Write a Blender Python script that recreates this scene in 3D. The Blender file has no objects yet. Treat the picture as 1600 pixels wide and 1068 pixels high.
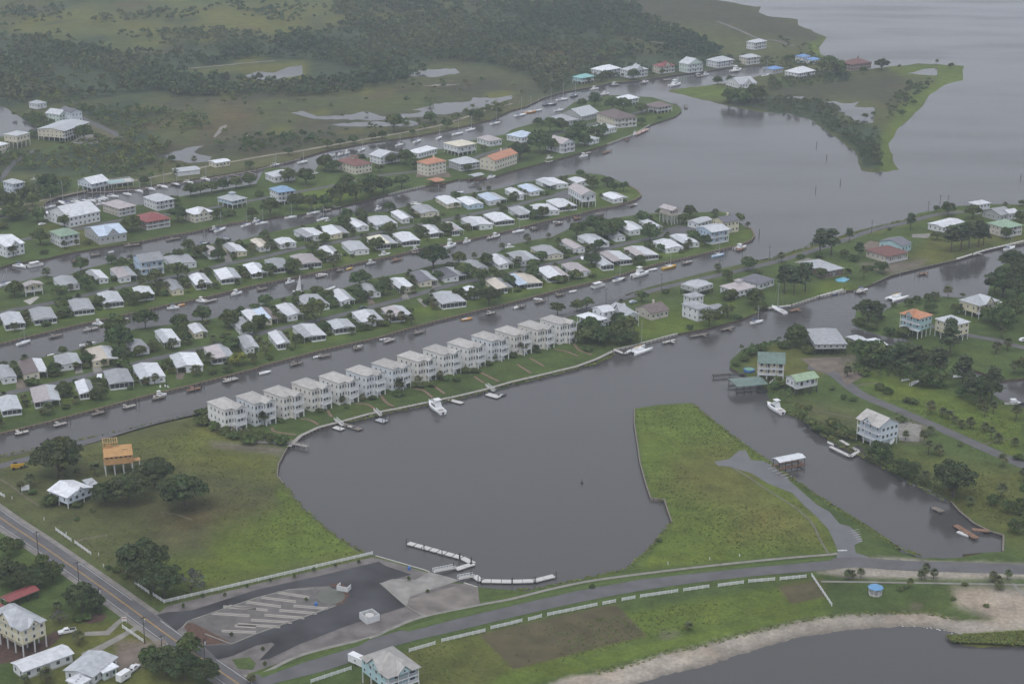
import bpy, math, random
import numpy as np
from mathutils import Matrix, Vector
from mathutils.geometry import delaunay_2d_cdt

# ------------------------------------------------------------ camera, sky, sun, exposure
SC = bpy.context.scene
COL = SC.collection
F_PX, CAM_H, HORIZON = 2700.0, 275.0, -390.0
PITCH = math.atan((534 - HORIZON) / F_PX)
ROLL = math.radians(0.4)
FW = Vector((0, math.cos(PITCH), -math.sin(PITCH)))
UP0 = Vector((0, math.sin(PITCH), math.cos(PITCH)))
RT = Vector((1, 0, 0)) * math.cos(ROLL) + UP0 * math.sin(ROLL)
UPV = RT.cross(FW)
cd = bpy.data.cameras.new('camera')
cam = bpy.data.objects.new('camera', cd)
COL.objects.link(cam)
cd.sensor_width = 36.0
cd.lens = F_PX / 1600 * 36.0
cd.clip_start, cd.clip_end = 1.0, 30000.0
cam.matrix_world = Matrix(((RT.x, UPV.x, -FW.x, 0), (RT.y, UPV.y, -FW.y, 0), (RT.z, UPV.z, -FW.z, CAM_H), (0, 0, 0, 1)))
SC.camera = cam

SUN_EL, SUN_AZ = 62.0, 200.0          # a high sun behind thick cloud, roughly behind the aircraft
world = bpy.data.worlds.new('World')
SC.world = world
world.use_nodes = True
wn = world.node_tree
wn.nodes.clear()
wo = wn.nodes.new('ShaderNodeOutputWorld')
wb = wn.nodes.new('ShaderNodeBackground')
sky = wn.nodes.new('ShaderNodeTexSky')
sky.sky_type = 'NISHITA'
sky.sun_disc = False
sky.sun_elevation = math.radians(SUN_EL)
sky.sun_rotation = math.radians(SUN_AZ)
sky.air_density, sky.dust_density, sky.ozone_density = 1.0, 6.0, 1.0
hs = wn.nodes.new('ShaderNodeHueSaturation')
hs.inputs['Saturation'].default_value = 0.22
mixc = wn.nodes.new('ShaderNodeMix')
mixc.data_type = 'RGBA'
mixc.inputs[0].default_value = 0.75     # cloud deck evens the sky out
mixc.inputs[7].default_value = (7.4, 7.8, 8.6, 1)
wn.links.new(sky.outputs[0], hs.inputs['Color'])
wn.links.new(hs.outputs[0], mixc.inputs[6])
wn.links.new(mixc.outputs[2], wb.inputs[0])
wb.inputs[1].default_value = 0.10
wn.links.new(wb.outputs[0], wo.inputs[0])
sd = bpy.data.lights.new('sun', 'SUN')
sd.energy = 0.8
sd.angle = math.radians(25)
sd.color = (1.0, 0.97, 0.93)
sun = bpy.data.objects.new('sun', sd)
COL.objects.link(sun)
_az, _el = math.radians(SUN_AZ), math.radians(SUN_EL)
sun.rotation_euler = Vector((-math.sin(_az) * math.cos(_el), -math.cos(_az) * math.cos(_el), -math.sin(_el))).to_track_quat('-Z', 'Y').to_euler()
vs = SC.view_settings
vs.view_transform = 'Standard'
vs.look = 'None'
vs.exposure = 0.28
vs.gamma = 1.0
vs.use_curve_mapping = False
SC.render.engine = 'CYCLES'
SC.cycles.max_bounces = 4
SC.cycles.diffuse_bounces = 2
SC.cycles.glossy_bounces = 2
SC.cycles.transparent_max_bounces = 4
SC.cycles.volume_bounces = 1

# ------------------------------------------------------------ picture measurements -> ground metres
LAND = 0.9
def U(px, py, z=LAND):
    d = FW * F_PX + RT * (px - 800) - UPV * (py - 534)
    t = (z - CAM_H) / d.z
    return Vector((d.x * t, d.y * t, z))
def T(t, x, y):
    r, c = divmod(t, 10)
    s = 3.8425 if r == 3 else 3.955
    return (c * 400 + x / s, (0, 260, 520, 790)[r] + y / s)
def TU(t, x, y, z=LAND):
    return U(*T(t, x, y), z)
def to_px(p):
    d = Vector(p) - Vector((0, 0, CAM_H))
    k = d.dot(FW)
    return 800 + F_PX * d.dot(RT) / k, 534 - F_PX * d.dot(UPV) / k
def P(s):
    return [tuple(float(q) for q in w.split(',')) for w in s.split()]
RNG = random.Random(7)

# ------------------------------------------------------------ mesh and object helpers
class MB:
    def __init__(self):
        self.v, self.f = [], []
    def add(self, vs_, fs_):
        o = len(self.v)
        self.v += [tuple(q) for q in vs_]
        self.f += [tuple(i + o for i in g) for g in fs_]
        return self
    def box(self, x0, x1, y0, y1, z0, z1):
        return self.add([(x0, y0, z0), (x1, y0, z0), (x1, y1, z0), (x0, y1, z0), (x0, y0, z1), (x1, y0, z1), (x1, y1, z1), (x0, y1, z1)],
                        [(3, 2, 1, 0), (4, 5, 6, 7), (0, 1, 5, 4), (1, 2, 6, 5), (2, 3, 7, 6), (3, 0, 4, 7)])
    def prism(self, poly, z0, z1):
        n = len(poly)
        return self.add([(x, y, z0) for x, y in poly] + [(x, y, z1) for x, y in poly],
                        [tuple(range(n - 1, -1, -1)), tuple(range(n, 2 * n))] + [(i, (i + 1) % n, n + (i + 1) % n, n + i) for i in range(n)])
    def rings(self, rings, cap=True):
        n = len(rings[0])
        vs_, fs_ = [], []
        for r in rings:
            vs_ += r
        for k in range(len(rings) - 1):
            for i in range(n):
                j = (i + 1) % n
                fs_.append((k * n + i, k * n + j, (k + 1) * n + j, (k + 1) * n + i))
        if cap:
            fs_.append(tuple(range(n - 1, -1, -1)))
            fs_.append(tuple(range((len(rings) - 1) * n, len(rings) * n)))
        return self.add(vs_, fs_)
    def tube(self, a, b, r0, r1=None, n=6):
        a, b = Vector(a), Vector(b)
        r1 = r0 if r1 is None else r1
        d = (b - a).normalized()
        u = d.orthogonal().normalized()
        w = d.cross(u)
        R = []
        for c, r in ((a, r0), (b, r1)):
            R.append([tuple(c + (u * math.cos(q) + w * math.sin(q)) * r) for q in (2 * math.pi * i / n for i in range(n))])
        return self.rings(R)
    def bar(self, a, b, w, h):
        """a rectangular bar from a to b, w wide (level), h high"""
        a, b = Vector(a), Vector(b)
        d = (b - a)
        s = Vector((-d.y, d.x, 0))
        s = s.normalized() * (w / 2) if s.length > 1e-6 else Vector((w / 2, 0, 0))
        u = Vector((0, 0, h / 2)) if abs(d.x) + abs(d.y) > 1e-6 else Vector((0, w / 2, 0))
        return self.rings([[tuple(c - s - u), tuple(c + s - u), tuple(c + s + u), tuple(c - s + u)] for c in (a, b)])
    def mesh(self, name, mat, smooth=False):
        m = bpy.data.meshes.new(name)
        m.from_pydata(self.v, [], self.f)
        m.materials.append(mat)
        if smooth:
            m.polygons.foreach_set('use_smooth', [True] * len(m.polygons))
        return m
    def build(self, name, mat, parent=None, smooth=False):
        return link(name, self.mesh(name, mat, smooth), parent)
def link(name, data, parent=None, loc=None):
    o = bpy.data.objects.new(name, data)
    COL.objects.link(o)
    if parent is not None:
        o.parent = parent
    if loc is not None:
        o.location = loc
    return o
def empty(name, loc, rz=0.0):
    o = link(name, None, None, loc)
    o.rotation_euler = (0, 0, rz)
    o.empty_display_size = 0.5
    return o
def tag(o, label=None, cat=None, group=None, kind=None):
    if label: o['label'] = label
    if cat: o['category'] = cat
    if group: o['group'] = group
    if kind: o['kind'] = kind
    return o
_cube = {}
def bx(name, mat, parent, c, dims, rz=0.0):
    """a box part sharing one mesh per material"""
    if mat.name not in _cube:
        _cube[mat.name] = MB().box(-.5, .5, -.5, .5, -.5, .5).mesh('block', mat)
    o = link(name, _cube[mat.name], parent, c)
    o.scale = dims
    if rz: o.rotation_euler = (0, 0, rz)
    return o
def copy_tree(o, parent=None):
    c = o.copy()
    COL.objects.link(c)
    c.parent = parent
    for ch in o.children:
        copy_tree(ch, c)
    return c
ORD = ('zeroth first second third fourth fifth sixth seventh eighth ninth tenth eleventh twelfth thirteenth fourteenth fifteenth sixteenth '
       'seventeenth eighteenth nineteenth twentieth').split()
TENS = {2: 'twenty', 3: 'thirty', 4: 'forty', 5: 'fifty', 6: 'sixty', 7: 'seventy', 8: 'eighty', 9: 'ninety'}
TENTH = {3: 'thirtieth', 4: 'fortieth', 5: 'fiftieth', 6: 'sixtieth', 7: 'seventieth', 8: 'eightieth', 9: 'ninetieth'}
def ordn(i):
    if i <= 20: return ORD[i]
    if i < 100:
        return TENTH[i // 10] if i % 10 == 0 else TENS[i // 10] + '-' + ORD[i % 10]
    return 'hundred and ' + ordn(i - 100)

# ------------------------------------------------------------ materials
MATS = {}
def mat(name, col, rough=0.7, var=0.12, scale=0.6, metal=0.0, spec=0.3, bump=0.0, bscale=8.0, rnd=0.0, stripes=None):
    if name in MATS: return MATS[name]
    m = bpy.data.materials.new(name)
    MATS[name] = m
    m.use_nodes = True
    nt = m.node_tree
    b = nt.nodes['Principled BSDF']
    b.inputs['Roughness'].default_value = rough
    b.inputs['Metallic'].default_value = metal
    b.inputs['Specular IOR Level'].default_value = spec
    c = (col[0], col[1], col[2], 1)
    tc = nt.nodes.new('ShaderNodeTexCoord')
    nz = nt.nodes.new('ShaderNodeTexNoise')
    geo = nt.nodes.new('ShaderNodeNewGeometry')
    nz.inputs['Scale'].default_value = scale
    nz.inputs['Detail'].default_value = 4.0
    nt.links.new(geo.outputs['Position'], nz.inputs['Vector'])
    mr = nt.nodes.new('ShaderNodeMapRange')
    mr.inputs[1].default_value, mr.inputs[2].default_value = 0.3, 0.7
    mr.inputs[3].default_value, mr.inputs[4].default_value = 1 - var, 1 + var
    nt.links.new(nz.outputs['Fac'], mr.inputs[0])
    val = mr.outputs[0]
    if rnd:
        oi = nt.nodes.new('ShaderNodeObjectInfo')
        mr2 = nt.nodes.new('ShaderNodeMapRange')
        mr2.inputs[3].default_value, mr2.inputs[4].default_value = 1 - rnd, 1 + rnd
        nt.links.new(oi.outputs['Random'], mr2.inputs[0])
        mu = nt.nodes.new('ShaderNodeMath'); mu.operation = 'MULTIPLY'
        nt.links.new(val, mu.inputs[0]); nt.links.new(mr2.outputs[0], mu.inputs[1])
        val = mu.outputs[0]
    vm = nt.nodes.new('ShaderNodeVectorMath'); vm.operation = 'SCALE'
    vm.inputs[0].default_value = col[:3]
    nt.links.new(val, vm.inputs['Scale'])
    nt.links.new(vm.outputs[0], b.inputs['Base Color'])
    if bump or stripes:
        bp = nt.nodes.new('ShaderNodeBump')
        bp.inputs['Distance'].default_value = bump or 0.03
        bp.inputs['Strength'].default_value = 0.6
        if stripes:
            w = nt.nodes.new('ShaderNodeTexWave')
            w.bands_direction = stripes
            w.inputs['Scale'].default_value = bscale
            nt.links.new(tc.outputs['Object'], w.inputs['Vector'])
            nt.links.new(w.outputs['Fac'], bp.inputs['Height'])
        else:
            n2 = nt.nodes.new('ShaderNodeTexNoise')
            n2.inputs['Scale'].default_value = bscale
            nt.links.new(geo.outputs['Position'], n2.inputs['Vector'])
            nt.links.new(n2.outputs['Fac'], bp.inputs['Height'])
        nt.links.new(bp.outputs[0], b.inputs['Normal'])
    return m
RC = {'w': (.64, .66, .70), 'p': (.45, .47, .50), 'g': (.30, .31, .33), 'd': (.13, .13, .15), 't': (.56, .50, .43), 'b': (.15, .115, .11),
      'u': (.48, .56, .68), 'k': (.40, .36, .37), 'c': (.66, .62, .50), 'B': (.22, .34, .50), 'R': (.23, .062, .06), 'O': (.48, .22, .12),
      'G': (.24, .34, .25), 'E': (.13, .185, .165), 'L': (.30, .40, .27), 'A': (.25, .50, .50), 'S': (.385, .37, .355), 'Z': (.13, .25, .48),
      'o': (.46, .21, .125), 'M': (.17, .075, .065)}
RN = {'w': 'white', 'p': 'pale grey', 'g': 'grey', 'd': 'dark grey', 't': 'tan', 'b': 'brown', 'u': 'pale blue', 'k': 'faded grey', 'c': 'cream',
      'B': 'blue', 'R': 'red', 'O': 'orange tiled', 'G': 'green', 'E': 'dark green', 'L': 'light green', 'A': 'aqua', 'S': 'light grey', 'Z': 'bright blue', 'o': 'orange', 'M': 'maroon'}
def roofm(c):
    return mat('roof_' + RN[c].replace(' ', '_'), RC[c], 0.45, 0.17, 0.55, 0, 0.4, rnd=0.15, stripes='X', bscale=1.2)
WC = {'w': (.68, .70, .73), 'y': (.63, .58, .43), 'c': (.62, .58, .48), 'u': (.48, .60, .74), 'g': (.42, .43, .44), 'b': (.16, .10, .085), 'a': (.42, .60, .64),
      'm': (.58, .68, .64), 'k': (.54, .50, .45), 'd': (.10, .11, .13), 'l': (.60, .66, .74), 'o': (.50, .30, .14)}
def wallm(c):
    return mat('wall_' + c, WC[c], 0.7, 0.06, 0.5, 0, 0.25, stripes='Z', bscale=2.2)
M_WHITE = mat('white_paint', (.72, .73, .75), 0.5, 0.06)
M_TRIM = mat('trim_paint', (.66, .68, .71), 0.5, 0.05)
M_GLASS = mat('window_glass', (.08, .09, .10), 0.12, 0.3, 0.9, 0, 0.6)
M_SCREEN = mat('porch_screen', (.045, .05, .055), 0.6, 0.3, 0.7)
M_DOOR = mat('door_paint', (.35, .36, .38), 0.5, 0.1)
M_POST = mat('post_paint', (.58, .59, .60), 0.6, 0.1)
M_WOOD = mat('weathered_wood', (.19, .165, .145), 0.85, 0.2, 1.2)
M_PILE = mat('piling_wood', (.06, .055, .05), 0.85, 0.25, 2.0)
M_DECK = mat('deck_boards', (.33, .31, .29), 0.8, 0.15, 1.5)
M_BROWN = mat('brown_deck', (.21, .125, .085), 0.8, 0.2, 1.0)
M_CAP = mat('bulkhead_cap', (.20, .14, .105), 0.85, 0.2, 0.6)
M_CONC = mat('concrete', (.40, .385, .36), 0.85, 0.14, 0.7)
M_ASPH = mat('asphalt', (.112, .110, .115), 0.75, 0.16, 0.18)
M_ASPHN = mat('fresh_asphalt', (.050, .049, .054), 0.8, 0.5, 0.06)
M_GRAVEL = mat('gravel', (.15, .137, .13), 0.9, 0.28, 0.22)
M_SAND = mat('sand', (.44, .39, .33), 0.9, 0.12, 0.3)
M_MULCH = mat('mulch', (.10, .06, .045), 0.95, 0.3, 0.8)
M_RED = mat('red_paint', (.42, .08, .06), 0.5, 0.1)
M_BLUE = mat('blue_paint', (.06, .16, .42), 0.5, 0.1)
M_YEL = mat('yellow_paint', (.55, .33, .03), 0.6, 0.1)
M_DARK = mat('dark_rubber', (.02, .02, .022), 0.7, 0.2)
M_METAL = mat('galvanised_metal', (.42, .43, .45), 0.4, 0.1, 1.0, 0.3)
M_PLY = mat('plywood_sheathing', (.46, .27, .12), 0.8, 0.15, 0.5)
M_BOAT = mat('white_gelcoat', (.74, .75, .77), 0.25, 0.04, 1.0, 0, 0.5)
M_CANVAS = mat('blue_canvas', (.07, .10, .20), 0.8, 0.1)

def ground_material(name, rough=0.95):
    m = bpy.data.materials.new(name)
    m.use_nodes = True
    nt = m.node_tree
    b = nt.nodes['Principled BSDF']
    b.inputs['Roughness'].default_value = rough
    b.inputs['Specular IOR Level'].default_value = 0.15
    at = nt.nodes.new('ShaderNodeAttribute'); at.attribute_name = 'tint'
    geo = nt.nodes.new('ShaderNodeNewGeometry')
    val = None
    for sc_, lo, hi, det in ((0.012, 0.80, 1.20, 5), (0.11, 0.72, 1.28, 7), (0.8, 0.74, 1.26, 5)):
        nz = nt.nodes.new('ShaderNodeTexNoise')
        nz.inputs['Scale'].default_value = sc_
        nz.inputs['Detail'].default_value = det
        nz.inputs['Roughness'].default_value = 0.62
        nt.links.new(geo.outputs['Position'], nz.inputs['Vector'])
        mr = nt.nodes.new('ShaderNodeMapRange')
        mr.inputs[1].default_value, mr.inputs[2].default_value = 0.28, 0.72
        mr.inputs[3].default_value, mr.inputs[4].default_value = lo, hi
        nt.links.new(nz.outputs['Fac'], mr.inputs[0])
        if val is None: val = mr.outputs[0]
        else:
            mu = nt.nodes.new('ShaderNodeMath'); mu.operation = 'MULTIPLY'
            nt.links.new(val, mu.inputs[0]); nt.links.new(mr.outputs[0], mu.inputs[1])
            val = mu.outputs[0]
    # drier, yellower tufts
    nz = nt.nodes.new('ShaderNodeTexNoise')
    nz.inputs['Scale'].default_value = 0.035
    nz.inputs['Detail'].default_value = 8
    nt.links.new(geo.outputs['Position'], nz.inputs['Vector'])
    cr = nt.nodes.new('ShaderNodeMapRange')
    cr.inputs[1].default_value, cr.inputs[2].default_value = 0.50, 0.68
    cr.inputs[3].default_value, cr.inputs[4].default_value = 0.0, 0.5
    nt.links.new(nz.outputs['Fac'], cr.inputs[0])
    dry = nt.nodes.new('ShaderNodeMix'); dry.data_type = 'RGBA'; dry.blend_type = 'MULTIPLY'
    dry.inputs[7].default_value = (1.18, 1.0, 0.85, 1)
    nt.links.new(cr.outputs[0], dry.inputs[0])
    nt.links.new(at.outputs['Color'], dry.inputs[6])
    vm = nt.nodes.new('ShaderNodeVectorMath'); vm.operation = 'SCALE'
    nt.links.new(dry.outputs[2], vm.inputs[0])
    nt.links.new(val, vm.inputs['Scale'])
    nt.links.new(vm.outputs[0], b.inputs['Base Color'])
    return m
M_GROUND = ground_material('grassy_ground')

def water_material():
    m = bpy.data.materials.new('water')
    m.use_nodes = True
    nt = m.node_tree
    b = nt.nodes['Principled BSDF']
    b.inputs['Base Color'].default_value = (.068, .066, .065, 1)
    b.inputs['Roughness'].default_value = 0.10
    b.inputs['IOR'].default_value = 1.33
    geo = nt.nodes.new('ShaderNodeNewGeometry')
    h = None
    for sc_, amp, st in ((0.7, 0.045, (.6, 1.2, 1)), (0.16, 0.11, (0.45, 1.3, 1)), (0.03, 0.16, (1, 1, 1))):
        mp = nt.nodes.new('ShaderNodeMapping')
        mp.inputs['Scale'].default_value = st
        mp.inputs['Rotation'].default_value = (0, 0, 0.2)
        nt.links.new(geo.outputs['Position'], mp.inputs['Vector'])
        nz = nt.nodes.new('ShaderNodeTexNoise')
        nz.inputs['Scale'].default_value = sc_
        nz.inputs['Detail'].default_value = 3
        nt.links.new(mp.outputs[0], nz.inputs['Vector'])
        mu = nt.nodes.new('ShaderNodeMath'); mu.operation = 'MULTIPLY'
        mu.inputs[1].default_value = amp
        nt.links.new(nz.outputs['Fac'], mu.inputs[0])
        if h is None: h = mu.outputs[0]
        else:
            ad = nt.nodes.new('ShaderNodeMath'); ad.operation = 'ADD'
            nt.links.new(h, ad.inputs[0]); nt.links.new(mu.outputs[0], ad.inputs[1])
            h = ad.outputs[0]
    mp = nt.nodes.new('ShaderNodeMapping')           # wind patches roughen the surface
    mp.inputs['Scale'].default_value = (.006, .016, 1)
    nt.links.new(geo.outputs['Position'], mp.inputs['Vector'])
    nz = nt.nodes.new('ShaderNodeTexNoise')
    nz.inputs['Scale'].default_value = 1.0
    nz.inputs['Detail'].default_value = 5
    nt.links.new(mp.outputs[0], nz.inputs['Vector'])
    mr = nt.nodes.new('ShaderNodeMapRange')
    mr.inputs[1].default_value, mr.inputs[2].default_value = .35, .65
    mr.inputs[3].default_value, mr.inputs[4].default_value = .08, .26
    nt.links.new(nz.outputs['Fac'], mr.inputs[0])
    nt.links.new(mr.outputs[0], b.inputs['Roughness'])
    bp = nt.nodes.new('ShaderNodeBump')
    bp.inputs['Distance'].default_value = 1.0
    bp.inputs['Strength'].default_value = 0.55
    nt.links.new(h, bp.inputs['Height'])
    nt.links.new(bp.outputs[0], b.inputs['Normal'])
    return m
M_WATER = water_material()

# ============================================================ THE SETTING
S_ = 6000
w_ = MB().add([(-S_, -S_, 0), (S_, -S_, 0), (S_, S_, 0), (-S_, S_, 0)], [(0, 1, 2, 3)]).build('water', M_WATER)
tag(w_, kind='structure')

GR = {'lawn': (.066, .096, .028), 'bright': (.100, .138, .026), 'field': (.100, .112, .030), 'dry': (.098, .084, .040), 'marsh': (.066, .068, .040), 'mgreen': (.080, .098, .036),
      'wet': (.165, .148, .128), 'dark': (.048, .068, .036), 'sand': (.31, .278, .235), 'mud': (.15, .13, .105), 'olive': (.084, .094, .036), 'yellow': (.118, .125, .034), 'levee': (.105, .112, .048)}
def seg_dist(px, py, poly, closed=True):
    d = np.full(px.shape, 1e9)
    n = len(poly)
    for i in range(n if closed else n - 1):
        (x0, y0), (x1, y1) = poly[i], poly[(i + 1) % n]
        dx, dy = x1 - x0, y1 - y0
        L = dx * dx + dy * dy + 1e-9
        t = np.clip(((px - x0) * dx + (py - y0) * dy) / L, 0, 1)
        d = np.minimum(d, np.hypot(px - x0 - t * dx, py - y0 - t * dy))
    return d
def inside(px, py, poly):
    r = np.zeros(px.shape, bool)
    n = len(poly)
    for i in range(n):
        (x0, y0), (x1, y1) = poly[i], poly[(i + 1) % n]
        if y0 == y1: continue
        c = ((y0 > py) != (y1 > py)) & (px < (x1 - x0) * (py - y0) / (y1 - y0) + x0)
        r ^= c
    return r
def roughen(pts, nat, rng, step=9.0):
    out, fl = [], []
    n = len(pts)
    for i in range(n):
        a, b = pts[i], pts[(i + 1) % n]
        L = math.hypot(b[0] - a[0], b[1] - a[1])
        k = max(1, int(L / step)) if -300 < a[0] < 1900 and -150 < a[1] < 1200 else 1
        k = min(k, 60)
        for j in range(k):
            t = j / k
            x, y = a[0] + (b[0] - a[0]) * t, a[1] + (b[1] - a[1]) * t
            if nat(a, b) and j:
                x += rng.uniform(-1, 1) * 2.2
                y += rng.uniform(-1, 1) * 1.1
            out.append((x, y))
            fl.append(nat(a, b))
    return out, fl
LANDS = []
def land(name, outline, nat, base, zones, label=None, step=7.0):
    rng = random.Random(name)
    pts, fl = roughen(outline, nat, rng)
    gx, gy = np.meshgrid(np.arange(-260, 1861, step), np.arange(-120, 1140, step * 0.8))
    gx = gx.ravel() + np.random.RandomState(1).uniform(-2, 2, gx.size)
    gy = gy.ravel() + np.random.RandomState(2).uniform(-1.5, 1.5, gy.size)
    k = inside(gx, gy, pts)
    gx, gy = gx[k], gy[k]
    k = seg_dist(gx, gy, pts) > 2.5
    gx, gy = gx[k], gy[k]
    W = [U(x, y).xy for x, y in pts] + [U(x, y).xy for x, y in zip(gx, gy)]
    nb = len(pts)
    vo, eo, fo, ov, _, _ = delaunay_2d_cdt([Vector(q) for q in W], [(i, (i + 1) % nb) for i in range(nb)], [], 1, 1e-5)
    V = np.array([tuple(q) for q in vo])
    allp = pts + list(zip(gx.tolist(), gy.tolist()))
    opx = np.array([allp[o[0]] if o else (0, 0) for o in ov], float)
    Fc = [tuple(f) for f in fo]
    # natural shores slope down to the water
    natseg = []
    Wp = [tuple(U(x, y).xy) for x, y in pts]
    z = np.full(len(V), LAND)
    dn = np.full(len(V), 1e9)
    for i in range(nb):
        if fl[i]:
            dn = np.minimum(dn, seg_dist(V[:, 0], V[:, 1], [Wp[i], Wp[(i + 1) % nb]], False))
    t = np.clip(dn / 9.0, 0, 1)
    z = -0.06 + (LAND + 0.06) * (t * t * (3 - 2 * t))
    col = np.tile(np.array(GR[base]), (len(V), 1))
    px, py = opx[:, 0], opx[:, 1]
    for poly, c, fe in zones:
        ins = inside(px, py, poly)
        d = seg_dist(px, py, poly)
        a = np.clip(0.5 + np.where(ins, d, -d) / (2 * fe), 0, 1)[:, None]
        col = col * (1 - a) + np.array(GR[c]) * a
    m = bpy.data.meshes.new(name)
    m.from_pydata([(a, b, c) for (a, b), c in zip(V.tolist(), z.tolist())], [], Fc)
    at = m.color_attributes.new('tint', 'FLOAT_COLOR', 'POINT')
    at.data.foreach_set('color', np.hstack([col, np.ones((len(V), 1))]).astype(np.float32).ravel())
    m.materials.append(M_GROUND)
    m.polygons.foreach_set('use_smooth', [True] * len(m.polygons))
    o = link(name, m)
    tag(o, kind='structure')
    # the bank under the edge
    sk = MB()
    for i in range(nb):
        a, b = Wp[i], Wp[(i + 1) % nb]
        if fl[i]: continue
        sk.add([(a[0], a[1], LAND - .02), (b[0], b[1], LAND - .02), (b[0], b[1], -1.5), (a[0], a[1], -1.5)], [(0, 1, 2, 3)])
    if sk.v:
        sk.build('bank', mat('bank_earth', (.10, .075, .055), 0.95, 0.25, 0.8), o)
    LANDS.append(pts)
    return o
def sheet(name, pxpts, m, z=LAND + 0.03, kind='structure', parent=None):
    return tag(MB().add([tuple(U(x, y).xy) + (z,) for x, y in pxpts], [tuple(range(len(pxpts)))]).build(name, m, parent), kind=None if parent else kind)
def smooth(pts, k=4):
    """Catmull-Rom through world points"""
    if len(pts) < 3: return pts
    q = [pts[0] * 2 - pts[1]] + pts + [pts[-1] * 2 - pts[-2]]
    out = []
    for i in range(1, len(q) - 2):
        for j in range(k):
            t = j / k
            a, b, c, d = q[i - 1], q[i], q[i + 1], q[i + 2]
            out.append(0.5 * ((2 * b) + (c - a) * t + (2 * a - 5 * b + 4 * c - d) * t * t + (3 * b - a - 3 * c + d) * t ** 3))
    out.append(pts[-1])
    return out
def offset(pts, o):
    r = []
    for i, p in enumerate(pts):
        d = (pts[min(i + 1, len(pts) - 1)] - pts[max(i - 1, 0)])
        d = Vector((d.x, d.y, 0)).normalized()
        r.append(p + Vector((-d.y, d.x, 0)) * o)
    return r
def ribbon(name, pts, w, m, z=LAND + 0.04, parent=None, off=0.0):
    """strip along world points; positive offset lies to the left of travel"""
    a, b = offset(pts, off + w / 2), offset(pts, off - w / 2)
    mb = MB()
    n = len(pts)
    mb.add([(p.x, p.y, z) for p in b] + [(p.x, p.y, z) for p in a], [(i, i + 1, n + i + 1, n + i) for i in range(n - 1)])
    o = mb.build(name, m, parent)
    return tag(o, kind=None if parent else 'structure')
def road(name, px, w, m, z=LAND + 0.04, **k):
    pts = smooth([U(x, y) for x, y in px])
    return ribbon(name, pts, w, m, z, **k), pts

ALWAYS = lambda a, b: True
# --- outlines measured on the photograph (full-size pixels)
L1 = P('-500,840 -200,757 0,710 160,678 330,637 520,585 640,553 760,520 860,492 921,477 977,460 1015,448 1068,434 1129,419 1200,403 1238,389 1263,384 1301,370 1342,357 1390,346 1415,341 '
       '1433,331 1460,326 1493,322 1549,319 1600,320 1750,314 1950,306 1950,345 1600,380 1536,391 1494,406 1448,416 1392,430 1364,443 1341,452 1321,454 1278,463 1235,477 1200,481 1174,492 1154,500 '
       '1098,514 1058,521 987,540 959,546 957,557 931,567 901,575 851,587 815,597 800,599 754,612 716,620 668,630 620,640 577,648 536,659 496,669 468,682 448,700 444,707 435,725 433,742 443,755 '
       '458,775 470,790 496,815 525,838 556,859 569,863 587,868 660,889 671,893 700,908 725,910 746,917 800,921 826,923 847,917 886,910 930,899 980,888 995,872 1016,855 1050,815 1042,793 1038,780 '
       '1017,778 1010,758 1000,722 995,687 991,661 991,638 1028,632 1081,629 1116,658 1154,687 1200,717 1230,740 1263,763 1301,788 1356,820 1408,856 1442,867 1504,865 1567,861 1568,836 1546,829 '
       '1522,817 1499,798 1486,783 1453,763 1432,755 1402,742 1374,725 1352,712 1341,694 1301,687 1271,672 1256,654 1225,644 1212,632 1200,626 1190,600 1168,588 1154,581 1140,573 1141,563 1161,545 1184,539 1215,530 '
       '1240,525 1291,521 1320,524 1345,533 1387,537 1425,530 1387,525 1352,515 1328,504 1336,482 1377,485 1392,475 1417,465 1443,462 1473,460 1498,462 1539,460 1544,434 1554,417 1579,402 1600,399 1950,365 '
       '2200,380 2200,590 1600,590 1564,594 1530,580 1500,572 1500,580 1540,604 1562,624 1600,637 2200,680 2200,1005 1600,1007 1530,1010 1490,1002 1481,989 1502,988 1460,979 1408,976 1330,982 1252,993 1200,1008 1112,1036 1034,1055 995,1067 900,1092 '
       '700,1150 -500,1150')
_beach = set()
def nat1(a, b):
    if a[0] >= 1390 and a[1] > 970: return True
    if a[1] > 970 and a[0] > 890: return True
    if 1190 <= a[0] <= 1345 and 500 < a[1] < 700 and a[0] < 1345: return True
    if 1345 <= a[0] <= 1500 and 694 < a[1] < 800: return True
    if 1190 < a[0] < 1440 and 319 < a[1] < 404 and b[0] > a[0]: return True
    if 575 < a[0] < 960 and 546 <= a[1] < 650: return True
    if 1300 < a[0] < 1600 and 400 < a[1] < 540 and (a[1] > 455 or a[0] > 1535): return True
    if -10 < a[0] < 960 and b[0] > a[0] and a[1] > 440 and a[1] < 720 and abs(a[1] - (710 - a[0] * 0.252)) < 25: return True
    if 1360 <= a[0] <= 1445 and 815 < a[1] < 870: return True
    return False
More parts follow.
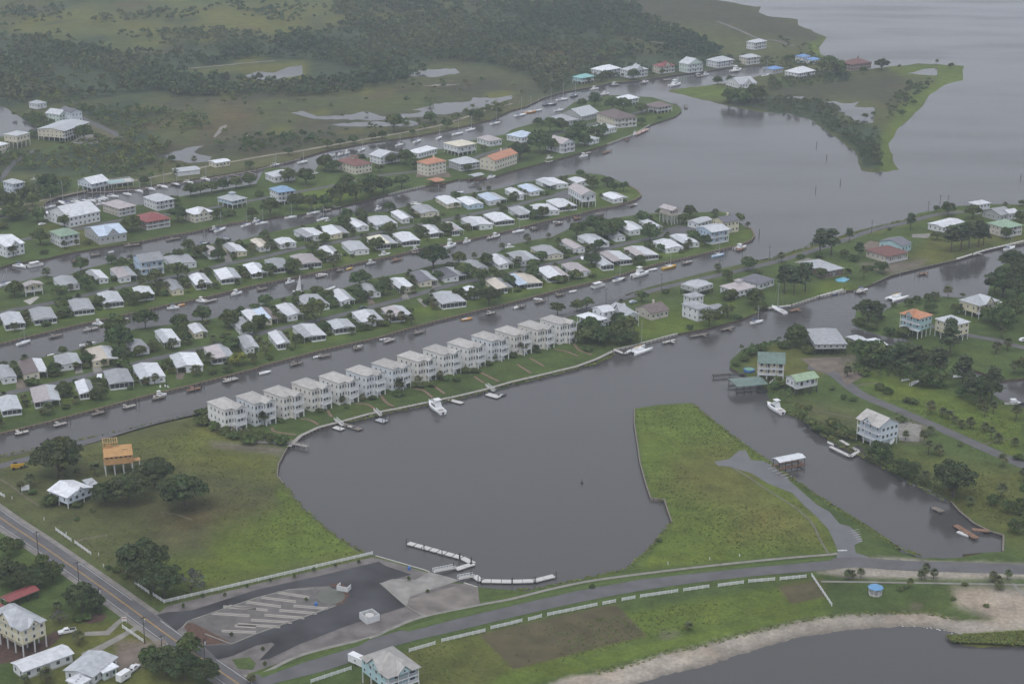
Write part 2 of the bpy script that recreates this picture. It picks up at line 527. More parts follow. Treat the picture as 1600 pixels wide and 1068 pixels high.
Z1 = [
    (P('-300,760 330,640 420,690 440,700 470,790 585,868 240,945 0,790 -300,700'), 'olive', 10),
    (P('40,730 330,660 430,705 430,750 330,730 200,700'), 'field', 14),
    (P('330,790 470,795 560,862 400,900 250,935 210,880 330,870'), 'bright', 16),
    (P('230,800 330,770 410,785 400,800 330,825 260,840'), 'dry', 30),
    (P('440,760 470,793 556,862 520,868 460,820 430,770'), 'bright', 6),
    (P('991,638 1081,629 1200,717 1275,790 1310,860 1000,888 1050,815 1010,758'), 'bright', 4),
    (P('1050,720 1130,690 1180,740 1200,790 1120,800 1040,760'), 'yellow', 24),
    (P('1150,760 1270,800 1290,850 1150,840'), 'yellow', 22),
    (P('650,1010 1280,905 1300,945 1000,1000 800,1066 640,1066'), 'bright', 6),
    (P('745,990 960,945 1010,992 800,1045'), 'dry', 4),
    (P('640,1012 745,990 800,1045 690,1110 500,1110'), 'field', 5),
    (P('1215,915 1280,905 1290,930 1235,943'), 'dry', 4),
    (P('1290,915 1600,915 1600,960 1480,960 1320,965'), 'lawn', 6),
    (P('1640,960 1600,968 1507,969 1460,960 1429,957 1356,959 1301,962 1252,969 1200,981 1138,997 1086,1011 1034,1021 982,1039 930,1052 886,1055 850,1072 800,1110 900,1120 1000,1090 1600,1030 1640,1000'), 'sand', 2),
    (P('1495,985 1460,974 1408,970 1330,975 1252,985 1200,999 1112,1026 1034,1046 985,1062 900,1092 900,1120 1100,1060 1300,1010 1500,1010'), 'wet', 5),
    (P('1490,918 1540,916 1620,920 1620,975 1560,972 1530,958 1495,945'), 'sand', 8),
    (P('1425,955 1442,945 1428,942'), 'mud', 4), (P('1033,988 1060,988 1055,997 1037,999'), 'mud', 6),
    (P('1478,992 1600,983 1620,1020 1478,1015'), 'yellow', 3),
    (P('640,1100 1000,1005 1200,965 1290,952 1300,958 1200,977 1110,1000 1030,1018 860,1062'), 'bright', 3),
    (P('330,690 445,700 440,710 330,698'), 'mud', 3),
    (P('440,690 660,640 900,585 960,550 958,560 850,590 640,645 480,690'), 'yellow', 2),
    (P('1175,550 1240,532 1290,578 1270,595 1200,595 1160,575'), 'field', 8),
    (P('1230,620 1340,640 1350,680 1280,672'), 'olive', 10),
    (P('1270,560 1340,555 1330,590 1280,580'), 'mud', 5),
    (P('1400,655 1450,660 1440,690 1410,690'), 'mud', 5),
    (P('1330,570 1600,640 1600,720 1480,670 1380,625'), 'bright', 12),
    (P('1390,700 1600,740 1600,860 1480,790'), 'field', 15),
    (P('1340,490 1520,462 1500,500 1380,530'), 'lawn', 8),
    (P('1200,460 1300,440 1340,450 1280,465'), 'bright', 6),
    (P('1400,430 1500,400 1600,378 1600,350 1450,370'), 'field', 10),
    (P('960,500 1150,470 1120,510 960,540'), 'bright', 8),
    (P('1340,412 1450,405 1440,418 1390,428'), 'mud', 4),
    (P('0,830 300,1050 300,1150 -200,1150 -200,800'), 'lawn', 8),
    (P('70,960 290,985 330,1150 0,1150'), 'field', 10),
    (P('180,1000 275,1000 230,1040 185,1050'), 'mud', 5),
    (P('-200,755 0,712 330,640 520,588 900,480 1068,437 1200,406 1200,411 900,492 520,598 330,650 0,722 -200,765'), 'olive', 2),
    (P('1200,404 1301,372 1415,343 1500,325 1500,331 1415,350 1301,380 1200,412'), 'yellow', 2),
    (P('1361,871 1434,871 1486,877 1600,880 1700,884 1700,910 1600,903 1512,904 1330,902 1278,894'), 'sand', 3),
]
land('ground', L1, nat1, 'lawn', Z1)

L2 = P('-260,742 0,677 78,658 142,641 228,618 293,603 400,575 410,571 501,547 595,526 617,519 678,502 754,483 800,472 883,450 952,435 987,424 1028,412 1073,402 1116,392 1154,383 1174,375 1179,368 1174,358 1162,353 '
       '1140,334 1124,330 1086,332 1035,334 1015,333 977,338 941,343 888,358 861,371 830,375 800,382 774,396 729,407 678,414 627,427 582,435 536,450 476,453 463,460 425,468 400,480 374,488 329,498 291,503 '
       '210,514 167,529 162,533 114,548 86,553 56,560 28,564 5,571 -260,636')
NEVER = lambda a, b: False
def streets(zs, px, w, c, fe=2):
    for i in range(len(px) - 1):
        (x0, y0), (x1, y1) = px[i], px[i + 1]
        zs.append(([(x0, y0 - w), (x1, y1 - w), (x1, y1 + w), (x0, y0 + w)], c, fe))
ZA = [(P('-200,700 200,600 600,510 1000,410 1170,370 1170,362 1000,395 600,490 200,585 -200,680'), 'bright', 8)]
land('ground', L2, NEVER, 'lawn', ZA)
L3 = P('-260,605 0,537 68,520 114,509 197,491 253,478 313,466 400,445 450,435 501,424 557,411 617,399 653,390 729,375 800,359 845,347 901,335 931,327 962,322 992,312 1002,305 997,298 982,289 962,281 941,273 911,270 '
       '883,274 850,281 815,285 789,293 754,299 691,308 648,318 602,331 562,333 541,334 488,349 440,359 400,369 374,376 329,381 291,387 253,402 207,404 177,409 126,422 96,434 71,430 25,442 0,450 -260,512')
land('ground', L3, NEVER, 'lawn', [(P('-200,560 200,480 600,395 900,325 1000,305 980,290 900,315 600,380 200,465 -200,545'), 'bright', 8)])
L4 = P('-260,480 0,417 25,410 71,404 111,394 142,389 192,381 217,378 253,370 301,362 364,348 400,345 433,338 463,336 536,321 572,312 607,303 664,290 683,288 716,280 767,277 800,267 853,253 901,240 949,225 990,210 1015,195 1055,182 '
       '1065,174 1063,167 1053,163 1020,152 962,149 946,149 921,157 898,159 868,182 835,192 800,202 789,210 746,217 691,233 633,240 582,245 562,248 541,250 500,254 492,267 465,271 450,262 415,262 400,287 364,293 '
       '275,308 222,320 162,321 149,326 83,331 51,333 0,341 -260,400')
land('ground', L4, NEVER, 'lawn', [(P('460,300 560,285 600,300 540,318 470,330'), 'bright', 5), (P('1000,190 1060,172 1055,165 960,205'), 'bright', 4), (P('60,350 140,345 200,372 100,392'), 'field', 8)])
L5 = P('-900,480 -260,395 0,336 68,325 71,316 101,305 136,298 177,295 202,293 217,293 253,286 303,280 400,264 476,245 509,235 577,222 653,212 703,202 767,187 800,172 820,167 851,152 876,144 926,136 952,130 997,126 1053,117 1103,111 1134,106 '
       '1200,100 1222,103 1215,110 1200,114 1174,120 1111,131 1078,134 1044,139 1044,142 1078,150 1129,162 1179,172 1200,174 1238,177 1268,187 1301,210 1336,236 1339,253 1344,264 1364,268 1407,264 1397,250 1390,222 1410,195 1445,162 1453,147 '
       '1481,130 1506,124 1508,101 1491,100 1443,97 1390,102 1360,106 1330,108 1311,101 1306,93 1283,83 1281,73 1293,57 1248,38 1247,29 1200,24 1186,18 1190,9 1160,6 1126,0 1080,-8 1000,-22 900,-50 900,-190 -900,-190')
def nat5(a, b):
    return a[0] > 1000 and not (a[1] > 95 and a[0] < 1225 and b[0] > a[0] and a[1] < 140)
Z5 = [
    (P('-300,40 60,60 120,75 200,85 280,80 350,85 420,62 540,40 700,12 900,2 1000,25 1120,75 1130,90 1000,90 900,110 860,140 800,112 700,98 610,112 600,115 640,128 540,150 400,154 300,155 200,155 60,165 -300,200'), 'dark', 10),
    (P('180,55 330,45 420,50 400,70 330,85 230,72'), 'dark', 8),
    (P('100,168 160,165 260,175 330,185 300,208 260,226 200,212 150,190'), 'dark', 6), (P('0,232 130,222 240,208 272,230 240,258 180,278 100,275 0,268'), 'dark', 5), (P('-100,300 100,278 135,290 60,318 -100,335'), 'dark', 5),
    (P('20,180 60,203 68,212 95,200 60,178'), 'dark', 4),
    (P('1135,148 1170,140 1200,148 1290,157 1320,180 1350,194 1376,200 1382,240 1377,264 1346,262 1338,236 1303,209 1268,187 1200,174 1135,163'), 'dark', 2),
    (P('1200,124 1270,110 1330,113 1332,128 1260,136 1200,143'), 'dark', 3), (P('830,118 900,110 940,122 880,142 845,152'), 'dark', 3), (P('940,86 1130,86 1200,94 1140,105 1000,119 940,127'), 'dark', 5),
    (P('-400,-150 500,-150 520,20 300,20 0,10 -400,20'), 'mgreen', 20),
    (P('20,33 130,20 300,48 330,15 480,20 470,50 260,60 130,70 50,42'), 'yellow', 10),
    (P('270,15 420,5 520,12 420,30 280,28'), 'yellow', 10), (P('510,30 600,18 620,26 560,38 510,36'), 'yellow', 6),
    (P('90,45 160,40 260,70 200,90 120,80 80,62'), 'mgreen', 12), (P('210,65 270,62 270,73 215,72'), 'yellow', 4),
    (P('260,150 450,140 800,118 870,130 840,150 700,190 600,210 400,245 330,225 240,170'), 'marsh', 10),
    (P('480,165 640,140 740,152 660,172 560,178'), 'mgreen', 8), (P('330,170 480,165 500,185 380,200'), 'olive', 10),
    (P('440,140 640,130 700,128 600,150 480,155'), 'olive', 8),
    (P('270,115 400,100 480,95 480,128 380,128 350,115'), 'yellow', 5),
    (P('230,230 330,200 420,200 440,225 320,250 240,250'), 'marsh', 12), (P('330,160 420,165 380,205 310,220'), 'dry', 14),
    (P('-60,330 0,322 200,285 470,236 700,192 800,160 800,170 700,201 470,246 240,288 0,335'), 'levee', 4),
    (P('960,55 1060,70 1130,55 1200,60 1280,75 1260,95 1200,90 1120,80 1000,80'), 'olive', 8),
    (P('900,-20 1130,-5 1250,35 1290,60 1270,75 1150,45 1000,30 900,10'), 'marsh', 10),
    (P('1260,70 1293,57 1281,73 1290,90 1270,85'), 'bright', 3),
    (P('1044,138 1111,131 1150,140 1135,155 1078,150'), 'bright', 4),
    (P('1200,120 1260,118 1330,125 1200,140'), 'lawn', 4),
    (P('1200,140 1400,115 1420,130 1390,165 1350,160 1230,155'), 'marsh', 6),
    (P('1290,150 1370,160 1375,190 1330,195 1300,175'), 'olive', 6),
    (P('1390,102 1508,98 1508,126 1455,147 1412,195 1392,225 1398,252 1408,266 1375,266 1375,215 1420,150 1470,122 1400,116'), 'bright', 4),
    (P('45,215 110,220 100,240 50,235'), 'lawn', 4), (P('140,195 160,195 210,225 190,225'), 'mud', 4),
    (P('120,270 240,285 200,292 100,300'), 'lawn', 4),
    (P('240,180 330,170 300,225 240,215'), 'olive', 10),
]
_zr = random.Random(77)
for k in range(130):                       # mottled stands of sedge, mud and greener grass
    cx_, cy_ = _zr.uniform(-40, 900), _zr.uniform(-10, 245)
    rx_, ry_ = _zr.uniform(10, 42), _zr.uniform(2.0, 8.0)
    a0 = _zr.uniform(0, 6.28)
    Z5.append(([(cx_ + rx_ * _zr.uniform(.6, 1.2) * math.cos(a), cy_ + ry_ * _zr.uniform(.6, 1.2) * math.sin(a) - .12 * rx_ * math.cos(a)) for a in (a0 + 6.28 * i / 9 for i in range(9))], _zr.choice(('mgreen', 'marsh', 'olive', 'dark', 'yellow', 'dry', 'dark', 'mgreen')), _zr.uniform(2, 6)))
land('marshland', L5, nat5, 'olive', Z5, step=6.0)
land('marsh_island', P('1378,14 1400,13 1424,10 1423,8 1400,10 1380,12'), ALWAYS, 'mgreen', [])

# ponds and creeks lie in the marsh
POND = ['379,119 400,112 428,114 450,105 472,102 473,117 450,121 428,126 400,124', '620,119 643,111 678,109 711,107 719,114 678,121',
        '453,176 471,173 496,182 531,181 572,174 597,182 640,178 660,174 643,172 678,162 736,158 739,152 777,153 800,149 800,155 754,169 703,178 653,183 590,188 526,187 491,186',
        '509,195 564,191 654,188 653,196 602,198 564,198', '248,246 291,231 319,228 303,238 331,245 326,253 298,255', '1288,159 1304,158 1321,162 1343,159 1334,167 1367,169 1364,192 1342,192 1326,182 1311,174',
        '1417,115 1440,109 1465,106 1464,118', '1224,153 1257,151 1254,156', '-60,166 0,165 12,170 30,182 45,192 66,200 66,208 0,214 -60,220', '726,3 750,-1 772,0 760,5',
        '344,198 353,195 355,197 347,206 336,215 333,214', '376,214 388,211 390,214 380,217', '660,134 690,132 722,131 700,134']
for k, s in enumerate(POND):
    pts, _ = roughen(P(s), ALWAYS, random.Random(k), 8)
    mt = M_WATER
    if k in (10, 11, 12): mt = mat('pale_mud', (.22, .20, .18), 0.8, 0.15, 0.2)
    sheet('pond' if mt is M_WATER else 'mud_flat', pts, mt, LAND + 0.05 + 0.004 * k)

# --- roads
_, R1 = road('road', P('-330,585 -150,700 0,808 60,848 156,915 224,964 271,998 325,1035 370,1066 470,1135'), 7.6, M_ASPH, LAND + .06)
ribbon('shoulder', R1, 11.5, mat('road_shoulder', (.21, .195, .18), 0.9, 0.2, 0.3), LAND + .03)
M_LINEY = mat('yellow_line', (.44, .27, .07), 0.7, 0.15, 1.0)
M_LINEW = mat('white_line', (.52, .52, .52), 0.7, 0.2, 1.0)
for off in (-.16, .16):
    ribbon('centre_line', R1, .17, M_LINEY, LAND + .07, off=off)
ribbon('edge_line', R1, .17, M_LINEW, LAND + .07, off=-3.2)
def sub(pts, a, b):
    n = len(pts) - 1
    return pts[int(a * n):int(b * n) + 1]
def near(pts, px):
    q = U(*px)
    return min(range(len(pts)), key=lambda i: (pts[i] - q).length)
_i = [near(R1, p) for p in ((-150, 700), (62, 840), (104, 871), (196, 933), (243, 967), (278, 990), (330, 1027), (400, 1078))]
for a, b in ((0, 1), (2, 3), (4, 5), (6, 7)):
    if _i[b] > _i[a]:
        ribbon('edge_line', R1[_i[a]:_i[b] + 1], .17, M_LINEW, LAND + .07, off=3.2)
_, R2 = road('road', P('300,1105 400,1064 504,1037 582,1009 634,993 712,975 800,954 904,931 1008,912 1112,898 1200,889 1265,884 1330,878 1382,881 1434,884 1512,886 1600,889 1900,900'), 8.2, M_ASPH, LAND + .065)
M_WALK = mat('worn_concrete', (.23, .22, .20), .9, .2, .3)
road('sidewalk', P('410,1052 473,1022 577,996 608,983 660,963 746,945 800,935 860,920 930,906 1060,889 1200,874 1294,866 1308,864'), 1.5, M_WALK, LAND + .07)
road('sidewalk', P('1294,864 1281,842 1268,816 1239,790 1200,766 1174,748 1144,730'), .8, mat('grassy_path', (.135, .135, .105), .95, .25, .4), LAND + .072)
road('sidewalk', P('1283,908 1361,909 1480,911 1600,913 1750,916'), 1.3, M_WALK, LAND + .07)
road('sidewalk', P('1583,911 1592,922 1610,932'), 1.2, M_WALK, LAND + .073)
road('road', P('-250,788 0,728 126,693 228,662 324,639 450,605 640,557 760,526 880,494 960,470 1015,455 1068,442 1200,412 1300,382 1362,360 1415,348 1480,333 1600,330 1800,324'), 5.0, M_ASPH, LAND + .06)
_, R4 = road('road', P('-250,682 0,617 83,600 157,581 253,558 329,541 430,515 521,495 628,467 678,452 729,440 800,427 825,419 881,408 930,394 977,381 1053,364 1085,358'), 5.2, M_ASPH, LAND + .06)
_, R5 = road('road', P('-250,553 0,489 33,482 86,472 177,451 228,440 303,426 354,412 400,404 463,389 526,378 602,361 678,347 741,334 800,322 830,314 871,305 900,299'), 5.2, M_ASPH, LAND + .06)
road('road', P('-250,440 0,382 100,362 200,342 300,330 400,312 476,298 521,290 552,284 590,275 648,268 700,262 760,240 820,225 900,200 980,180 1020,170'), 4.6, M_ASPH, LAND + .06)
road('road', P('1262,574 1285,577 1306,586 1342,614 1392,636 1453,662 1503,684 1554,707 1600,727 1750,790'), 6.0, M_ASPH, LAND + .06)
road('road', P('1425,507 1470,512 1516,524 1560,532 1600,543 1750,575'), 5.0, M_ASPH, LAND + .06)
road('dirt_track', P('-150,352 0,327 200,284 400,246 468,236 506,229 615,210 678,198 713,188 760,172 800,162'), 3.2, mat('track_dirt', (.27, .235, .19), 0.95, 0.2, 0.1), LAND + .05)
road('road', P('100,170 144,192 177,207 205,222'), 5.0, M_ASPH, LAND + .06)
road('road', P('60,233 43,240 20,256 5,275 -20,300'), 4.0, M_ASPH, LAND + .06)
road('dirt_track', P('985,60 1030,67 1065,73'), 3.0, MATS['track_dirt'], LAND + .05)
road('dirt_track', P('1120,33 1150,45 1185,60 1215,64 1240,72'), 4.0, M_GRAVEL, LAND + .05)
road('canal_path', P('280,108 340,103 400,97 430,95'), 3.0, MATS['track_dirt'], LAND + .05)
# cul-de-sac lots and driveways
sheet('driveway', P('1035,358 1062,352 1088,356 1090,366 1060,371 1038,368'), M_ASPH, LAND + .075)
sheet('driveway', P('866,302 885,296 900,300 893,310 872,310'), M_ASPH, LAND + .075)
sheet('driveway', P('36,470 56,463 62,464 47,476'), M_CONC, LAND + .075)
for k, s in enumerate(['143,571 156,569 160,580 147,583', '25,593 45,592 40,607 26,608', '116,574 127,573 130,582 118,584', '622,452 632,449 640,468 628,468', '651,467 658,466 668,479 663,480',
                       '275,582 290,580 285,593 275,592', '350,398 358,395 363,408 352,410', '573,465 580,463 586,474 575,476', '668,440 680,437 690,446 676,450', '1250,560 1315,558 1300,582 1278,580',
                       '1398,655 1440,664 1436,690 1405,688', '1310,582 1356,578 1350,588 1322,602', '165,985 200,955 200,962 170,992 132,993 132,987', '180,1022 255,997 262,1003 200,1040 185,1047',
                       '1240,410 1260,403 1290,408 1285,418', '1345,384 1360,376 1380,380 1360,396', '1425,366 1455,365 1450,372 1425,371', '650,272 700,268 705,277 650,277', '135,206 168,213 150,226 110,224']):
    sheet('driveway', P(s), [M_WALK, mat('packed_dirt', (.17, .14, .115), .95, .25, .2)][k % 2 if k not in (2, 3) else 0], LAND + .075 + .001 * k)

sheet('mulch_bed', P('-20,990 20,985 60,1003 85,985 100,990 78,1010 40,1030 -20,1040'), mat('brown_mulch', (.085, .052, .042), .95, .3, .8), LAND + .05)
sheet('mulch_bed', P('128,968 150,958 168,960 160,970 140,974'), MATS['brown_mulch'], LAND + .052)
sheet('driveway', P('126,1020 150,1010 185,992 222,972 227,976 190,998 158,1016 138,1032'), M_WALK, LAND + .055)

M_TURF = mat('dry_turf', (.088, .076, .040), .95, .22, .15)
sheet('dry_turf_plot', P('752,992 800,979 880,961 945,946 965,946 1009,992 900,1019 802,1044'), M_TURF, LAND + .02)
sheet('dry_turf_plot', P('1219,917 1262,910 1278,909 1290,931 1236,942'), M_TURF, LAND + .021)

M_WORN = mat('worn_earth', (.125, .112, .072), .95, .3, .25)
for k, (q, wd) in enumerate((('335,698 352,697 375,700 395,702 420,703', 2.2), ('117,846 130,842 150,838 168,836', 1.6), ('0,748 15,757 40,776 62,790', 1.1), ('250,800 275,803 300,812', .9), ('1270,640 1295,645 1330,652', 1.2),
                             ('1330,604 1350,600 1372,598', 1.4), ('905,520 940,512 1000,492', 1.0), ('1520,700 1550,690 1590,684', .9))):
    ribbon('worn_track', smooth([U(*a) for a in P(q)]), wd, M_WORN, LAND + .024 + .001 * k)

# ============================================================ BUILDINGS
MARK = []                 # landmarks (px, py, short name) used to say where trees stand
_win = {}
def window(parent, x, y, z, w=1.1, h=1.3, side=0, frame=True):
    k = (round(w, 2), round(h, 2))
    if k not in _win:
        _win[k] = (MB().box(-w / 2, w / 2, -.06, .02, -h / 2, h / 2).mesh('window', M_WHITE),
                   MB().box(-w / 2 + .11, w / 2 - .11, -.09, -.05, -h / 2 + .11, h / 2 - .11).mesh('pane', M_GLASS))
    o = link('window', _win[k][0], parent, (x, y, z))
    o.rotation_euler = (0, 0, math.radians((0, -90, 180, 90)[side]))
    link('pane', _win[k][1], o)
    return o
def door(parent, x, y, z, side=0, w=1.0, h=2.1, m=None):
    o = bx('door', m or M_DOOR, parent, (x, y, z + h / 2), (w, .12, h), math.radians((0, -90, 180, 90)[side]))
    return o
def railing(parent, pts, z, h=1.0, m=None):
    mb = MB()
    for a, b in zip(pts[:-1], pts[1:]):
        a, b = Vector(a + (0,)), Vector(b + (0,))
        mb.bar(a + Vector((0, 0, z + h)), b + Vector((0, 0, z + h)), .12, .1)
        mb.bar(a + Vector((0, 0, z + .12)), b + Vector((0, 0, z + .12)), .08, .08)
        n = max(1, int((b - a).length / .35))
        for i in range(n + 1):
            c = a.lerp(b, i / n)
            mb.box(c.x - .04, c.x + .04, c.y - .04, c.y + .04, z, z + h)
    return mb.build('railing', m or M_TRIM, parent)
def gable_roof(parent, x0, x1, y0, y1, ze, rise, axis, m, wm, xr=None, mats=None, over=0.5, th=.14):
    """two sloping slabs and the triangular wall below; axis is the ridge direction; xr = ridge position"""
    if axis == 'y':
        xr = (x0 + x1) / 2 if xr is None else xr
        f = lambda a, b, z: (a, b, z)
        a0, a1, b0, b1, ar = x0, x1, y0, y1, xr
    else:
        f = lambda a, b, z: (b, a, z)
        a0, a1, b0, b1, ar = y0, y1, x0, x1, (y0 + y1) / 2
    out = []
    for i, ae in enumerate((a0, a1)):
        mb = MB()
        ring = [[f(ae, b, ze), f(ar, b, ze + rise), f(ar, b, ze + rise + th), f(ae, b, ze + th)] for b in (b0, b1)]
        mb.rings(ring)
        o = mb.build('roof_slope', (mats[i] if mats else m), parent)
        out.append(o)
    if wm is not None and rise > .2:
        e = over
        k = 0.98
        tri = [(a0 + e, ze - .01), (a1 - e, ze - .01), (ar, ze + rise * (1 - e / max(.1, (a1 - a0) / 2)) * .99)]
        MB().rings([[f(a, b, z) for a, z in tri] for b in (b0 + e, b1 - e)]).build('gable', wm, parent)
    return out
def hip_roof(parent, x0, x1, y0, y1, ze, rise, m, th=.16, name='roof'):
    w, d = x1 - x0, y1 - y0
    cx, cy = (x0 + x1) / 2, (y0 + y1) / 2
    if w >= d:
        r = [(cx - (w - d) / 2 - .02, cy), (cx + (w - d) / 2 + .02, cy)]
    else:
        r = [(cx, cy - (d - w) / 2), (cx, cy + (d - w) / 2)]
    v = [(x0, y0, ze), (x1, y0, ze), (x1, y1, ze), (x0, y1, ze), (x0, y0, ze + th), (x1, y0, ze + th), (x1, y1, ze + th), (x0, y1, ze + th),
         r[0] + (ze + rise,), r[1] + (ze + rise,)]
    f = [(3, 2, 1, 0), (0, 1, 5, 4), (1, 2, 6, 5), (2, 3, 7, 6), (3, 0, 4, 7)]
    if w >= d:
        f += [(4, 5, 9, 8), (5, 6, 9), (6, 7, 8, 9), (7, 4, 8)]
    else:
        f += [(4, 5, 8), (5, 6, 9, 8), (6, 7, 9), (7, 4, 8, 9)]
    return MB().add(v, f).build(name, m, parent)
def solve(t, L, N, R, z, yaw=None, mix=1.0):
    l, n, r = (TU(t, *q, z) for q in (L, N, R))
    a, b = r - n, l - n
    a1 = math.atan2(a.y, a.x)
    a2 = math.atan2(b.y, b.x) - math.pi / 2
    a2 = a1 + (a2 - a1 + math.pi) % (2 * math.pi) - math.pi
    wa, wb = a.length, b.length * .7
    y = (a1 * wa + a2 * wb) / (wa + wb)
    if yaw is not None:
        y = y + (yaw - y) * mix
    ex, ey = Vector((math.cos(y), math.sin(y), 0)), Vector((-math.sin(y), math.cos(y), 0))
    w, d = max(3, a.dot(ex)), max(3, b.dot(ey))
    c = n + ex * (w / 2) + ey * (d / 2)
    return Vector((c.x, c.y, LAND)), y, w, d
def nums(s):
    return tuple(float(q) for q in s.split(','))

# ---- a raised or storeyed house
def house(t, L, N, R, ze, z0, roof, rc, wc, short, label, fl=2, ex='', rise=None, cat='house', wmax=None, dmax=None):
    L, N, R = nums(L), nums(N), nums(R)
    c, yaw, w, d = solve(t, L, N, R, ze + LAND)
    if wmax: w = min(w, wmax)
    if dmax: d = min(d, dmax)
    d = min(max(d, w * .45), w * 2.2)
    w = max(w, d * .45)
    ex_, ey_ = Vector((math.cos(yaw), math.sin(yaw), 0)), Vector((-math.sin(yaw), math.cos(yaw), 0))
    n = TU(t, *N, ze + LAND)
    c = n + ex_ * (w / 2) + ey_ * (d / 2)
    root = empty('_'.join(cat.split()), (c.x, c.y, LAND), yaw)
    tag(root, label, cat)
    MARK.append((*to_px((c.x, c.y, LAND)), short))
    FOOT.append((Vector((c.x, c.y, LAND)), yaw, w, d))
    rm, wm = roofm(rc), wallm(wc)
    ov = .55
    x0, x1, y0, y1 = -w / 2 + ov, w / 2 - ov, -d / 2 + ov, d / 2 - ov
    bf, bs = (1.7 if 'b' in ex else 0), (1.7 if 's' in ex else 0)
    X0, Y0 = x0 + bs, y0 + bf
    fh = (ze - z0) / fl
    MB().box(X0, x1, Y0, y1, z0, ze - .01).build('wall', wm, root)
    if z0 < .5:
        bx('foundation', M_CONC, root, ((X0 + x1) / 2, (Y0 + y1) / 2, z0 / 2 - .1), (x1 - X0 - .1, y1 - Y0 - .1, z0 + .2))
    else:
        nx, ny = max(2, int(w / 3.6) + 1), max(2, int(d / 4.2) + 1)
        pm = M_PILE if 'p' in ex else M_POST
        for i in range(nx):
            for j in range(ny):
                if 0 < i < nx - 1 and 0 < j < ny - 1 and (i + j) % 2: continue
                px_, py_ = x0 + .15 + (x1 - x0 - .3) * i / (nx - 1), y0 + .15 + (y1 - y0 - .3) * j / (ny - 1)
                bx('stilt', pm, root, (px_, py_, z0 / 2 - .05), (.34, .34, z0 + .1))
        if 'k' in ex:
            MB().box(X0 + 1.2, x1 - .5, Y0 + 1.2, y1 - .5, 0, z0 - .05).build('ground_floor', wallm('g') if 'K' not in ex else wm, root)
        elif 'u' in ex:
            MB().box(X0 + w * .35, x1 - .4, Y0 + d * .35, y1 - .4, 0, z0 - .05).build('ground_floor', wm, root)
    for k in range(fl):
        zf = z0 + fh * k
        if bf or bs:
            poly = [(x0, y0), (x1, y0), (x1, Y0 + .1), (X0 + .1, Y0 + .1), (X0 + .1, y1), (x0, y1)] if bf and bs else ([(x0, y0), (x1, y0), (x1, Y0), (x0, Y0)] if bf else [(x0, y0), (X0, y0), (X0, y1), (x0, y1)])
            MB().prism(poly, zf - .25, zf + .02).build('balcony', M_TRIM, root)
            pts = [(x1 - .1, y0 + .1), (x0 + .1, y0 + .1)] if bf else [(x0 + .1, y0 + .1)]
            if bs: pts.append((x0 + .1, y1 - .1))
            elif bf: pts.append((x0 + .1, Y0))
            if bf: pts.insert(0, (x1 - .1, Y0))
            railing(root, pts, zf)
        else:
            if k: bx('trim', M_TRIM, root, ((X0 + x1) / 2, (Y0 + y1) / 2, zf), (x1 - X0 + .1, y1 - Y0 + .1, .22))
        if 'n' not in ex:
            zc = zf + fh * .55
            wh = min(1.5, fh * .5)
            nf, ns = max(2, int(w / 3.0)), max(2, int(d / 3.6))
            for i in range(nf):
                xx = X0 + (x1 - X0) * (i + .5) / nf
                if bf and i % 2 == 1:
                    door(root, xx, Y0 - .05, zf + .03, 0, 1.6, 2.1, M_GLASS)
                else:
                    window(root, xx, Y0, zc, 1.1 if w < 11 else 1.4, wh, 0)
                if i % 2 == 0: window(root, xx, y1, zc, 1.1, wh, 2)
            for j in range(ns):
                yy = Y0 + (y1 - Y0) * (j + .5) / ns
                window(root, X0, yy, zc, 1.0, wh, 1)
                if j % 2 == 0: window(root, x1, yy, zc, 1.0, wh, 3)
    if bf or bs:
        zb = 0 if z0 > .5 else z0
        k = max(2, int(w / 3.5) + 1)
        if bf:
            for i in range(k):
                bx('column', M_WHITE, root, (x0 + .2 + (x1 - x0 - .4) * i / (k - 1), y0 + .16, (z0 + ze) / 2), (.22, .22, ze - z0))
        if bs:
            k = max(2, int(d / 4) + 1)
            for i in range(1, k):
                bx('column', M_WHITE, root, (x0 + .16, y0 + .2 + (y1 - y0 - .4) * i / (k - 1), (z0 + ze) / 2), (.22, .22, ze - z0))
    if z0 <= .5 and 'n' not in ex:
        door(root, X0 + (x1 - X0) * .5, Y0 - .05, z0, 0)
    if 't' in ex:
        mb = MB()
        ns_ = max(4, int(z0 / .28))
        for i in range(ns_):
            mb.box(x1 - 3.0 - i * .3, x1 - 2.7 - i * .3, y0 - 1.5, y0 - .2, z0 * (1 - (i + 1) / ns_), z0 * (1 - (i + 1) / ns_) + .12)
        mb.bar((x1 - 2.7, y0 - 1.5, z0 + .8), (x1 - 2.7 - ns_ * .3, y0 - 1.5, .8), .1, .1)
        mb.build('stairs', M_WHITE, root)
    rs = rise if rise is not None else (min(w, d) * .5 * .42)
    wx0, wx1, wy0, wy1 = -w / 2, w / 2, -d / 2, d / 2
    if roof == 'h':
        r = hip_roof(root, wx0, wx1, wy0, wy1, ze, rs, rm)
    elif roof in 'xy':
        gable_roof(root, wx0, wx1, wy0, wy1, ze, rs, roof, rm, wm)
    elif roof == 'f':
        r = MB().box(wx0, wx1, wy0, wy1, ze, ze + .35).build('roof', rm, root)
        for q in range(3):
            bx('roof_vent', M_METAL, root, (wx0 + w * (.25 + .25 * q), wy0 + d * (.4 + .1 * q), ze + .5), (.5, .5, .35))
    elif roof == 'o':
        k = 10
        ring = lambda s, z: [(w / 2 * s * math.cos(2 * math.pi * i / k), d / 2 * s * math.sin(2 * math.pi * i / k), z) for i in range(k)]
        MB().rings([ring(1, ze), ring(1, ze + .2), ring(.05, ze + rs)]).build('roof', rm, root)
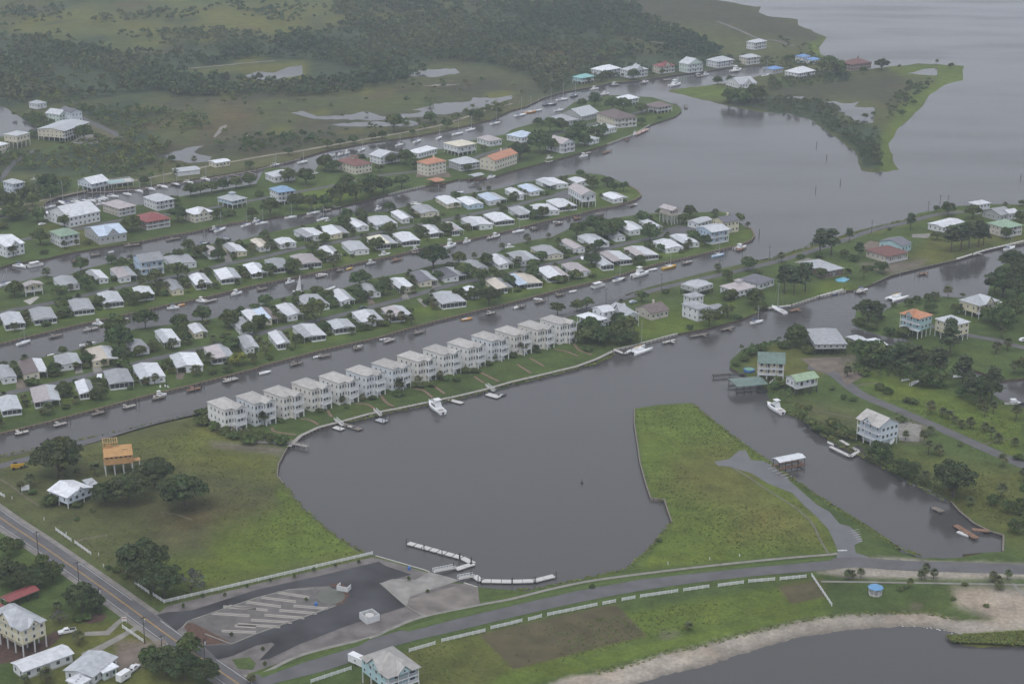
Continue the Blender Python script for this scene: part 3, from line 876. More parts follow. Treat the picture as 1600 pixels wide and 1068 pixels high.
    if 'c' in ex:
        bx('cupola', wm, root, (0, 0, ze + rs - .1), (w * .2, d * .2, 1.6))
        hip_roof(root, -w * .14, w * .14, -d * .14, d * .14, ze + rs + .7, 1.0, rm, name='cupola_roof')
    if 'd' in ex:
        q = w * .2
        MB().rings([[(-q, yy, ze - .02), (q, yy, ze - .02), (0, yy, ze + q * .95)] for yy in (wy0 + .1, -.0)]).build('gable_front', wm, root)
        for s in (-1, 1):
            MB().rings([[(s * (q + .4), yy, ze - .1), (0, yy, ze + q * 1.05), (0, yy, ze + q * 1.05 + .14), (s * (q + .4), yy, ze + .04)] for yy in (wy0 - .25, .2)]).build('gable_roof', rm, root)
        window(root, 0, wy0 + .1, ze + q * .35, .9, .9, 0)
    if 'e' in ex:
        q = d * .2
        MB().rings([[(xx, -q, ze - .02), (xx, q, ze - .02), (xx, 0, ze + q * .95)] for xx in (wx0 + .1, 0)]).build('gable_front', wm, root)
        for s in (-1, 1):
            MB().rings([[(xx, s * (q + .4), ze - .1), (xx, 0, ze + q * 1.05), (xx, 0, ze + q * 1.05 + .14), (xx, s * (q + .4), ze + .04)] for xx in (wx0 - .25, .2)]).build('gable_roof', rm, root)
        window(root, wx0 + .1, 0, ze + q * .35, .9, .9, 1)
    if 'h' in ex:
        bx('chimney', wm, root, (w * .18, d * .12, ze + rs * .8), (.9, .9, rs + 1.2))
    return root

# ---- a low manufactured home
HOMES = []
FOOT = []                 # footprints (centre, yaw, width, depth) that trees keep clear of
def low_home(c, yaw, w, d, lc, rc, style, wc, seed, root):
    rng = random.Random(seed)
    ze = 2.75 + rng.uniform(-.15, .25)
    rise = rng.uniform(.75, 1.05)
    wm = wallm(wc)
    ov = .35
    x0, x1, y0, y1 = -w / 2 + ov, w / 2 - ov, -d / 2 + ov, d / 2 - ov
    porch = 2.6 if style == 's' else 0.0
    car_l = lc != rc and lc in 'gpkdu' and rc in 'wt'
    car_r = lc != rc and not car_l
    xr = 0.0
    bx0, bx1 = x0, x1
    if car_l:
        xr = -w * .12; bx0 = -w * .14
    elif car_r:
        xr = w * .12; bx1 = w * .14
    else:
        xr = rng.uniform(-.06, .10) * w
    # under the carport side: an open bay with posts and a store room at the back
    if car_l:
        MB().box(x0, bx0 - .02, y0 + d * .5, y1, 0, ze - .02).build('store_room', wm, root)
        for q in (.0, .33, .66):
            bx('carport_post', M_POST, root, (x0 + .15, y0 + .2 + d * .5 * q, ze / 2), (.16, .16, ze))
    if car_r:
        MB().box(bx1 + .02, x1, y0 + d * .55, y1, 0, ze - .02).build('store_room', wm, root)
        for q in (.0, .33, .66):
            bx('carport_post', M_POST, root, (x1 - .15, y0 + .2 + d * .5 * q, ze / 2), (.16, .16, ze))
    MB().box(bx0, bx1, y0 + porch, y1, 0, ze - .01).build('wall', wm, root)
    if porch:
        n = max(3, int((bx1 - bx0) / 1.9))
        MB().box(bx0, bx1, y0, y0 + porch - .02, 0, .75).build('porch_base', M_TRIM, root)
        MB().box(bx0 + .04, bx1 - .04, y0 + .06, y0 + porch - .04, .78, ze - .03).build('porch_screen', M_SCREEN, root)
        for i in range(n + 1):
            bx('porch_post', M_WHITE, root, (bx0 + .06 + (bx1 - bx0 - .12) * i / n, y0 + .03, ze / 2 + .2), (.12, .1, ze - .5))
    else:
        n = max(2, int((bx1 - bx0) / 3))
        for i in range(n):
            window(root, bx0 + (bx1 - bx0) * (i + .5) / n, y0, 1.65, 1.2, 1.1, 0)
        if car_l or car_r:
            door(root, (bx0 if car_l else bx1), y0 + d * .3, .1, 1 if car_l else 3)
    ns = 3
    for j in range(ns):
        yy = y0 + porch + (y1 - y0 - porch) * (j + .5) / ns
        if not car_l or j == 0: window(root, bx0, yy, 1.65, 1.1, 1.0, 1)
        if j < 2: window(root, bx1, yy, 1.65, 1.1, 1.0, 3)
    window(root, (bx0 + bx1) / 2, y1, 1.65, 1.2, 1.0, 2)
    gable_roof(root, -w / 2, w / 2, -d / 2, d / 2, ze, rise, 'y', None, wm, xr, (roofm(lc), roofm(rc)), over=ov, th=.12)
    for q in range(rng.choice((1, 2, 2, 3))):
        bx('roof_vent', M_METAL, root, (xr + .5, rng.uniform(-.35, .35) * d, ze + rise + .12), (.35, .35, .3))
    if rng.random() < .35:
        bx('air_conditioner', M_METAL, root, (x0 - .6, rng.uniform(-.2, .3) * d, .45), (.8, .8, .9))
WN = {'w': 'white', 'y': 'yellow', 'c': 'cream', 'g': 'grey', 'u': 'pale blue', 'k': 'beige'}
def home_row(key, rowname, text):
    items = []
    for ln in text.strip().splitlines():
        p = ln.split()
        t = int(p[0])
        L, N, R = nums(p[1]), nums(p[2]), nums(p[3])
        code, style, wc = p[4], p[5][0], (p[5][1] if len(p[5]) > 1 else 'w')
        items.append((t, L, N, R, code, style, wc, T(t, *N)))
    items.sort(key=lambda q: q[7][0])
    yaws = sorted(solve(q[0], q[1], q[2], q[3], 2.8 + LAND)[1] for q in items)
    med = yaws[len(yaws) // 2]
    for i, (t, L, N, R, code, style, wc, _) in enumerate(items):
        c, yaw, w, d = solve(t, L, N, R, 2.8 + LAND, med, .72)
        w = min(max(w * 1.07, 7.0), 14.5)
        d = min(max(d * 1.1, 10.0), 20.0)
        n = TU(t, *N, 2.8 + LAND)
        c = n + Vector((math.cos(yaw), math.sin(yaw), 0)) * (w / 2) + Vector((-math.sin(yaw), math.cos(yaw), 0)) * (d / 2)
        lc, rc = code[0], code[-1]
        roof = RN[lc] if lc == rc else RN[lc] + ' and ' + RN[rc]
        porch = ' and screened porch' if style == 's' else ''
        root = empty('manufactured_home', (c.x, c.y, LAND), yaw)
        tag(root, f'home with {roof} roof, {ordn(i + 1)} from left in {rowname}', 'home', rowname)
        MARK.append((*to_px((c.x, c.y, LAND)), f'{ordn(i + 1)} home, {key} row'))
        low_home(c, yaw, w, d, lc, rc, style, wc, key + str(i), root)
        HOMES.append((Vector((c.x, c.y, LAND)), yaw, w, d))
        FOOT.append(HOMES[-1])

home_row('front', 'front home row', '''
20 -15,405 10,485 128,462 pp s
20 193,345 210,435 368,425 kp s
20 482,305 490,380 580,370 wg s
20 643,245 676,322 822,308 gg s
20 838,200 865,290 1010,262 pw p
20 1065,145 1090,220 1250,205 pw pw
20 1262,95 1310,165 1445,148 kp s
20 1478,30 1512,100 1600,90 gp p
21 88,5 130,75 205,65 wg s
11 248,990 295,1060 415,1030 gw s
11 462,960 485,1010 600,985 pp s
11 608,905 655,965 780,945 wp p
11 782,880 835,935 955,912 kp s
11 1083,780 1150,855 1285,830 pp s
11 1300,750 1330,790 1385,775 ww p
11 1440,705 1490,760 1582,745 tg sc
12 -10,665 40,735 170,710 ut s
12 188,625 225,690 350,678 wk s
12 348,605 385,660 470,640 kk p
12 508,545 560,618 625,608 pp s
12 575,525 625,590 735,572 kw s
12 703,490 780,560 890,540 kw s
12 908,462 950,510 1050,495 ww p
12 1003,430 1060,480 1155,470 pw p
''')
home_row('second', 'second home row', '''
20 -30,215 10,285 65,270 gg p
20 105,180 145,262 290,245 bw pc
20 340,145 360,205 500,190 gp p
20 540,95 570,180 722,160 tp py
20 790,60 830,110 905,80 gg p
20 935,-5 1010,65 1115,55 pw p
10 1170,985 1200,1035 1270,1022 wp py
10 1440,945 1480,1010 1512,1002 gg p
10 1505,885 1555,965 1610,950 ww p
11 -10,880 30,955 130,940 ub pc
11 88,860 190,928 290,915 wp p
11 275,805 320,870 435,840 gg p
11 478,770 520,835 605,820 wp p
11 662,735 700,785 755,765 gg p
11 828,700 885,755 980,745 pw pc
11 938,660 1010,718 1130,712 dp pc
11 1120,640 1165,690 1275,660 dp p
11 1300,590 1330,640 1415,615 gg p
11 1455,540 1500,610 1590,600 wg p
12 -20,510 50,590 150,565 gp p
12 140,490 195,555 310,540 gg pc
12 310,455 385,512 440,498 kk p
12 447,430 490,482 590,465 pp p
12 598,390 640,440 690,430 gg p
12 680,345 725,402 820,388 wp p
12 818,330 870,382 920,372 wp p
''')
home_row('third', 'third home row', '''
10 -15,905 30,985 148,965 pp s
10 188,885 210,953 342,930 gg s
10 425,825 455,895 578,880 gg s
10 598,785 640,850 760,835 pp s
10 828,755 850,802 950,790 ww s
10 1015,700 1060,770 1125,757 gg py
10 1175,675 1210,735 1305,720 wp s
10 1330,635 1365,702 1487,690 wp s
10 1510,600 1555,665 1650,650 wp s
11 65,575 105,635 215,620 gg s
11 208,545 270,610 395,590 kk s
11 372,495 430,560 525,550 wg s
11 533,470 585,525 697,515 pp p
11 703,440 745,490 868,475 cp s
11 863,395 905,470 1005,455 ww s
11 1038,360 1075,420 1155,410 wp s
11 1150,350 1210,405 1280,395 kp s
11 1268,305 1335,372 1445,350 pw p
11 1420,290 1480,345 1580,325 ww s
12 -15,250 45,305 132,295 gp s
12 128,245 165,285 282,268 ww p
12 213,210 290,255 392,240 ww s
12 548,175 625,205 690,182 wp p
''')
home_row('back', 'back home row', '''
10 333,695 375,745 482,722 gg p
10 515,655 580,702 662,685 gw p
10 688,630 735,692 835,670 kp p
10 1040,560 1060,612 1205,590 gg p
10 1262,505 1290,547 1330,540 kk p
10 1380,475 1430,535 1518,520 gw py
11 0,455 20,502 60,490 tt p
11 120,455 150,485 235,465 ww p
11 270,395 310,442 392,405 gw p
11 415,360 450,425 570,410 wg py
11 600,325 625,378 685,362 ww p
11 698,300 740,365 875,342 pp p
11 853,260 900,328 965,315 wg p
11 985,245 1020,292 1125,278 gg pc
11 1143,175 1180,235 1255,218 ww pc
11 1263,180 1310,242 1395,228 ww pu
11 1370,160 1440,218 1535,200 up p
12 -30,140 30,185 92,178 wp p
12 63,110 110,160 192,147 up p
12 200,80 235,122 345,85 pw p
12 370,75 400,102 467,88 ww p
''')

# ---- 14 townhouses: one is built, thirteen are copies
def townhouse():
    r = empty('townhouse', (0, 0, LAND))
    wm, rm = wallm('w'), roofm('S')
    W, D, E, B = 9.2, 16.5, 10.3, 3.2          # B: how far the balcony bay stands forward
    X0, X1, XB = -W, 0.0, -5.2                  # origin: foot of the front-right pillar; the house runs to -x and +y
    MB().box(X0 + .35, X1 - .35, B, D - .35, 0, E).build('wall', wm, r)
    MB().box(XB, X1 - .35, 1.7, B - .02, 0, E).build('bay_wall', wm, r)
    for z in (3.1, 6.5):
        bx('trim', M_WHITE, r, ((X0 + X1) / 2, (B + D) / 2 - .17, z), (W - .6, D - B - .25, .25))
        bx('trim', M_WHITE, r, (XB - .02, 2.5, z), (.12, 1.5, .25))
        MB().box(XB - .1, X1, .0, 1.68, z - .15, z + .15).build('balcony', M_WHITE, r)
        railing(r, [(XB, 1.6), (XB, .1), (X1 - .1, .1), (X1 - .1, 1.6)], z + .15, .95, M_WHITE)
        bx('balcony_skirt', M_WHITE, r, ((XB + X1) / 2, .04, z - .33), (X1 - XB, .08, .5))
    for x in (XB + .1, X1 - .2):
        bx('pillar', M_WHITE, r, (x, .2, E / 2), (.36, .36, E))
    for z in (4.9, 8.3):
        for k in range(3):
            window(r, XB + .95 + 1.5 * k, 1.7, z, 1.2, 2.0, 0)
        for k in range(2):
            window(r, X0 + 1.2 + 1.6 * k, B, z, 1.1, 1.7, 0)
        window(r, XB, 2.55, z, .9, 1.7, 1)
        for k in range(4):
            window(r, X0 + .35, B + 1.4 + 2.9 * k, z, .9, 1.5, 1)
            if k % 2: window(r, X1 - .35, B + 1.4 + 2.9 * k, z, .9, 1.5, 3)
        for k in range(3):
            window(r, X0 + 1.6 + 2.2 * k, D - .35, z, 1.1, 1.5, 2)
    for k in range(2):
        window(r, X0 + 1.2 + 1.6 * k, B, 1.9, 1.1, 1.3, 0)
        window(r, X0 + .35, B + 1.6 + 4.0 * k, 1.8, .9, 1.2, 1)
    door(r, X1 - 1.0, 1.65, 0, 0, 1.1, 2.3, M_GLASS)
    mb = MB()
    for i in range(9):
        mb.box(XB + .3 + i * .28, XB + .62 + i * .28, .5, 1.5, 2.6 - i * .31, 2.75 - i * .31)
    mb.bar((XB + .3, .5, 3.5), (XB + 2.8, .5, .9), .1, .1)
    mb.build('stairs', M_WHITE, r)
    hip_roof(r, X0, X1, B - .5, D, E, 1.9, rm)
    q0, q1 = XB - .35, X1 + .3                  # pediment over the balconies
    MB().rings([[(q0 + .3, y, E - .1), (q1 - .3, y, E - .1), ((q0 + q1) / 2, y, E + 1.25)] for y in (.12, 4.0)]).build('pediment', M_WHITE, r)
    for s, xe in ((-1, q0), (1, q1)):
        MB().rings([[(xe, y, E + .02), ((q0 + q1) / 2, y, E + 1.35), ((q0 + q1) / 2, y, E + 1.5), (xe, y, E + .17)] for y in (-.35, 6.5)]).build('pediment_roof', rm, r)
    MB().box(X0 + .8, X1 - .8, D - .35, D + 1.4, 2.9, 3.15).build('rear_deck', M_WHITE, r)
    railing(r, [(X0 + .9, D + 1.3), (X1 - .9, D + 1.3)], 3.15, .95, M_WHITE)
    return r
TH = P('386.4,671 432,661 475.9,650 519,637.6 561,627.5 602.8,616 642.7,604.7 682,592.5 721,582 759,571.5 795.5,560.5 831,552 866.5,543 901,534')
thp = townhouse()
for i, q in enumerate(TH):
    o = thp if i == 0 else copy_tree(thp)
    a, b = U(*TH[max(0, i - 1)]), U(*TH[min(13, i + 1)])
    o.location = U(*q)
    FOOT.append((U(q[0] - 14, q[1] - 8), math.atan2((b - a).y, (b - a).x), 9.5, 14.0))
    o.rotation_euler = (0, 0, math.atan2((b - a).y, (b - a).x) + math.radians(9))
    for ch in o.children:                    # neighbours are painted in slightly different whites
        if ch.name.split('.')[0] in ('wall', 'bay_wall'):
            ch.material_slots[0].link = 'OBJECT'
            ch.material_slots[0].material = (mat('wall_chalk', (.75, .745, .725), .7, .07, .5, 0, .25, stripes='Z', bscale=2.2), mat('wall_ivory', (.71, .69, .64), .7, .07, .5, 0, .25, stripes='Z', bscale=2.2), mat('wall_ice', (.67, .70, .735), .7, .07, .5, 0, .25, stripes='Z', bscale=2.2))[(i * 2 + i // 3) % 3]
    tag(o, f'white three-storey townhouse with balconies, {ordn(i + 1)} from left in the waterfront row', 'townhouse', 'white townhouses along the basin')
    MARK.append((q[0] - 18, q[1] - 4, f'{ordn(i + 1)} townhouse from left'))

H = house
# ---- waterfront spit beyond the townhouses
H(12, '397,920', '510,962', '590,938', 6.4, 2.6, 'h', 'w', 'w', 'white metal-roofed stilt house', 'white stilt house with bright white metal hip roof right of the townhouses', 1, 'bs')
H(12, '505,870', '565,905', '630,885', 8.5, 3.0, 'x', 'w', 'w', 'small white-roofed tower house', 'narrow white upper house with white metal roof behind the white hip-roofed house', 2, '')
H(12, '605,862', '700,930', '790,915', 6.0, 2.4, 'y', 'p', 'w', 'pale grey gabled house', 'white house with pale grey gabled roof beside the brown house on the spit', 1, 'be')
H(12, '755,870', '860,912', '975,885', 3.8, .3, 'x', 'b', 'k', 'brown-roofed spit house', 'low beige house with dark brown gabled roof and wooden deck on the spit', 1, 'h')
H(12, '1060,845', '1150,885', '1218,860', 6.8, .3, 'h', 'g', 'w', 'white grey-roofed villa', 'white two-storey villa with grey hip roof in three blocks on the spit', 2, '')
H(12, '1040,795', '1110,815', '1200,800', 6.0, .3, 'h', 'g', 'w', 'rear block of grey-roofed villa', 'rear white block with grey hip roof behind the white two-storey villa', 2, '')
H(12, '1205,860', '1250,885', '1325,868', 3.4, .3, 'h', 'g', 'w', 'low wing of grey-roofed villa', 'low white wing with grey hip roof at the right of the two-storey villa', 1, '')
H(12, '1065,715', '1140,755', '1228,715', 5.2, 2.6, 'o', 'p', 'g', 'round stilt house', 'round stilt house with pale grey cone roof by the spit road', 1, 'p', rise=1.6)
H(12, '1295,735', '1385,775', '1505,740', 3.8, .8, 'h', 'k', 'w', 'tan hip-roofed spit house', 'white spit house with wide tan-brown hip roof and small upper storey', 1, 'c')
H(12, '1430,685', '1530,730', '1600,690', 3.6, .3, 'h', 'd', 'w', 'charcoal-roofed spit house', 'low white house with wide charcoal hip roof on the spit', 1, '')
H(13, '220,592', '350,655', '455,625', 3.6, .3, 'f', 'p', 'b', 'flat-roofed house', 'low brown house with flat pale grey roof beside the blue pool', 1, '', dmax=22)
H(13, '625,510', '740,560', '855,525', 4.2, .4, 'h', 'M', 'k', 'dark red-roofed house', 'tan house with broad dark red-brown hip roof on the spit', 1, 'b')
H(13, '690,460', '830,495', '885,470', 4.6, .3, 'x', 'd', 'a', 'dark-roofed aqua house', 'aqua gabled house with dark roof tucked behind the dark red-roofed house', 1, '')
H(13, '1003,348', '1080,378', '1200,338', 3.6, .3, 'x', 'w', 'w', 'white-roofed bungalow', 'white bungalow with bright white low roof by the pines on the spit', 1, '', rise=.8)
H(13, '1235,222', '1292,240', '1380,226', 6.2, .3, 'h', 'w', 'w', 'white hip-roofed shore house', 'white two-storey shore house with white hip roof at the far right end', 2, '')
H(13, '1330,270', '1440,305', '1510,285', 4.0, .3, 'x', 'g', 'g', 'long grey shore building', 'long grey low building with grey roof below the white shore house', 1, '')
H(13, '1440,275', '1490,295', '1542,280', 4.2, .3, 'x', 'w', 'w', 'small white shore building', 'small white building with white roof beside the long grey shore building', 1, '')
H(13, '1358,348', '1472,385', '1575,362', 6.0, .4, 'h', 'G', 'k', 'green-roofed tan house', 'tan two-storey house with pale green hip roof at the right edge of the spit', 2, 'b')
# ---- right bank
H(13, '815,905', '935,945', '1018,915', 10.5, 4.0, 'h', 'O', 'a', 'aqua orange-roofed house', 'aqua stilt house with orange tiled hip roof and white balconies', 2, 'se')
H(13, '1175,825', '1310,865', '1435,828', 7.0, 2.6, 'h', 'p', 'y', 'yellow V-plan stilt house', 'yellow stilt house with wide pale grey roof on the right bank', 1, 'bd')
H(13, '1050,935', '1150,985', '1238,955', 9.0, 3.2, 'h', 'p', 'y', 'cream stilt house', 'cream stilt house with pale grey hip roof beside the aqua house', 2, '')
H(23, '255,-25', '290,72', '488,62', 5.6, 3.2, 'h', 'g', 'g', 'big grey-roofed boathouse', 'large dark stilt house with wide grey metal roof at the inlet', 1, 'p', rise=3.2)
H(23, '495,20', '560,62', '618,45', 3.4, 2.4, 'x', 'p', 'g', 'small grey boat shelter', 'small grey-roofed boat shelter right of the large grey-roofed stilt house', 1, 'pn', rise=.5, cat='boat shelter')
H(23, '612,30', '690,82', '738,70', 3.4, 2.4, 'x', 'w', 'g', 'small white boat shelter', 'small white-roofed boat shelter beside the grey boat shelter', 1, 'pn', rise=.5, cat='boat shelter')
H(22, '1545,118', '1519,188', '1690,186', 9.2, 3.6, 'x', 'E', 'y', 'green-roofed yellow house', 'pale yellow stilt house with dark green roof and white stairs at the inlet', 2, 'bt', rise=3.4, wmax=15, dmax=13)
H(23, '120,265', '175,305', '310,272', 7.2, 3.8, 'x', 'L', 'w', 'light green-roofed stilt cabin', 'white stilt cabin with light green metal gable roof beside the asphalt road', 1, 'bp')
H(23, '550,525', '685,590', '812,550', 9.6, 3.2, 'y', 'S', 'l', 'pale blue stilt house', 'pale blue stilt house with light grey gables by the private dock', 2, 'sekKt', rise=3.2)
# ---- lower left
H(30, '-90,655', '125,755', '292,690', 9.5, 4.4, 'h', 'p', 'y', 'yellow roadside stilt house', 'pale yellow stilt house with light grey gables beside the white long home', 2, 'deu', rise=3.6, dmax=19)
H(30, '70,945', '135,1000', '447,885', 3.2, .4, 'x', 'w', 'w', 'long white mobile home', 'long narrow white mobile home with white roof in front of the yellow house', 1, '', rise=.9)
H(30, '380,985', '560,1030', '708,905', 3.2, .3, 'x', 'p', 'w', 'grey L-plan home', 'grey-roofed low home beside the small white trailer', 1, '', rise=1.0)
H(30, '560,970', '620,1008', '714,965', 2.9, .3, 'f', 'w', 'm', 'white-roofed side room', 'pale green side room with flat white roof attached beside the grey low home', 1, '', cat='shed')
H(30, '400,1045', '470,1085', '545,1040', 2.8, .3, 'f', 'w', 'w', 'white flat awning', 'white flat-roofed carport in front of the grey low home', 1, 'n', cat='carport')
H(30, '15,545', '50,580', '232,500', 3.0, 2.6, 'x', 'R', 'w', 'red-roofed boat shelter', 'long red metal roofed boat shelter behind the yellow stilt house', 1, 'pn', rise=.7, cat='boat shelter', dmax=5)
H(30, '-60,600', '-30,640', '20,600', 2.8, 2.4, 'x', 'R', 'w', 'second red roof', 'red metal roofed shelter cut by the left edge below the red boat shelter', 1, 'pn', rise=.6, cat='boat shelter', dmax=5)
H(31, '630,905', '790,1040', '990,965', 8.8, 4.2, 'h', 'S', 'a', 'pale aqua gabled house', 'pale aqua stilt house with many light grey gables at the bottom edge', 2, 'bed', rise=3.4, wmax=15, dmax=17)
H(20, '315,962', '415,1022', '565,950', 4.6, 1.8, 'y', 'w', 'l', 'white gabled field house', 'white raised house with broad white gable roof in the grassy field', 1, 'd', rise=2.0)
H(20, '500,905', '560,960', '622,945', 4.0, 1.8, 'f', 'p', 'l', 'grey porch of field house', 'grey screened porch with flat roof beside the white gabled field house', 1, 'n', cat='porch')
# ---- peninsula of large houses
H(10, '-90,440', '35,500', '142,468', 6.5, .4, 'x', 'w', 'w', 'white-roofed house at left edge', 'white two-storey house with white gabled roof at the left edge by the canal', 2, 'd')
H(10, '300,403', '372,437', '498,415', 6.6, .4, 'h', 'G', 'w', 'green-roofed white house', 'white two-storey house with pale green hip roof beside the blue-roofed house', 2, 'b')
H(10, '545,375', '612,435', '778,402', 5.2, .4, 'x', 'u', 'g', 'pale blue gabled house', 'grey house with two pale blue metal gables and screened lower floor', 1, 'dk', rise=3.0)
H(10, '843,305', '905,348', '1050,318', 5.0, .4, 'h', 'R', 'b', 'red-roofed brown house', 'dark brown two-storey house with red hip roof by the canal', 2, 'b')
H(10, '640,228', '735,265', '840,240', 5.2, .4, 'h', 'k', 'k', 'beige house with arches', 'beige two-storey house with grey-brown hip roof behind the red-roofed house', 2, 'b')
H(10, '345,262', '425,318', '597,268', 6.6, .4, 'x', 'w', 'w', 'long white gabled house', 'long white two-storey house with white gabled roof below the marina', 2, '')
H(10, '285,280', '330,302', '400,278', 4.0, .3, 'h', 'w', 'w', 'small white house by marina', 'small low white house at the left end of the long white house', 1, '')
H(10, '890,188', '965,222', '1080,200', 6.0, .4, 'h', 'p', 'w', 'grey hip-roofed house', 'white two-storey house with grey hip roof behind the red-roofed brown house', 2, 'b')
H(10, '1158,268', '1200,300', '1307,272', 5.4, .4, 'h', 'w', 'c', 'white-roofed cream house', 'cream house with bright white hip roof and upper gable right of the red-roofed house', 2, 'd')
H(10, '1360,188', '1435,218', '1520,192', 5.0, 2.6, 'h', 'p', 'u', 'blue house with cupola', 'pale blue stilt house with grey pyramid roof and cupola', 1, 'cb')
H(10, '15,92', '82,112', '158,96', 9.0, 2.6, 'h', 'p', 'l', 'tall house left of marina', 'tall pale blue three-storey house with grey hip roof left of the marina', 2, 'b')
H(10, '500,82', '565,112', '663,84', 5.4, 2.6, 'x', 'w', 'l', 'marina clubhouse', 'raised white marina clubhouse with white gabled roof beside its pool deck', 1, 'b')
H(10, '1080,12', '1097,36', '1236,16', 3.2, .2, 'x', 'p', 'w', 'marina shelter', 'long open-sided marina shelter with pale grey roof by the dirt track', 1, 'n', rise=.7, cat='shelter')
H(0, '1300,992', '1330,1010', '1420,992', 3.4, .2, 'x', 'w', 'c', 'small marina building', 'small cream building with white roof beside the dirt track', 1, '', rise=.7)
H(10, '848,552', '868,597', '1010,570', 8.0, .3, 'x', 'g', 'u', 'tall blue canal house', 'tall pale blue two-storey house with grey and white roof in the back row', 2, 'b')
H(10, '138,725', '150,745', '268,725', 5.6, 2.4, 'y', 'k', 'y', 'cream gabled stilt house', 'cream stilt house with faded grey gable above a concrete driveway', 1, 'b', dmax=12)
H(11, '62,138', '138,165', '255,152', 8.5, 2.8, 'h', 'B', 'w', 'blue hip-roofed stilt house', 'white stilt house with blue hip roof and rows of galleries', 2, 'b')
H(11, '55,42', '110,68', '247,48', 4.2, .4, 'h', 'p', 'w', 'grey-roofed house by the bay', 'low white house with pale grey hip roof by the small marina bay', 1, '')
H(1, '510,990', '612,1028', '715,1006', 6.2, .4, 'h', 'M', 'c', 'red-roofed cream villa', 'cream two-storey villa with dark red hip roof and red cupola', 2, 'c')
H(1, '715,952', '768,975', '885,948', 5.4, .4, 'y', 'p', 'w', 'grey-roofed white villa', 'white villa with pale grey gables left of the bright white roof', 2, '')
H(1, '925,938', '1005,950', '1128,918', 4.0, .3, 'h', 'w', 'w', 'bright white hip roof', 'low house with very bright white hip roof near the marina', 1, '')
H(1, '1160,882', '1250,908', '1365,886', 7.0, 2.6, 'h', 'c', 'w', 'cream flat-hipped stilt house', 'white stilt house with cream low hip roof and galleries', 1, 'b', rise=1.2)
H(1, '998,998', '1062,1018', '1175,992', 8.5, .4, 'h', 'o', 'c', 'orange-roofed villa', 'cream three-storey villa with orange hip roof at the canal edge', 3, 'h')
H(1, '1178,992', '1262,1018', '1400,1000', 5.0, .4, 'h', 'p', 'g', 'grey villa between orange roofs', 'grey villa with pale grey hip roof between the two orange-roofed villas', 2, 'b')
H(1, '1415,972', '1475,995', '1590,942', 7.5, .4, 'x', 'o', 'c', 'gabled orange-roofed villa', 'cream two-storey villa with orange gabled roof and chimney', 2, 'h')
H(1, '1370,850', '1442,875', '1520,860', 4.2, .4, 'h', 'k', 'w', 'tan roof behind orange villa', 'low white house with tan-brown roof behind the gabled orange-roofed villa', 1, '')
H(2, '-30,832', '60,852', '142,828', 4.2, .4, 'h', 'u', 'w', 'bluish-white roofed house', 'low white house with bluish white hip roof among the trees', 1, '')
H(2, '255,858', '310,892', '365,868', 7.2, .4, 'y', 'k', 'w', 'tall narrow white house', 'tall narrow white house with brown gable among trees near the canal', 2, 'b')
H(2, '322,692', '430,722', '522,692', 4.2, .4, 'x', 'p', 'g', 'long grey house', 'long low grey house with pale grey roof beside the marina channel', 1, '')
H(2, '250,720', '340,750', '405,735', 4.0, .4, 'h', 'g', 'g', 'grey house left of long house', 'low house with dark grey hip roof just below the long grey house', 1, '')
H(2, '565,692', '640,738', '758,716', 7.4, .4, 'h', 'b', 'c', 'cream brown-roofed villa', 'cream two-storey villa with dark brown hip roof near the peninsula tip', 2, 'b')
H(2, '490,782', '572,803', '640,782', 4.2, .4, 'h', 'p', 'w', 'grey house below cream villa', 'white house with pale grey hip roof in front of the cream brown-roofed villa', 1, '')
H(2, '630,606', '692,622', '782,602', 5.4, 2.4, 'h', 'w', 'w', 'white stilt house near tip', 'white stilt house with bright white roof near the peninsula tip', 1, 'b')
H(2, '815,648', '900,668', '995,652', 5.0, 2.4, 'h', 'b', 'g', 'brown-roofed house at tip', 'dark stilt house with broad brown roof at the very tip of the peninsula', 1, 'b')
H(2, '440,850', '480,870', '520,850', 3.6, .3, 'h', 'p', 'w', 'small hidden white house', 'small white house half hidden by trees left of the seawall', 1, '')
# ---- far row
H(2, '388,472', '432,486', '498,468', 5.2, 2.2, 'h', 'A', 'a', 'aqua-roofed far house', 'small aqua house with aqua roof at the left end of the far row', 1, 'b')
H(2, '505,422', '562,440', '660,418', 6.4, .4, 'h', 'w', 'w', 'white-roofed far house', 'white two-storey house with white hip roof in the far row', 2, 'b')
H(2, '680,425', '735,442', '835,424', 6.6, .4, 'h', 'p', 'w', 'grey-dormered far house', 'white two-storey house with grey dormered roof left of the red-roofed house', 2, 'bdh')
H(2, '868,402', '915,414', '1010,402', 6.6, .4, 'h', 'R', 'c', 'red-roofed far house', 'cream house with red roof and white dormer in the far row', 2, 'bd')
H(2, '1045,385', '1092,400', '1175,384', 8.0, .4, 'y', 'p', 'm', 'steep-gabled far house', 'tall pale mint house with steep grey gable in the far row', 2, 'b', rise=4.5)
H(2, '1205,368', '1272,384', '1372,368', 6.0, .4, 'h', 'p', 'w', 'grey hip-roofed far house', 'long white house with grey hip roof right of the steep-gabled house', 2, 'b')
H(2, '1400,348', '1452,360', '1540,350', 6.6, .4, 'h', 'p', 'c', 'rightmost far house', 'cream two-storey house with grey hip roof at the right end of the far row', 2, 'b')
H(2, '1465,255', '1502,267', '1562,252', 7.0, .4, 'h', 'p', 'w', 'small far house behind row', 'small white house standing behind the right end of the far row', 2, 'b')
H(2, '1360,492', '1405,522', '1497,506', 5.0, 1.0, 'x', 'p', 'w', 'white house on the point', 'white house with pale grey roof on the marshy point across the channel', 1, 'd')
H(3, '175,345', '215,355', '255,345', 6.0, .4, 'h', 'Z', 'w', 'blue-roofed point house', 'white house with bright blue roof on the point', 2, '')
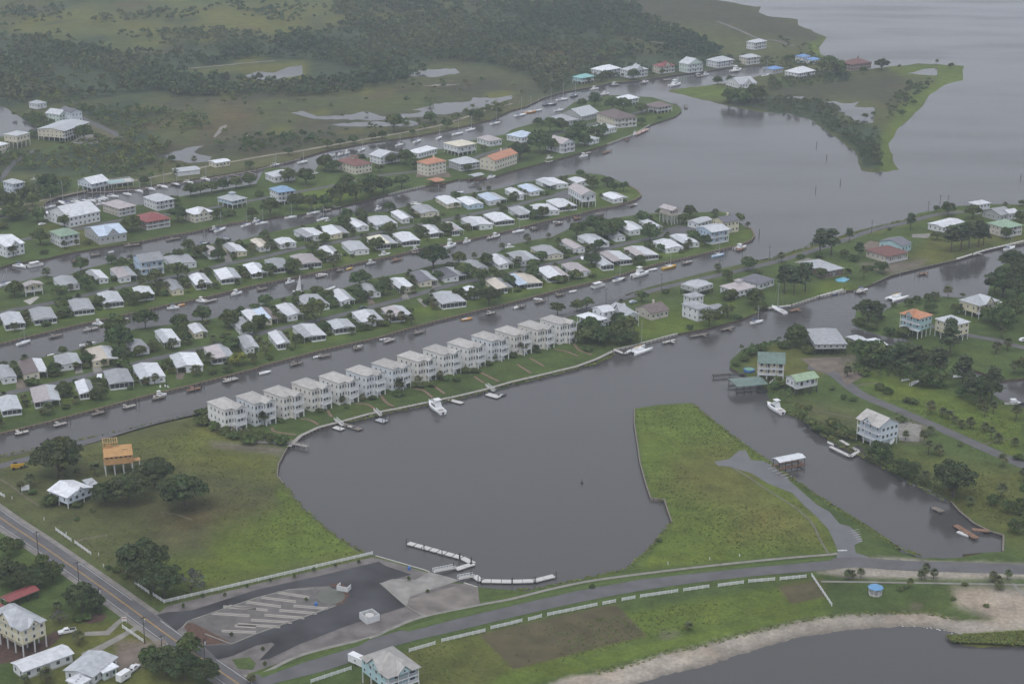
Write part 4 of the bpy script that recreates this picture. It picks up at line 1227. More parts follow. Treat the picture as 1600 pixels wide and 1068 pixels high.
H(3, '250,362', '278,374', '306,362', 4.0, .4, 'h', 'Z', 'w', 'small blue-roofed annex', 'small low annex with bright blue roof beside the blue-roofed point house', 1, '')
H(3, '117,437', '192,456', '282,434', 5.4, 2.4, 'h', 'w', 'w', 'white pyramid-roofed house', 'white stilt house with bright white pyramid roof on the point', 1, 'b', rise=4.0)
H(3, '445,385', '520,402', '640,385', 5.4, .4, 'h', 'M', 'b', 'red-brown house by open water', 'red-brown house with white roof deck and chimney by the open water', 2, 'h')
H(3, '-10,420', '30,432', '90,420', 4.2, .4, 'h', 'Z', 'g', 'low blue-roofed house', 'low grey house with bright blue roof left of the white pyramid roof', 1, '')
# ---- upper left
H(0, '185,632', '228,645', '285,632', 4.4, .4, 'h', 'p', 'w', 'small white pond house', 'small white house with grey hip roof by the upper left pond', 1, '')
H(0, '315,690', '365,712', '415,690', 6.0, .4, 'y', 'p', 'm', 'mint gabled house', 'pale mint gabled house behind the big cream stilt building', 2, '')
H(0, '395,672', '440,698', '500,684', 8.5, .4, 'y', 'd', 'l', 'white dark-roofed gable house', 'tall pale gabled house with dark roof behind the big cream stilt building', 2, '')
H(0, '262,785', '400,812', '515,752', 8.2, 3.0, 'x', 'p', 'c', 'big cream stilt building', 'long cream stilt building with galleries and pale grey roof near the pond', 2, 'b', rise=1.6, wmax=38)
H(0, '33,826', '102,842', '178,818', 9.2, 4.4, 'h', 'p', 'c', 'square cream stilt house', 'square cream house on tall stilts with pale grey roof by the pond', 1, '', rise=1.6)
H(0, '-80,888', '-10,905', '45,886', 6.4, .6, 'h', 'w', 'c', 'cream house at left edge', 'cream house with white roof cut by the left edge below the pond', 2, '')
# ---- ends of the low-home peninsulas
H(12, '333,125', '430,180', '527,172', 8.5, 4.2, 'y', 'k', 'w', 'tall stilt house at the tip', 'white house on tall stilts with brown gable at the tip of the upper spit', 1, 'b', rise=2.4)
H(12, '1140,372', '1235,410', '1347,388', 7.6, .4, 'x', 'p', 'u', 'pale blue galleried house', 'pale blue two-storey house with white galleries at the lower spit tip', 2, 'b', rise=1.6)
H(12, '1090,335', '1150,355', '1232,325', 3.6, .3, 'x', 'p', 'w', 'low grey-roofed tip house', 'low white house with pale grey roof behind the pale blue galleried house', 1, '', rise=1.0)
H(12, '1242,322', '1310,350', '1405,330', 7.2, .3, 'x', 'd', 'y', 'yellow dark-roofed tip house', 'yellow two-storey house with charcoal gabled roof at the lower spit tip', 2, 'h', rise=2.4)

# ---- tall open stilt frame at the tip, and the house under construction
def frame_house(t, L, N, R, ze, z0, label, short, mcol, roofc, walls):
    c, yaw, w, d = solve(t, nums(L), nums(N), nums(R), ze + LAND)
    w, d = min(w, 11), min(d, 11)
    n = TU(t, *nums(N), ze + LAND)
    c = n + Vector((math.cos(yaw), math.sin(yaw), 0)) * (w / 2) + Vector((-math.sin(yaw), math.cos(yaw), 0)) * (d / 2)
    r = empty('house', (c.x, c.y, LAND), yaw)
    tag(r, label, 'house')
    MARK.append((*to_px((c.x, c.y, LAND)), short))
    x0, x1, y0, y1 = -w / 2, w / 2, -d / 2, d / 2
    for i in range(4):
        for j in range(4):
            bx('stilt', M_POST, r, (x0 + .2 + (w - .4) * i / 3, y0 + .2 + (d - .4) * j / 3, z0 / 2), (.3, .3, z0))
    bx('floor_platform', mcol, r, (0, 0, z0), (w + .3, d + .3, .35))
    return r, w, d
r, w, d = frame_house(12, '928,250', '990,275', '1035,260', 9.0, 6.0, 'open beige house frame raised on very tall stilts near the spit tip', 'tall open stilt frame', wallm('k'), 'k', False)
MB().box(-w / 2 + .4, w / 2 - .4, -d / 2 + 2.2, d / 2 - .3, 6.2, 8.9).build('wall', wallm('k'), r)
railing(r, [(w / 2, -d / 2), (-w / 2, -d / 2), (-w / 2, d / 2)], 6.2, 1.0, wallm('k'))
for i in range(4):
    bx('column', wallm('k'), r, (-w / 2 + .1 + (w - .2) * i / 3, -d / 2 + .1, 7.6), (.2, .2, 2.8))
    window(r, -w / 2 + 1.4 + (w - 2.8) * i / 3, -d / 2 + 2.2, 7.6, 1.2, 1.5, 0)
gable_roof(r, -w / 2 - .4, w / 2 + .4, -d / 2 - .4, d / 2 + .4, 9.0, 1.6, 'y', roofm('k'), wallm('k'))
r, w, d = frame_house(20, '632,765', '648,815', '822,798', 4.9, 4.9, 'unfinished house of bare orange plywood on grey stilts in the field', 'unfinished plywood house', M_PLY, 'k', False)
M_STUD = mat('timber_stud', (.50, .34, .17), 0.8, 0.12, 0.8)
MB().box(-w / 2, w / 2, -d / 2, d / 2, 5.1, 8.0).build('plywood_wall', M_PLY, r)
for i in range(6):
    bx('window_opening', M_DARK, r, (-w / 2 + .9 + (w - 1.8) * i / 5, -d / 2 - .01, 7.5), (.9, .1, .5))
gable_roof(r, -w / 2 - .2, w / 2 + .2, -d / 2 - .3, d * .5, 8.0, 3.0, 'x', M_PLY, M_PLY)
# open stud storey rising through the left half of the roof
tx0, tx1, ty0, ty1 = -w / 2 + .1, w * .02, -d * .12, d / 2 - .1
for i in range(7):
    for ya in (ty0 + .1, ty1 - .1):
        bx('stud', M_STUD, r, (tx0 + (tx1 - tx0) * i / 6, ya, 10.9), (.16, .16, 3.4))
for i in range(1, 6):
    for xa in (tx0 + .08, tx1 - .08):
        bx('stud', M_STUD, r, (xa, ty0 + (ty1 - ty0) * i / 6, 10.9), (.16, .16, 3.4))
for ya in (ty0 + .1, ty1 - .1):
    bx('top_plate', M_STUD, r, ((tx0 + tx1) / 2, ya, 12.68), (tx1 - tx0 + .2, .3, .2))
for xa in (tx0 + .1, tx1 - .1):
    bx('top_plate', M_STUD, r, (xa, (ty0 + ty1) / 2, 12.7), (.3, ty1 - ty0 - .3, .2))
bx('plywood_panel', M_PLY, r, (tx0 - .06, (ty0 + ty1) / 2 - .5, 10.6), (.06, (ty1 - ty0) * .75, 3.6))
bx('plywood_panel', M_PLY, r, (tx0 + 2.0, ty0 - .02, 10.7), (2.4, .06, 3.0))
for q_ in (-1, 1):
    for i in range(7):
        bx('joist', M_STUD, r, (tx0 + (tx1 - tx0) * i / 6 + .08 * q_, (ty0 + ty1) / 2, 12.86), (.07, ty1 - ty0, .14))
bx('roof_hatch', M_STUD, r, (w * .25, -d * .18, 9.9), (2.0, 1.6, .5))
bx('side_deck', M_PLY, r, (w / 2 + 1.6, -d * .2, 4.9), (2.8, 3.2, .25))
for q in (0, 1):
    bx('stilt', M_POST, r, (w / 2 + 2.7, -d * .2 - 1.3 + 2.6 * q, 2.3), (.25, .25, 4.6))

# ============================================================ WATERFRONT, PARKING LOT, FENCES
def wpts(px, z=LAND):
    return [U(x, y, z) for x, y in px]
def seawall(px, label, capm=M_CAP, facem=None, capw=.7, side=-1, post=2.4, z=LAND):
    pts = wpts(px)
    o = empty('seawall', pts[0])
    tag(o, label, 'seawall')
    rel = [p - pts[0] for p in pts]
    mb = MB()
    for a, b in zip(rel[:-1], rel[1:]):
        mb.bar(a + Vector((0, 0, .10)), b + Vector((0, 0, .10)), capw, .22)
    mb.build('cap', capm, o)
    out = offset(rel, side * .22)
    f = MB()
    for a, b in zip(out[:-1], out[1:]):
        d = (b - a)
        f.rings([[tuple(c + Vector((0, 0, -.02))), tuple(c + Vector((0, 0, -2.0))), tuple(c + q + Vector((0, 0, -2.0))), tuple(c + q + Vector((0, 0, -.02)))] for c, q in ((a, Vector((-d.y, d.x, 0)).normalized() * .12), (b, Vector((-d.y, d.x, 0)).normalized() * .12))])
    f.build('face', facem or M_WOOD, o)
    ps = MB()
    out2 = offset(rel, side * .36)
    for a, b in zip(out2[:-1], out2[1:]):
        n = max(1, int((b - a).length / post))
        for i in range(n):
            c = a.lerp(b, (i + .5) / n)
            ps.box(c.x - .11, c.x + .11, c.y - .11, c.y + .11, -2.0, .28)
    tag(ps.build('piles', M_PILE, o), kind='stuff')
    return o
def cut(outline, a, b):
    i, j = outline.index(a), outline.index(b)
    return outline[i:j + 1]
seawall(cut(L2, (0, 677), (1162, 353)), 'long brown timber seawall along the front row of low homes')
seawall(cut(L3, (0, 537), (982, 289)), 'brown timber seawall along the third row of low homes')
seawall(cut(L4, (192, 381), (400, 345)), 'timber seawall below the red-roofed brown house', M_CAP)
seawall(cut(L4, (607, 303), (664, 290)), 'pale concrete seawall left of the orange-roofed villa', M_CONC, M_CONC)
seawall(cut(L4, (949, 225), (1015, 195)), 'pale concrete seawall below the cream brown-roofed villa', M_CONC, M_CONC)
seawall([(301, 362), (364, 348)], 'short pale seawall right of the red-roofed brown house', M_CONC, M_CONC, .8) if False else None
seawall(cut(L1, (1600, 380), (1364, 443)), 'dark timber seawall along the spit beside the red-roofed house', M_WOOD, M_PILE, side=1)
seawall(cut(L1, (1321, 454), (1200, 481)), 'pale seawall below the blue pool on the spit', M_CONC, M_CONC, side=1)
seawall(cut(L1, (1058, 521), (959, 546)), 'white concrete seawall right of the townhouse boardwalk', M_CONC, M_CONC, 1.0, side=1)
seawall(cut(L1, (448, 700), (443, 755)), 'curved timber seawall at the corner of the grassy field', M_WOOD, M_WOOD, .45, side=1)
seawall(cut(L1, (1050, 815), (991, 638)), 'timber seawall along the left side of the bright grass peninsula', M_WOOD, M_WOOD, .45, side=1)
seawall(cut(L1, (1567, 861), (1486, 783)), 'timber seawall around the right-hand canal end', M_WOOD, M_PILE, side=1)
seawall(cut(L1, (587, 868), (671, 893)), 'low concrete seawall beside the boat ramp', M_CONC, M_CONC, .5, side=1)
seawall(cut(L1, (725, 910), (746, 917)), 'short concrete seawall right of the boat ramp', M_CONC, M_CONC, .5, side=1)
seawall(cut(L5, (0, 336), (136, 298)), 'dark timber seawall at the left end of the marina', M_WOOD, M_PILE)
seawall(cut(L5, (820, 167), (1134, 106)), 'timber seawall in front of the far row of houses', M_WOOD, M_PILE)

def boardwalk(px, w, label, z=LAND + .25, rail=True, name='boardwalk', m=None, posts=2.2, cat='boardwalk'):
    pts = wpts(px, z)
    o = empty(name, (pts[0].x, pts[0].y, 0))
    tag(o, label, cat)
    rel = [Vector((p.x - pts[0].x, p.y - pts[0].y, z)) for p in pts]
    for a, b in zip(rel[:-1], rel[1:]):
        n = max(1, int((b - a).length / 4.0))
        for i in range(n):
            c0, c1 = a.lerp(b, i / n), a.lerp(b, (i + 1) / n - .015)
            MB().bar(c0, c1, w, .14).build('deck_panel', m or M_DECK, o)
    ps = MB()
    for a, b in zip(rel[:-1], rel[1:]):
        n = max(1, int((b - a).length / posts))
        d = (b - a).normalized()
        s = Vector((-d.y, d.x, 0)) * (w / 2 - .08)
        for i in range(n + 1):
            c = a.lerp(b, i / n)
            for q in (s, -s):
                ps.box(c.x + q.x - .09, c.x + q.x + .09, c.y + q.y - .09, c.y + q.y + .09, -1.6, z + (1.0 if rail else .3))
        if rail:
            for q in (s, -s):
                ps.bar(a + q + Vector((0, 0, 1.0)), b + q + Vector((0, 0, 1.0)), .1, .1)
                ps.bar(a + q + Vector((0, 0, .5)), b + q + Vector((0, 0, .5)), .06, .06)
    tag(ps.build('posts_and_rails', m or M_DECK, o), kind='stuff')
    return o
boardwalk([(452, 697), (470, 680), (498, 667), (537, 657), (577, 646), (620, 638), (668, 628), (716, 618), (754, 609), (800, 596), (851, 584), (901, 572), (931, 561), (958, 548)], 1.7,
          'long grey boardwalk along the water in front of the townhouses', rail=False)
boardwalk([(398, 690), (430, 691), (455, 692), (481, 697)], 1.8, 'grey fishing pier with railings at the left end of the townhouses', z=1.4, name='fishing_pier', cat='pier')

def piling(parent, x, y, h=2.6, r=.16):
    return MB().tube((x, y, -1.5), (x, y, h), r, r * .9, 7).build('piling', M_PILE, parent)
def dock(px, py, L, W, ang, label, m=M_DECK, z=.75, gang=None, lift=0, npile=3, group=None, name='dock'):
    c = U(px, py, z)
    o = empty(name, (c.x, c.y, 0), ang)
    tag(o, label, 'dock', group)
    n = max(2, int(L / 1.6))
    for i in range(n):
        bx('deck_board', m, o, (-L / 2 + (i + .5) * L / n, 0, z), (L / n - .04, W, .16))
    bx('stringer', M_PILE, o, (0, -W / 2 + .1, z - .2), (L, .12, .22))
    bx('stringer', M_PILE, o, (0, W / 2 - .1, z - .2), (L, .12, .22))
    for i in range(npile):
        for s in (-1, 1):
            piling(o, -L / 2 + .2 + (L - .4) * i / (npile - 1), s * (W / 2 + .05), z + RNG.choice((.3, .6, 1.6)), .14)
    if gang:
        bx('gangway', m, o, (RNG.uniform(-.2, .2) * L, W / 2 + gang / 2, z + .12), (1.3, gang, .12))
    for k in range(lift):
        for s in (-1, 1):
            piling(o, L / 2 + 1.0 + 3.2 * k, s * 1.5, 3.2, .15)
    return o
def bank_dir(poly, px, py):
    best, ang = 1e9, 0
    for a, b in zip(poly[:-1], poly[1:]):
        m_ = ((a[0] + b[0]) / 2, (a[1] + b[1]) / 2)
        d = math.hypot(m_[0] - px, m_[1] - py)
        if d < best:
            best = d
            v = U(*b) - U(*a)
            ang = math.atan2(v.y, v.x)
    return ang
def home_docks(poly, text, where, group):
    L = sorted([(*T(int(p[0]), *nums(p[1])), p) for p in (ln.split() for ln in text.strip().split(';'))])
    for i, (x, y, p) in enumerate(L):
        a = bank_dir(poly, x, y)
        k = p[2] if len(p) > 2 else 'd'
        m, nm = {'d': (M_WOOD, 'weathered'), 'c': (M_CONC, 'pale concrete'), 'b': (M_BROWN, 'brown'), 'g': (M_DECK, 'grey')}[k]
        le = float(p[3]) if len(p) > 3 else 6.5
        dock(x, y, le, 2.0, a, f'small {nm} wooden dock, {ordn(i + 1)} from left along {where}' if k != 'c' else f'small {nm} dock, {ordn(i + 1)} from left along {where}', m, .8, 2.6, RNG.choice((0, 0, 1)), 3, group)
home_docks(cut(L2, (0, 677), (1174, 375)), '20 135,613 c 6;20 372,562 g 6;20 605,494 d 6;20 800,452 g 6;20 980,398 d 6;20 1197,346 b 7;20 1425,290 g 8;21 250,188 d;21 425,140 d 6;21 630,92 d 5;21 825,45 g 7;11 1010,1022 d;11 1450,905 g 5;12 175,833 d;'
           '12 60,862 d 4;12 1080,594 d 6;12 1415,510 b 8;12 300,790 d 5;12 690,690 d 4', 'the front row seawall', 'docks of the front row')
home_docks(cut(L3, (0, 537), (982, 289)), '10 345,1045 d 7;10 560,1003 g 8;10 745,947 g 9;10 930,912 d 5;10 1300,828 g 8;11 40,755 d 6;11 400,675 g 6;11 520,640 d 5;11 870,575 b 8;11 985,530 d 5;11 1460,438 g 8;12 290,350 d 5;12 405,318 b 6;12 545,294 d 5;12 740,240 d 5;12 140,385 d 4', 'the third row seawall', 'docks of the third row')
home_docks(cut(L4, (25, 410), (1055, 182)), '10 490,575 b 9;10 815,485 d 9;10 1070,447 d 9;10 190,605 g 8;10 590,545 d 6;11 440,268 g 6;11 500,250 g 5;11 330,310 d 6;2 230,998 c 7;2 465,945 g 8;2 585,938 b 10;2 712,862 b 4;11 1355,75 d 6', 'the large-house peninsula', 'docks of the large houses')
home_docks(cut(L4, (1065, 174), (800, 202)), '2 1075,660 d 9;2 1010,640 d 5', 'the peninsula tip', 'docks at the peninsula tip')
home_docks(cut(L5, (820, 167), (1200, 100)), '2 640,525 g 8;2 960,492 g 8;2 1160,470 g 8;2 820,512 d 6;2 1380,440 g 10', 'the far row', 'docks of the far row')
home_docks(cut(L1, (1600, 380), (959, 546)), '22 970,50 c 8;22 1155,12 d 10;13 165,885 b 7;13 955,660 b 7;13 575,772 d 7;13 1280,540 g 9;12 1330,1000 d 9', 'the lower side of the spit', 'docks of the spit')

# docks with a shape of their own
def path_dock(px, w, label, m, z=.55, pile_px=None, name='floating_dock', ph=2.8):
    pts = [U(x, y, z) for x, y in px]
    o = empty(name, (pts[0].x, pts[0].y, 0))
    tag(o, label, 'dock')
    rel = [Vector((p.x - pts[0].x, p.y - pts[0].y, z)) for p in pts]
    for a, b in zip(rel[:-1], rel[1:]):
        n = max(1, int((b - a).length / 3.2))
        for i in range(n):
            MB().bar(a.lerp(b, i / n), a.lerp(b, (i + 1) / n - .02), w, .32).build('deck_panel', m, o)
        d = (b - a).normalized()
        s = Vector((-d.y, d.x, 0)) * (w / 2 + .12)
        k = max(1, int((b - a).length / 7.5))
        for i in range(k + 1):
            c = a.lerp(b, i / k) - s
            piling(o, c.x, c.y, ph, .17)
    return o
M_FLOAT = mat('pale_dock', (.52, .51, .50), .8, .08, 1.0)
path_dock(P('638,848 722,871 740,880 712,889'), 2.4, 'long pale floating dock bent to the left beside the boat ramp', M_FLOAT)
path_dock(P('741,899 752,907 800,908 834,907 866,899'), 2.4, 'pale floating dock running right from the boat ramp', M_FLOAT)
def gangway(a, b, label, w=1.6):
    pa, pb = U(*a, 1.15), U(*b, .8)
    o = empty('gangway', (pa.x, pa.y, 0))
    tag(o, label, 'gangway')
    q = Vector((pb.x - pa.x, pb.y - pa.y, .8))
    p0 = Vector((0, 0, 1.15))
    MB().bar(p0, q, w, .16).build('walkway', M_CONC, o)
    d = (q - p0).normalized()
    s = Vector((-d.y, d.x, 0)) * (w / 2)
    for k in (s, -s):
        mb = MB()
        mb.bar(p0 + k + Vector((0, 0, 1.1)), q + k + Vector((0, 0, 1.1)), .12, .14)
        mb.bar(p0 + k + Vector((0, 0, .6)), q + k + Vector((0, 0, .6)), .08, .08)
        n = max(3, int((q - p0).length / 1.0))
        for i in range(n + 1):
            c = p0.lerp(q, i / n) + k
            mb.box(c.x - .05, c.x + .05, c.y - .05, c.y + .05, c.z, c.z + 1.1)
        mb.build('railing', M_WHITE, o)
    return o
gangway(T(31, 1065, 395), T(31, 1195, 370), 'white railed gangway to the left floating dock')
gangway(T(31, 1215, 437), T(31, 1305, 420), 'white railed gangway to the right floating dock')
for a, b, l in (((490, 535), (535, 572), 'first'), ((735, 478), (770, 512), 'second'), ((1075, 420), (1105, 440), 'third'), ((1425, 325), (1470, 360), 'fourth')):
    gangway(T(21, *a), T(21, *b), f'small white gangway below the townhouse boardwalk, {l} from left', 1.3)
_bd = math.radians(38)
for k, (x, y, le, wd, m, l) in enumerate(((510, 588, 5, 3, M_FLOAT, 'pale floating platform below the leftmost townhouse gangway'), (590, 578, 11, 3, M_WOOD, 'dark wooden platform right of the leftmost townhouse gangway'),
                                          (775, 540, 5, 3.5, M_METAL, 'grey boat lift platform below the second townhouse gangway'), (1232, 421, 8, 2.6, M_FLOAT, 'pale floating platform right of the moored white yacht'),
                                          (1465, 386, 7, 3.5, M_FLOAT, 'pale floating platform below the fourth townhouse gangway'))):
    dock(*T(21, x, y), le, wd, _bd - math.radians(75), l, m, .5, None, 1 if k == 2 else 0, 2, name='dock')
path_dock([T(22, 630, 103), T(22, 695, 128), T(22, 730, 110)], 1.6, 'U-shaped pale dock beside the white sailing catamaran', M_FLOAT, .9)
path_dock([T(23, 448, 662), T(23, 560, 730), T(23, 510, 762), T(23, 382, 700)], 1.6, 'U-shaped pale dock below the pale blue stilt house', M_FLOAT, .9, ph=1.4)
path_dock([T(33, 1125, 115), T(33, 1255, 195)], 2.6, 'brown wooden dock beside the white skiff at the canal end', M_BROWN, .8, ph=1.4)
path_dock([T(33, 1225, 140), T(33, 1330, 150)], 2.2, 'weathered brown walkway from the bank at the canal end', M_BROWN, 1.05, ph=1.4)
path_dock([T(33, 990, 8), T(33, 1050, 35)], 2.6, 'small weathered dock at the right-hand canal bank', M_WOOD, .8, ph=1.4)
path_dock([T(13, 1600, 455), T(13, 1340, 517), T(13, 1165, 572)], 1.6, 'long pale dock along the spit near the right edge', M_FLOAT, 1.1)
path_dock([T(13, -5, 875), T(13, 140, 858)], 1.6, 'short pale dock beside the white sailboat below the spit', M_FLOAT, .9)
path_dock([T(13, 310, 802), T(13, 465, 758)], 1.3, 'narrow pale walkway below the blue pool', M_FLOAT, 1.1)
path_dock([T(12, 760, 820), T(2, 840, 800)] if False else [T(2, 760, 832), T(2, 838, 795)], 3.4, 'pink-decked dock with white posts below the cream villa', mat('pink_deck', (.50, .36, .32), .8, .1), .9)
path_dock([T(22, 1240, 262), T(22, 1440, 250)], 2.0, 'dark timber jetty left of the green-roofed boathouse', M_PILE, 1.2, ph=1.8)
path_dock(P('0,331 40,327 68,322 103,313'), 2.0, 'dark marina dock at the left edge', M_WOOD, .9)
path_dock(P('136,301 177,299 217,296 260,289 303,283 350,275 400,266 470,248'), 2.0, 'long dark marina dock below the dirt track', M_WOOD, .9)
for k, (x, y) in enumerate(((335, 272), (360, 268), (385, 264))):
    path_dock([(x, y + 4), (x + 17, y + 9)], 1.2, f'narrow marina finger dock, {ordn(k + 1)} from left near the shelter', M_WOOD, .8)

# roofed boathouses over the water
def boathouse(t, L, N, R, ze, rc, label, short, rise=.6, deckm=M_BROWN):
    c, yaw, w, d = solve(t, nums(L), nums(N), nums(R), ze)
    r = empty('boathouse', (c.x, c.y, 0), yaw)
    tag(r, label, 'boathouse')
    MARK.append((*to_px((c.x, c.y, 0)), short))
    gable_roof(r, -w / 2, w / 2, -d / 2, d / 2, ze, rise, 'x', roofm(rc), None)
    for i in range(5):
        for s in (-1, 1):
            piling(r, -w / 2 + .4 + (w - .8) * i / 4, s * (d / 2 - .4), ze + .02, .15)
    bx('deck', deckm, r, (0, -d / 2 + .6, 1.1), (w, 1.3, .2))
    bx('deck', deckm, r, (0, d / 2 - .6, 1.1), (w, 1.3, .2))
    bx('deck', deckm, r, (w / 2 - .5, 0, 1.12), (1.1, d - 2.6, .2))
    railing(r, [(-w / 2, -d / 2 + .05), (w / 2, -d / 2 + .05)], 1.2, .9, deckm)
    return r
boathouse(22, '1362,282', '1389,334', '1575,310', 4.2, 'E', 'dark green roofed boathouse on piles at the inlet', 'green-roofed boathouse', deckm=M_PILE)
boathouse(23, '33,772', '72,802', '232,768', 4.2, 'w', 'white roofed boathouse with brown deck in the right-hand channel', 'white-roofed boathouse')
boathouse(11, '1305,55', '1350,65', '1415,50', 4.0, 'p', 'grey roofed boat shelter over the canal below the grey villa', 'grey boat shelter')
boathouse(11, '1055,80', '1110,98', '1170,85', 3.6, 'o', 'small orange roofed boat shelter below the orange-roofed villa', 'orange boat shelter')
boathouse(20, '-20,0', '-10,4', '5,0', 3.4, 'p', 'grey boat shelter cut by the left edge', 'left edge boat shelter') if False else None

# ---- parking lot and boat ramp
lot = sheet('parking_lot', P('247,958 262,946 400,912 582,870 600,874 671,895 700,910 725,912 746,919 750,943 660,962 608,983 577,996 473,1022 400,1048 362,1060 340,1040 300,1005 268,978'), M_GRAVEL, LAND + .034)
sheet('asphalt_lane', P('244,960 262,956 300,953 400,921 500,899 592,877 603,884 643,897 594,911 635,947 600,958 540,978 470,1005 420,1029 405,1031 429,1006 424,1003 400,1008 364,1024 340,1030 318,1008 362,1007 400,991 525,947 532,930 515,915 470,917 400,934 296,969 276,985'), M_ASPHN, LAND + .08)
sheet('parking_surface', P('294,970 400,934 452,921 490,920 490,933 525,946 400,990 362,1006 320,990 286,985'), mat('parking_gravel', (.135, .126, .122), .9, .22, .3), LAND + .082)
sheet('boat_ramp', P('594,911 613,904 650,905 671,893 718,906 640,932 635,947'), mat('ramp_concrete', (.25, .24, .225), .85, .25, .2), LAND + .084)
sheet('sand_lot', P('638,936 725,911 747,918 749,943 660,961 636,948'), mat('packed_sand', (.185, .165, .15), .95, .3, .15), LAND + .086)
sheet('mulch_bed', P('286,975 300,972 345,995 361,1003 322,1007 300,1000'), M_MULCH, LAND + .088)
sheet('grass_island', P('362,1030 390,1026 400,1036 395,1046 372,1044'), mat('island_grass', (.07, .10, .03), .95, .25, .5), LAND + .088)
sheet('verge', P('402,1052 480,1030 576,996 578,999 560,1009 470,1036 410,1058'), mat('verge_grass', (.075, .11, .03), .95, .2, .5), LAND + .09)
sheet('verge', P('618,983 700,961 800,939 900,916 1000,900 1100,890 1200,879 1303,870 1300,875 1200,884 1100,894 1000,905 900,923 800,946 720,965 640,986'), MATS['verge_grass'], LAND + .09)
sheet('mulch_bed', P('513,913 530,910 545,918 545,930 535,944 522,946 536,934 536,922'), M_MULCH, LAND + .092)
ov = [(517 + 22 * math.cos(a), 931 + 12 * math.sin(a)) for a in np.linspace(0, 2 * math.pi, 25)[:-1]]
sheet('retention_pond', ov, mat('green_pond', (.10, .105, .085), .3, .15, .4), LAND + .094)
# flooded asphalt on the grass peninsula
sheet('asphalt_apron', P('1116,721 1139,717 1154,704 1165,703 1173,718 1200,721 1228,742 1233,750 1276,788 1296,799 1312,818 1328,822 1341,834 1348,845 1335,851 1337,863 1356,869 1366,880 1300,882 1307,871 1309,860 1304,847 1294,826 1275,806 1257,790 1238,770 1200,755 1174,739 1141,729 1121,727'), mat('wet_asphalt', (.115, .115, .12), .35, .12, .2), LAND + .05)
for k in range(5):
    ribbon('parking_line', wpts([T(23, 0 + 26 * k, 840 + 14 * k), T(23, 45 + 26 * k, 828 + 14 * k)]), .2, M_LINEW, LAND + .06)
for k in range(6):
    ribbon('parking_line', wpts([T(33, 500 + 8 * k, 150 + 13 * k), T(33, 548 + 4 * k, 140 + 14 * k)]), .2, M_LINEW, LAND + .06)
ribbon('stop_line', wpts([T(33, 418, 268), T(33, 475, 266)]), .9, M_LINEW, LAND + .07)
# the pale paving strips between bays
M_STRIP = mat('paving_strip', (.33, .305, .275), .9, .1, .5)
ST = [(31, 130, 515, 320, 545), (31, 30, 545, 240, 570), (31, -60, 572, 150, 600), (31, -160, 596, 70, 622), (31, 225, 595, 430, 612), (31, 140, 622, 365, 640), (31, 50, 650, 290, 668), (31, -30, 680, 215, 695), (31, -110, 705, 145, 722),
      (30, 1270, 640, 1500, 655), (30, 1340, 600, 1537, 615), (30, 1410, 715, 1537, 722), (30, 1330, 745, 1537, 755)]
for t, x0, y0, x1, y1 in ST:
    for dy in (0, 9):
        ribbon('paving_strip', wpts([T(t, x0, y0 + dy), T(t, x1, y1 + dy)]), .75, M_STRIP, LAND + .10)
kerb = MB()
for s in ('294,970 400,934 452,921 490,920', '525,946 400,990 362,1006 320,990', '594,911 635,947', '635,947 660,962', '284,982 292,972 300,968'):
    q = wpts(P(s))
    for a, b in zip(q[:-1], q[1:]):
        kerb.bar(a + Vector((0, 0, .12)), b + Vector((0, 0, .12)), .5, .2)
kerb.build('kerb', M_WALK, lot)
# white enclosure with tank, white corner wall
e = empty('utility_enclosure', TU(31, 682, 682), math.radians(35))
tag(e, 'white walled square enclosure around a pale tank at the parking lot', 'enclosure')
for nm, c, dm in (('wall', (0, -2.4, 1.2), (5, .2, 2.4)), ('wall', (0, 2.4, 1.2), (5, .2, 2.4)), ('wall', (-2.4, 0, 1.2), (.2, 4.6, 2.4)), ('wall', (2.4, 0, 1.2), (.2, 4.6, 2.4))):
    bx(nm, M_POST, e, c, dm)
MB().tube((0, 0, 0), (0, 0, 1.8), 1.5, 1.5, 18).build('tank', M_FLOAT, e)
e = empty('dumpster_wall', TU(31, 518, 512), math.radians(-20))
tag(e, 'low white corner wall beside the oval retention pond', 'wall')
bx('wall', M_POST, e, (0, 0, .9), (4.2, .25, 1.8)); bx('wall', M_POST, e, (-2.0, 1.4, .9), (.25, 2.6, 1.8)); bx('wall', M_POST, e, (2.0, 1.4, .9), (.25, 2.6, 1.8))
for t, x, y, l in ((31, 360, 598, 'blue barrel beside the oval retention pond'), (31, 920, 382, 'blue barrel beside the boat ramp')):
    e = empty('barrel', TU(t, x, y)); tag(e, l, 'barrel')
    MB().tube((0, 0, 0), (0, 0, 1.1), .55, .55, 12).build('body', M_BLUE, e)
    MB().tube((0, 0, 1.1), (0, 0, 1.2), .58, .5, 12).build('lid', M_BLUE, e)

# ---- white fences
def fence(a, b, label, h=1.3, post=2.4, group=None):
    pa, pb = U(*a), U(*b)
    o = empty('fence', pa, math.atan2((pb - pa).y, (pb - pa).x))
    tag(o, label, 'fence', group)
    L = (pb - pa).length
    n = max(1, round(L / post))
    for i in range(n + 1):
        bx('post', M_WHITE, o, (L * i / n, 0, h / 2 + .05), (.16, .16, h + .1))
    for i in range(n):
        for z in (.3, .62, .94, 1.2):
            bx('rail', M_WHITE, o, (L * (i + .5) / n, 0, z * h / 1.3), (L / n - .17, .06, .16))
    return o
fence(T(30, 335, 148), T(30, 428, 213), 'short white rail fence beside the main road, upper of two')
fence(T(30, 450, 225), T(30, 547, 295), 'short white rail fence beside the main road, lower of two')
fence(T(30, 810, 468), T(30, 895, 528), 'broken white fence below the dark oak by the road')
fence(T(30, 920, 540), T(30, 985, 582), 'white fence corner piece by the parking lot entrance')
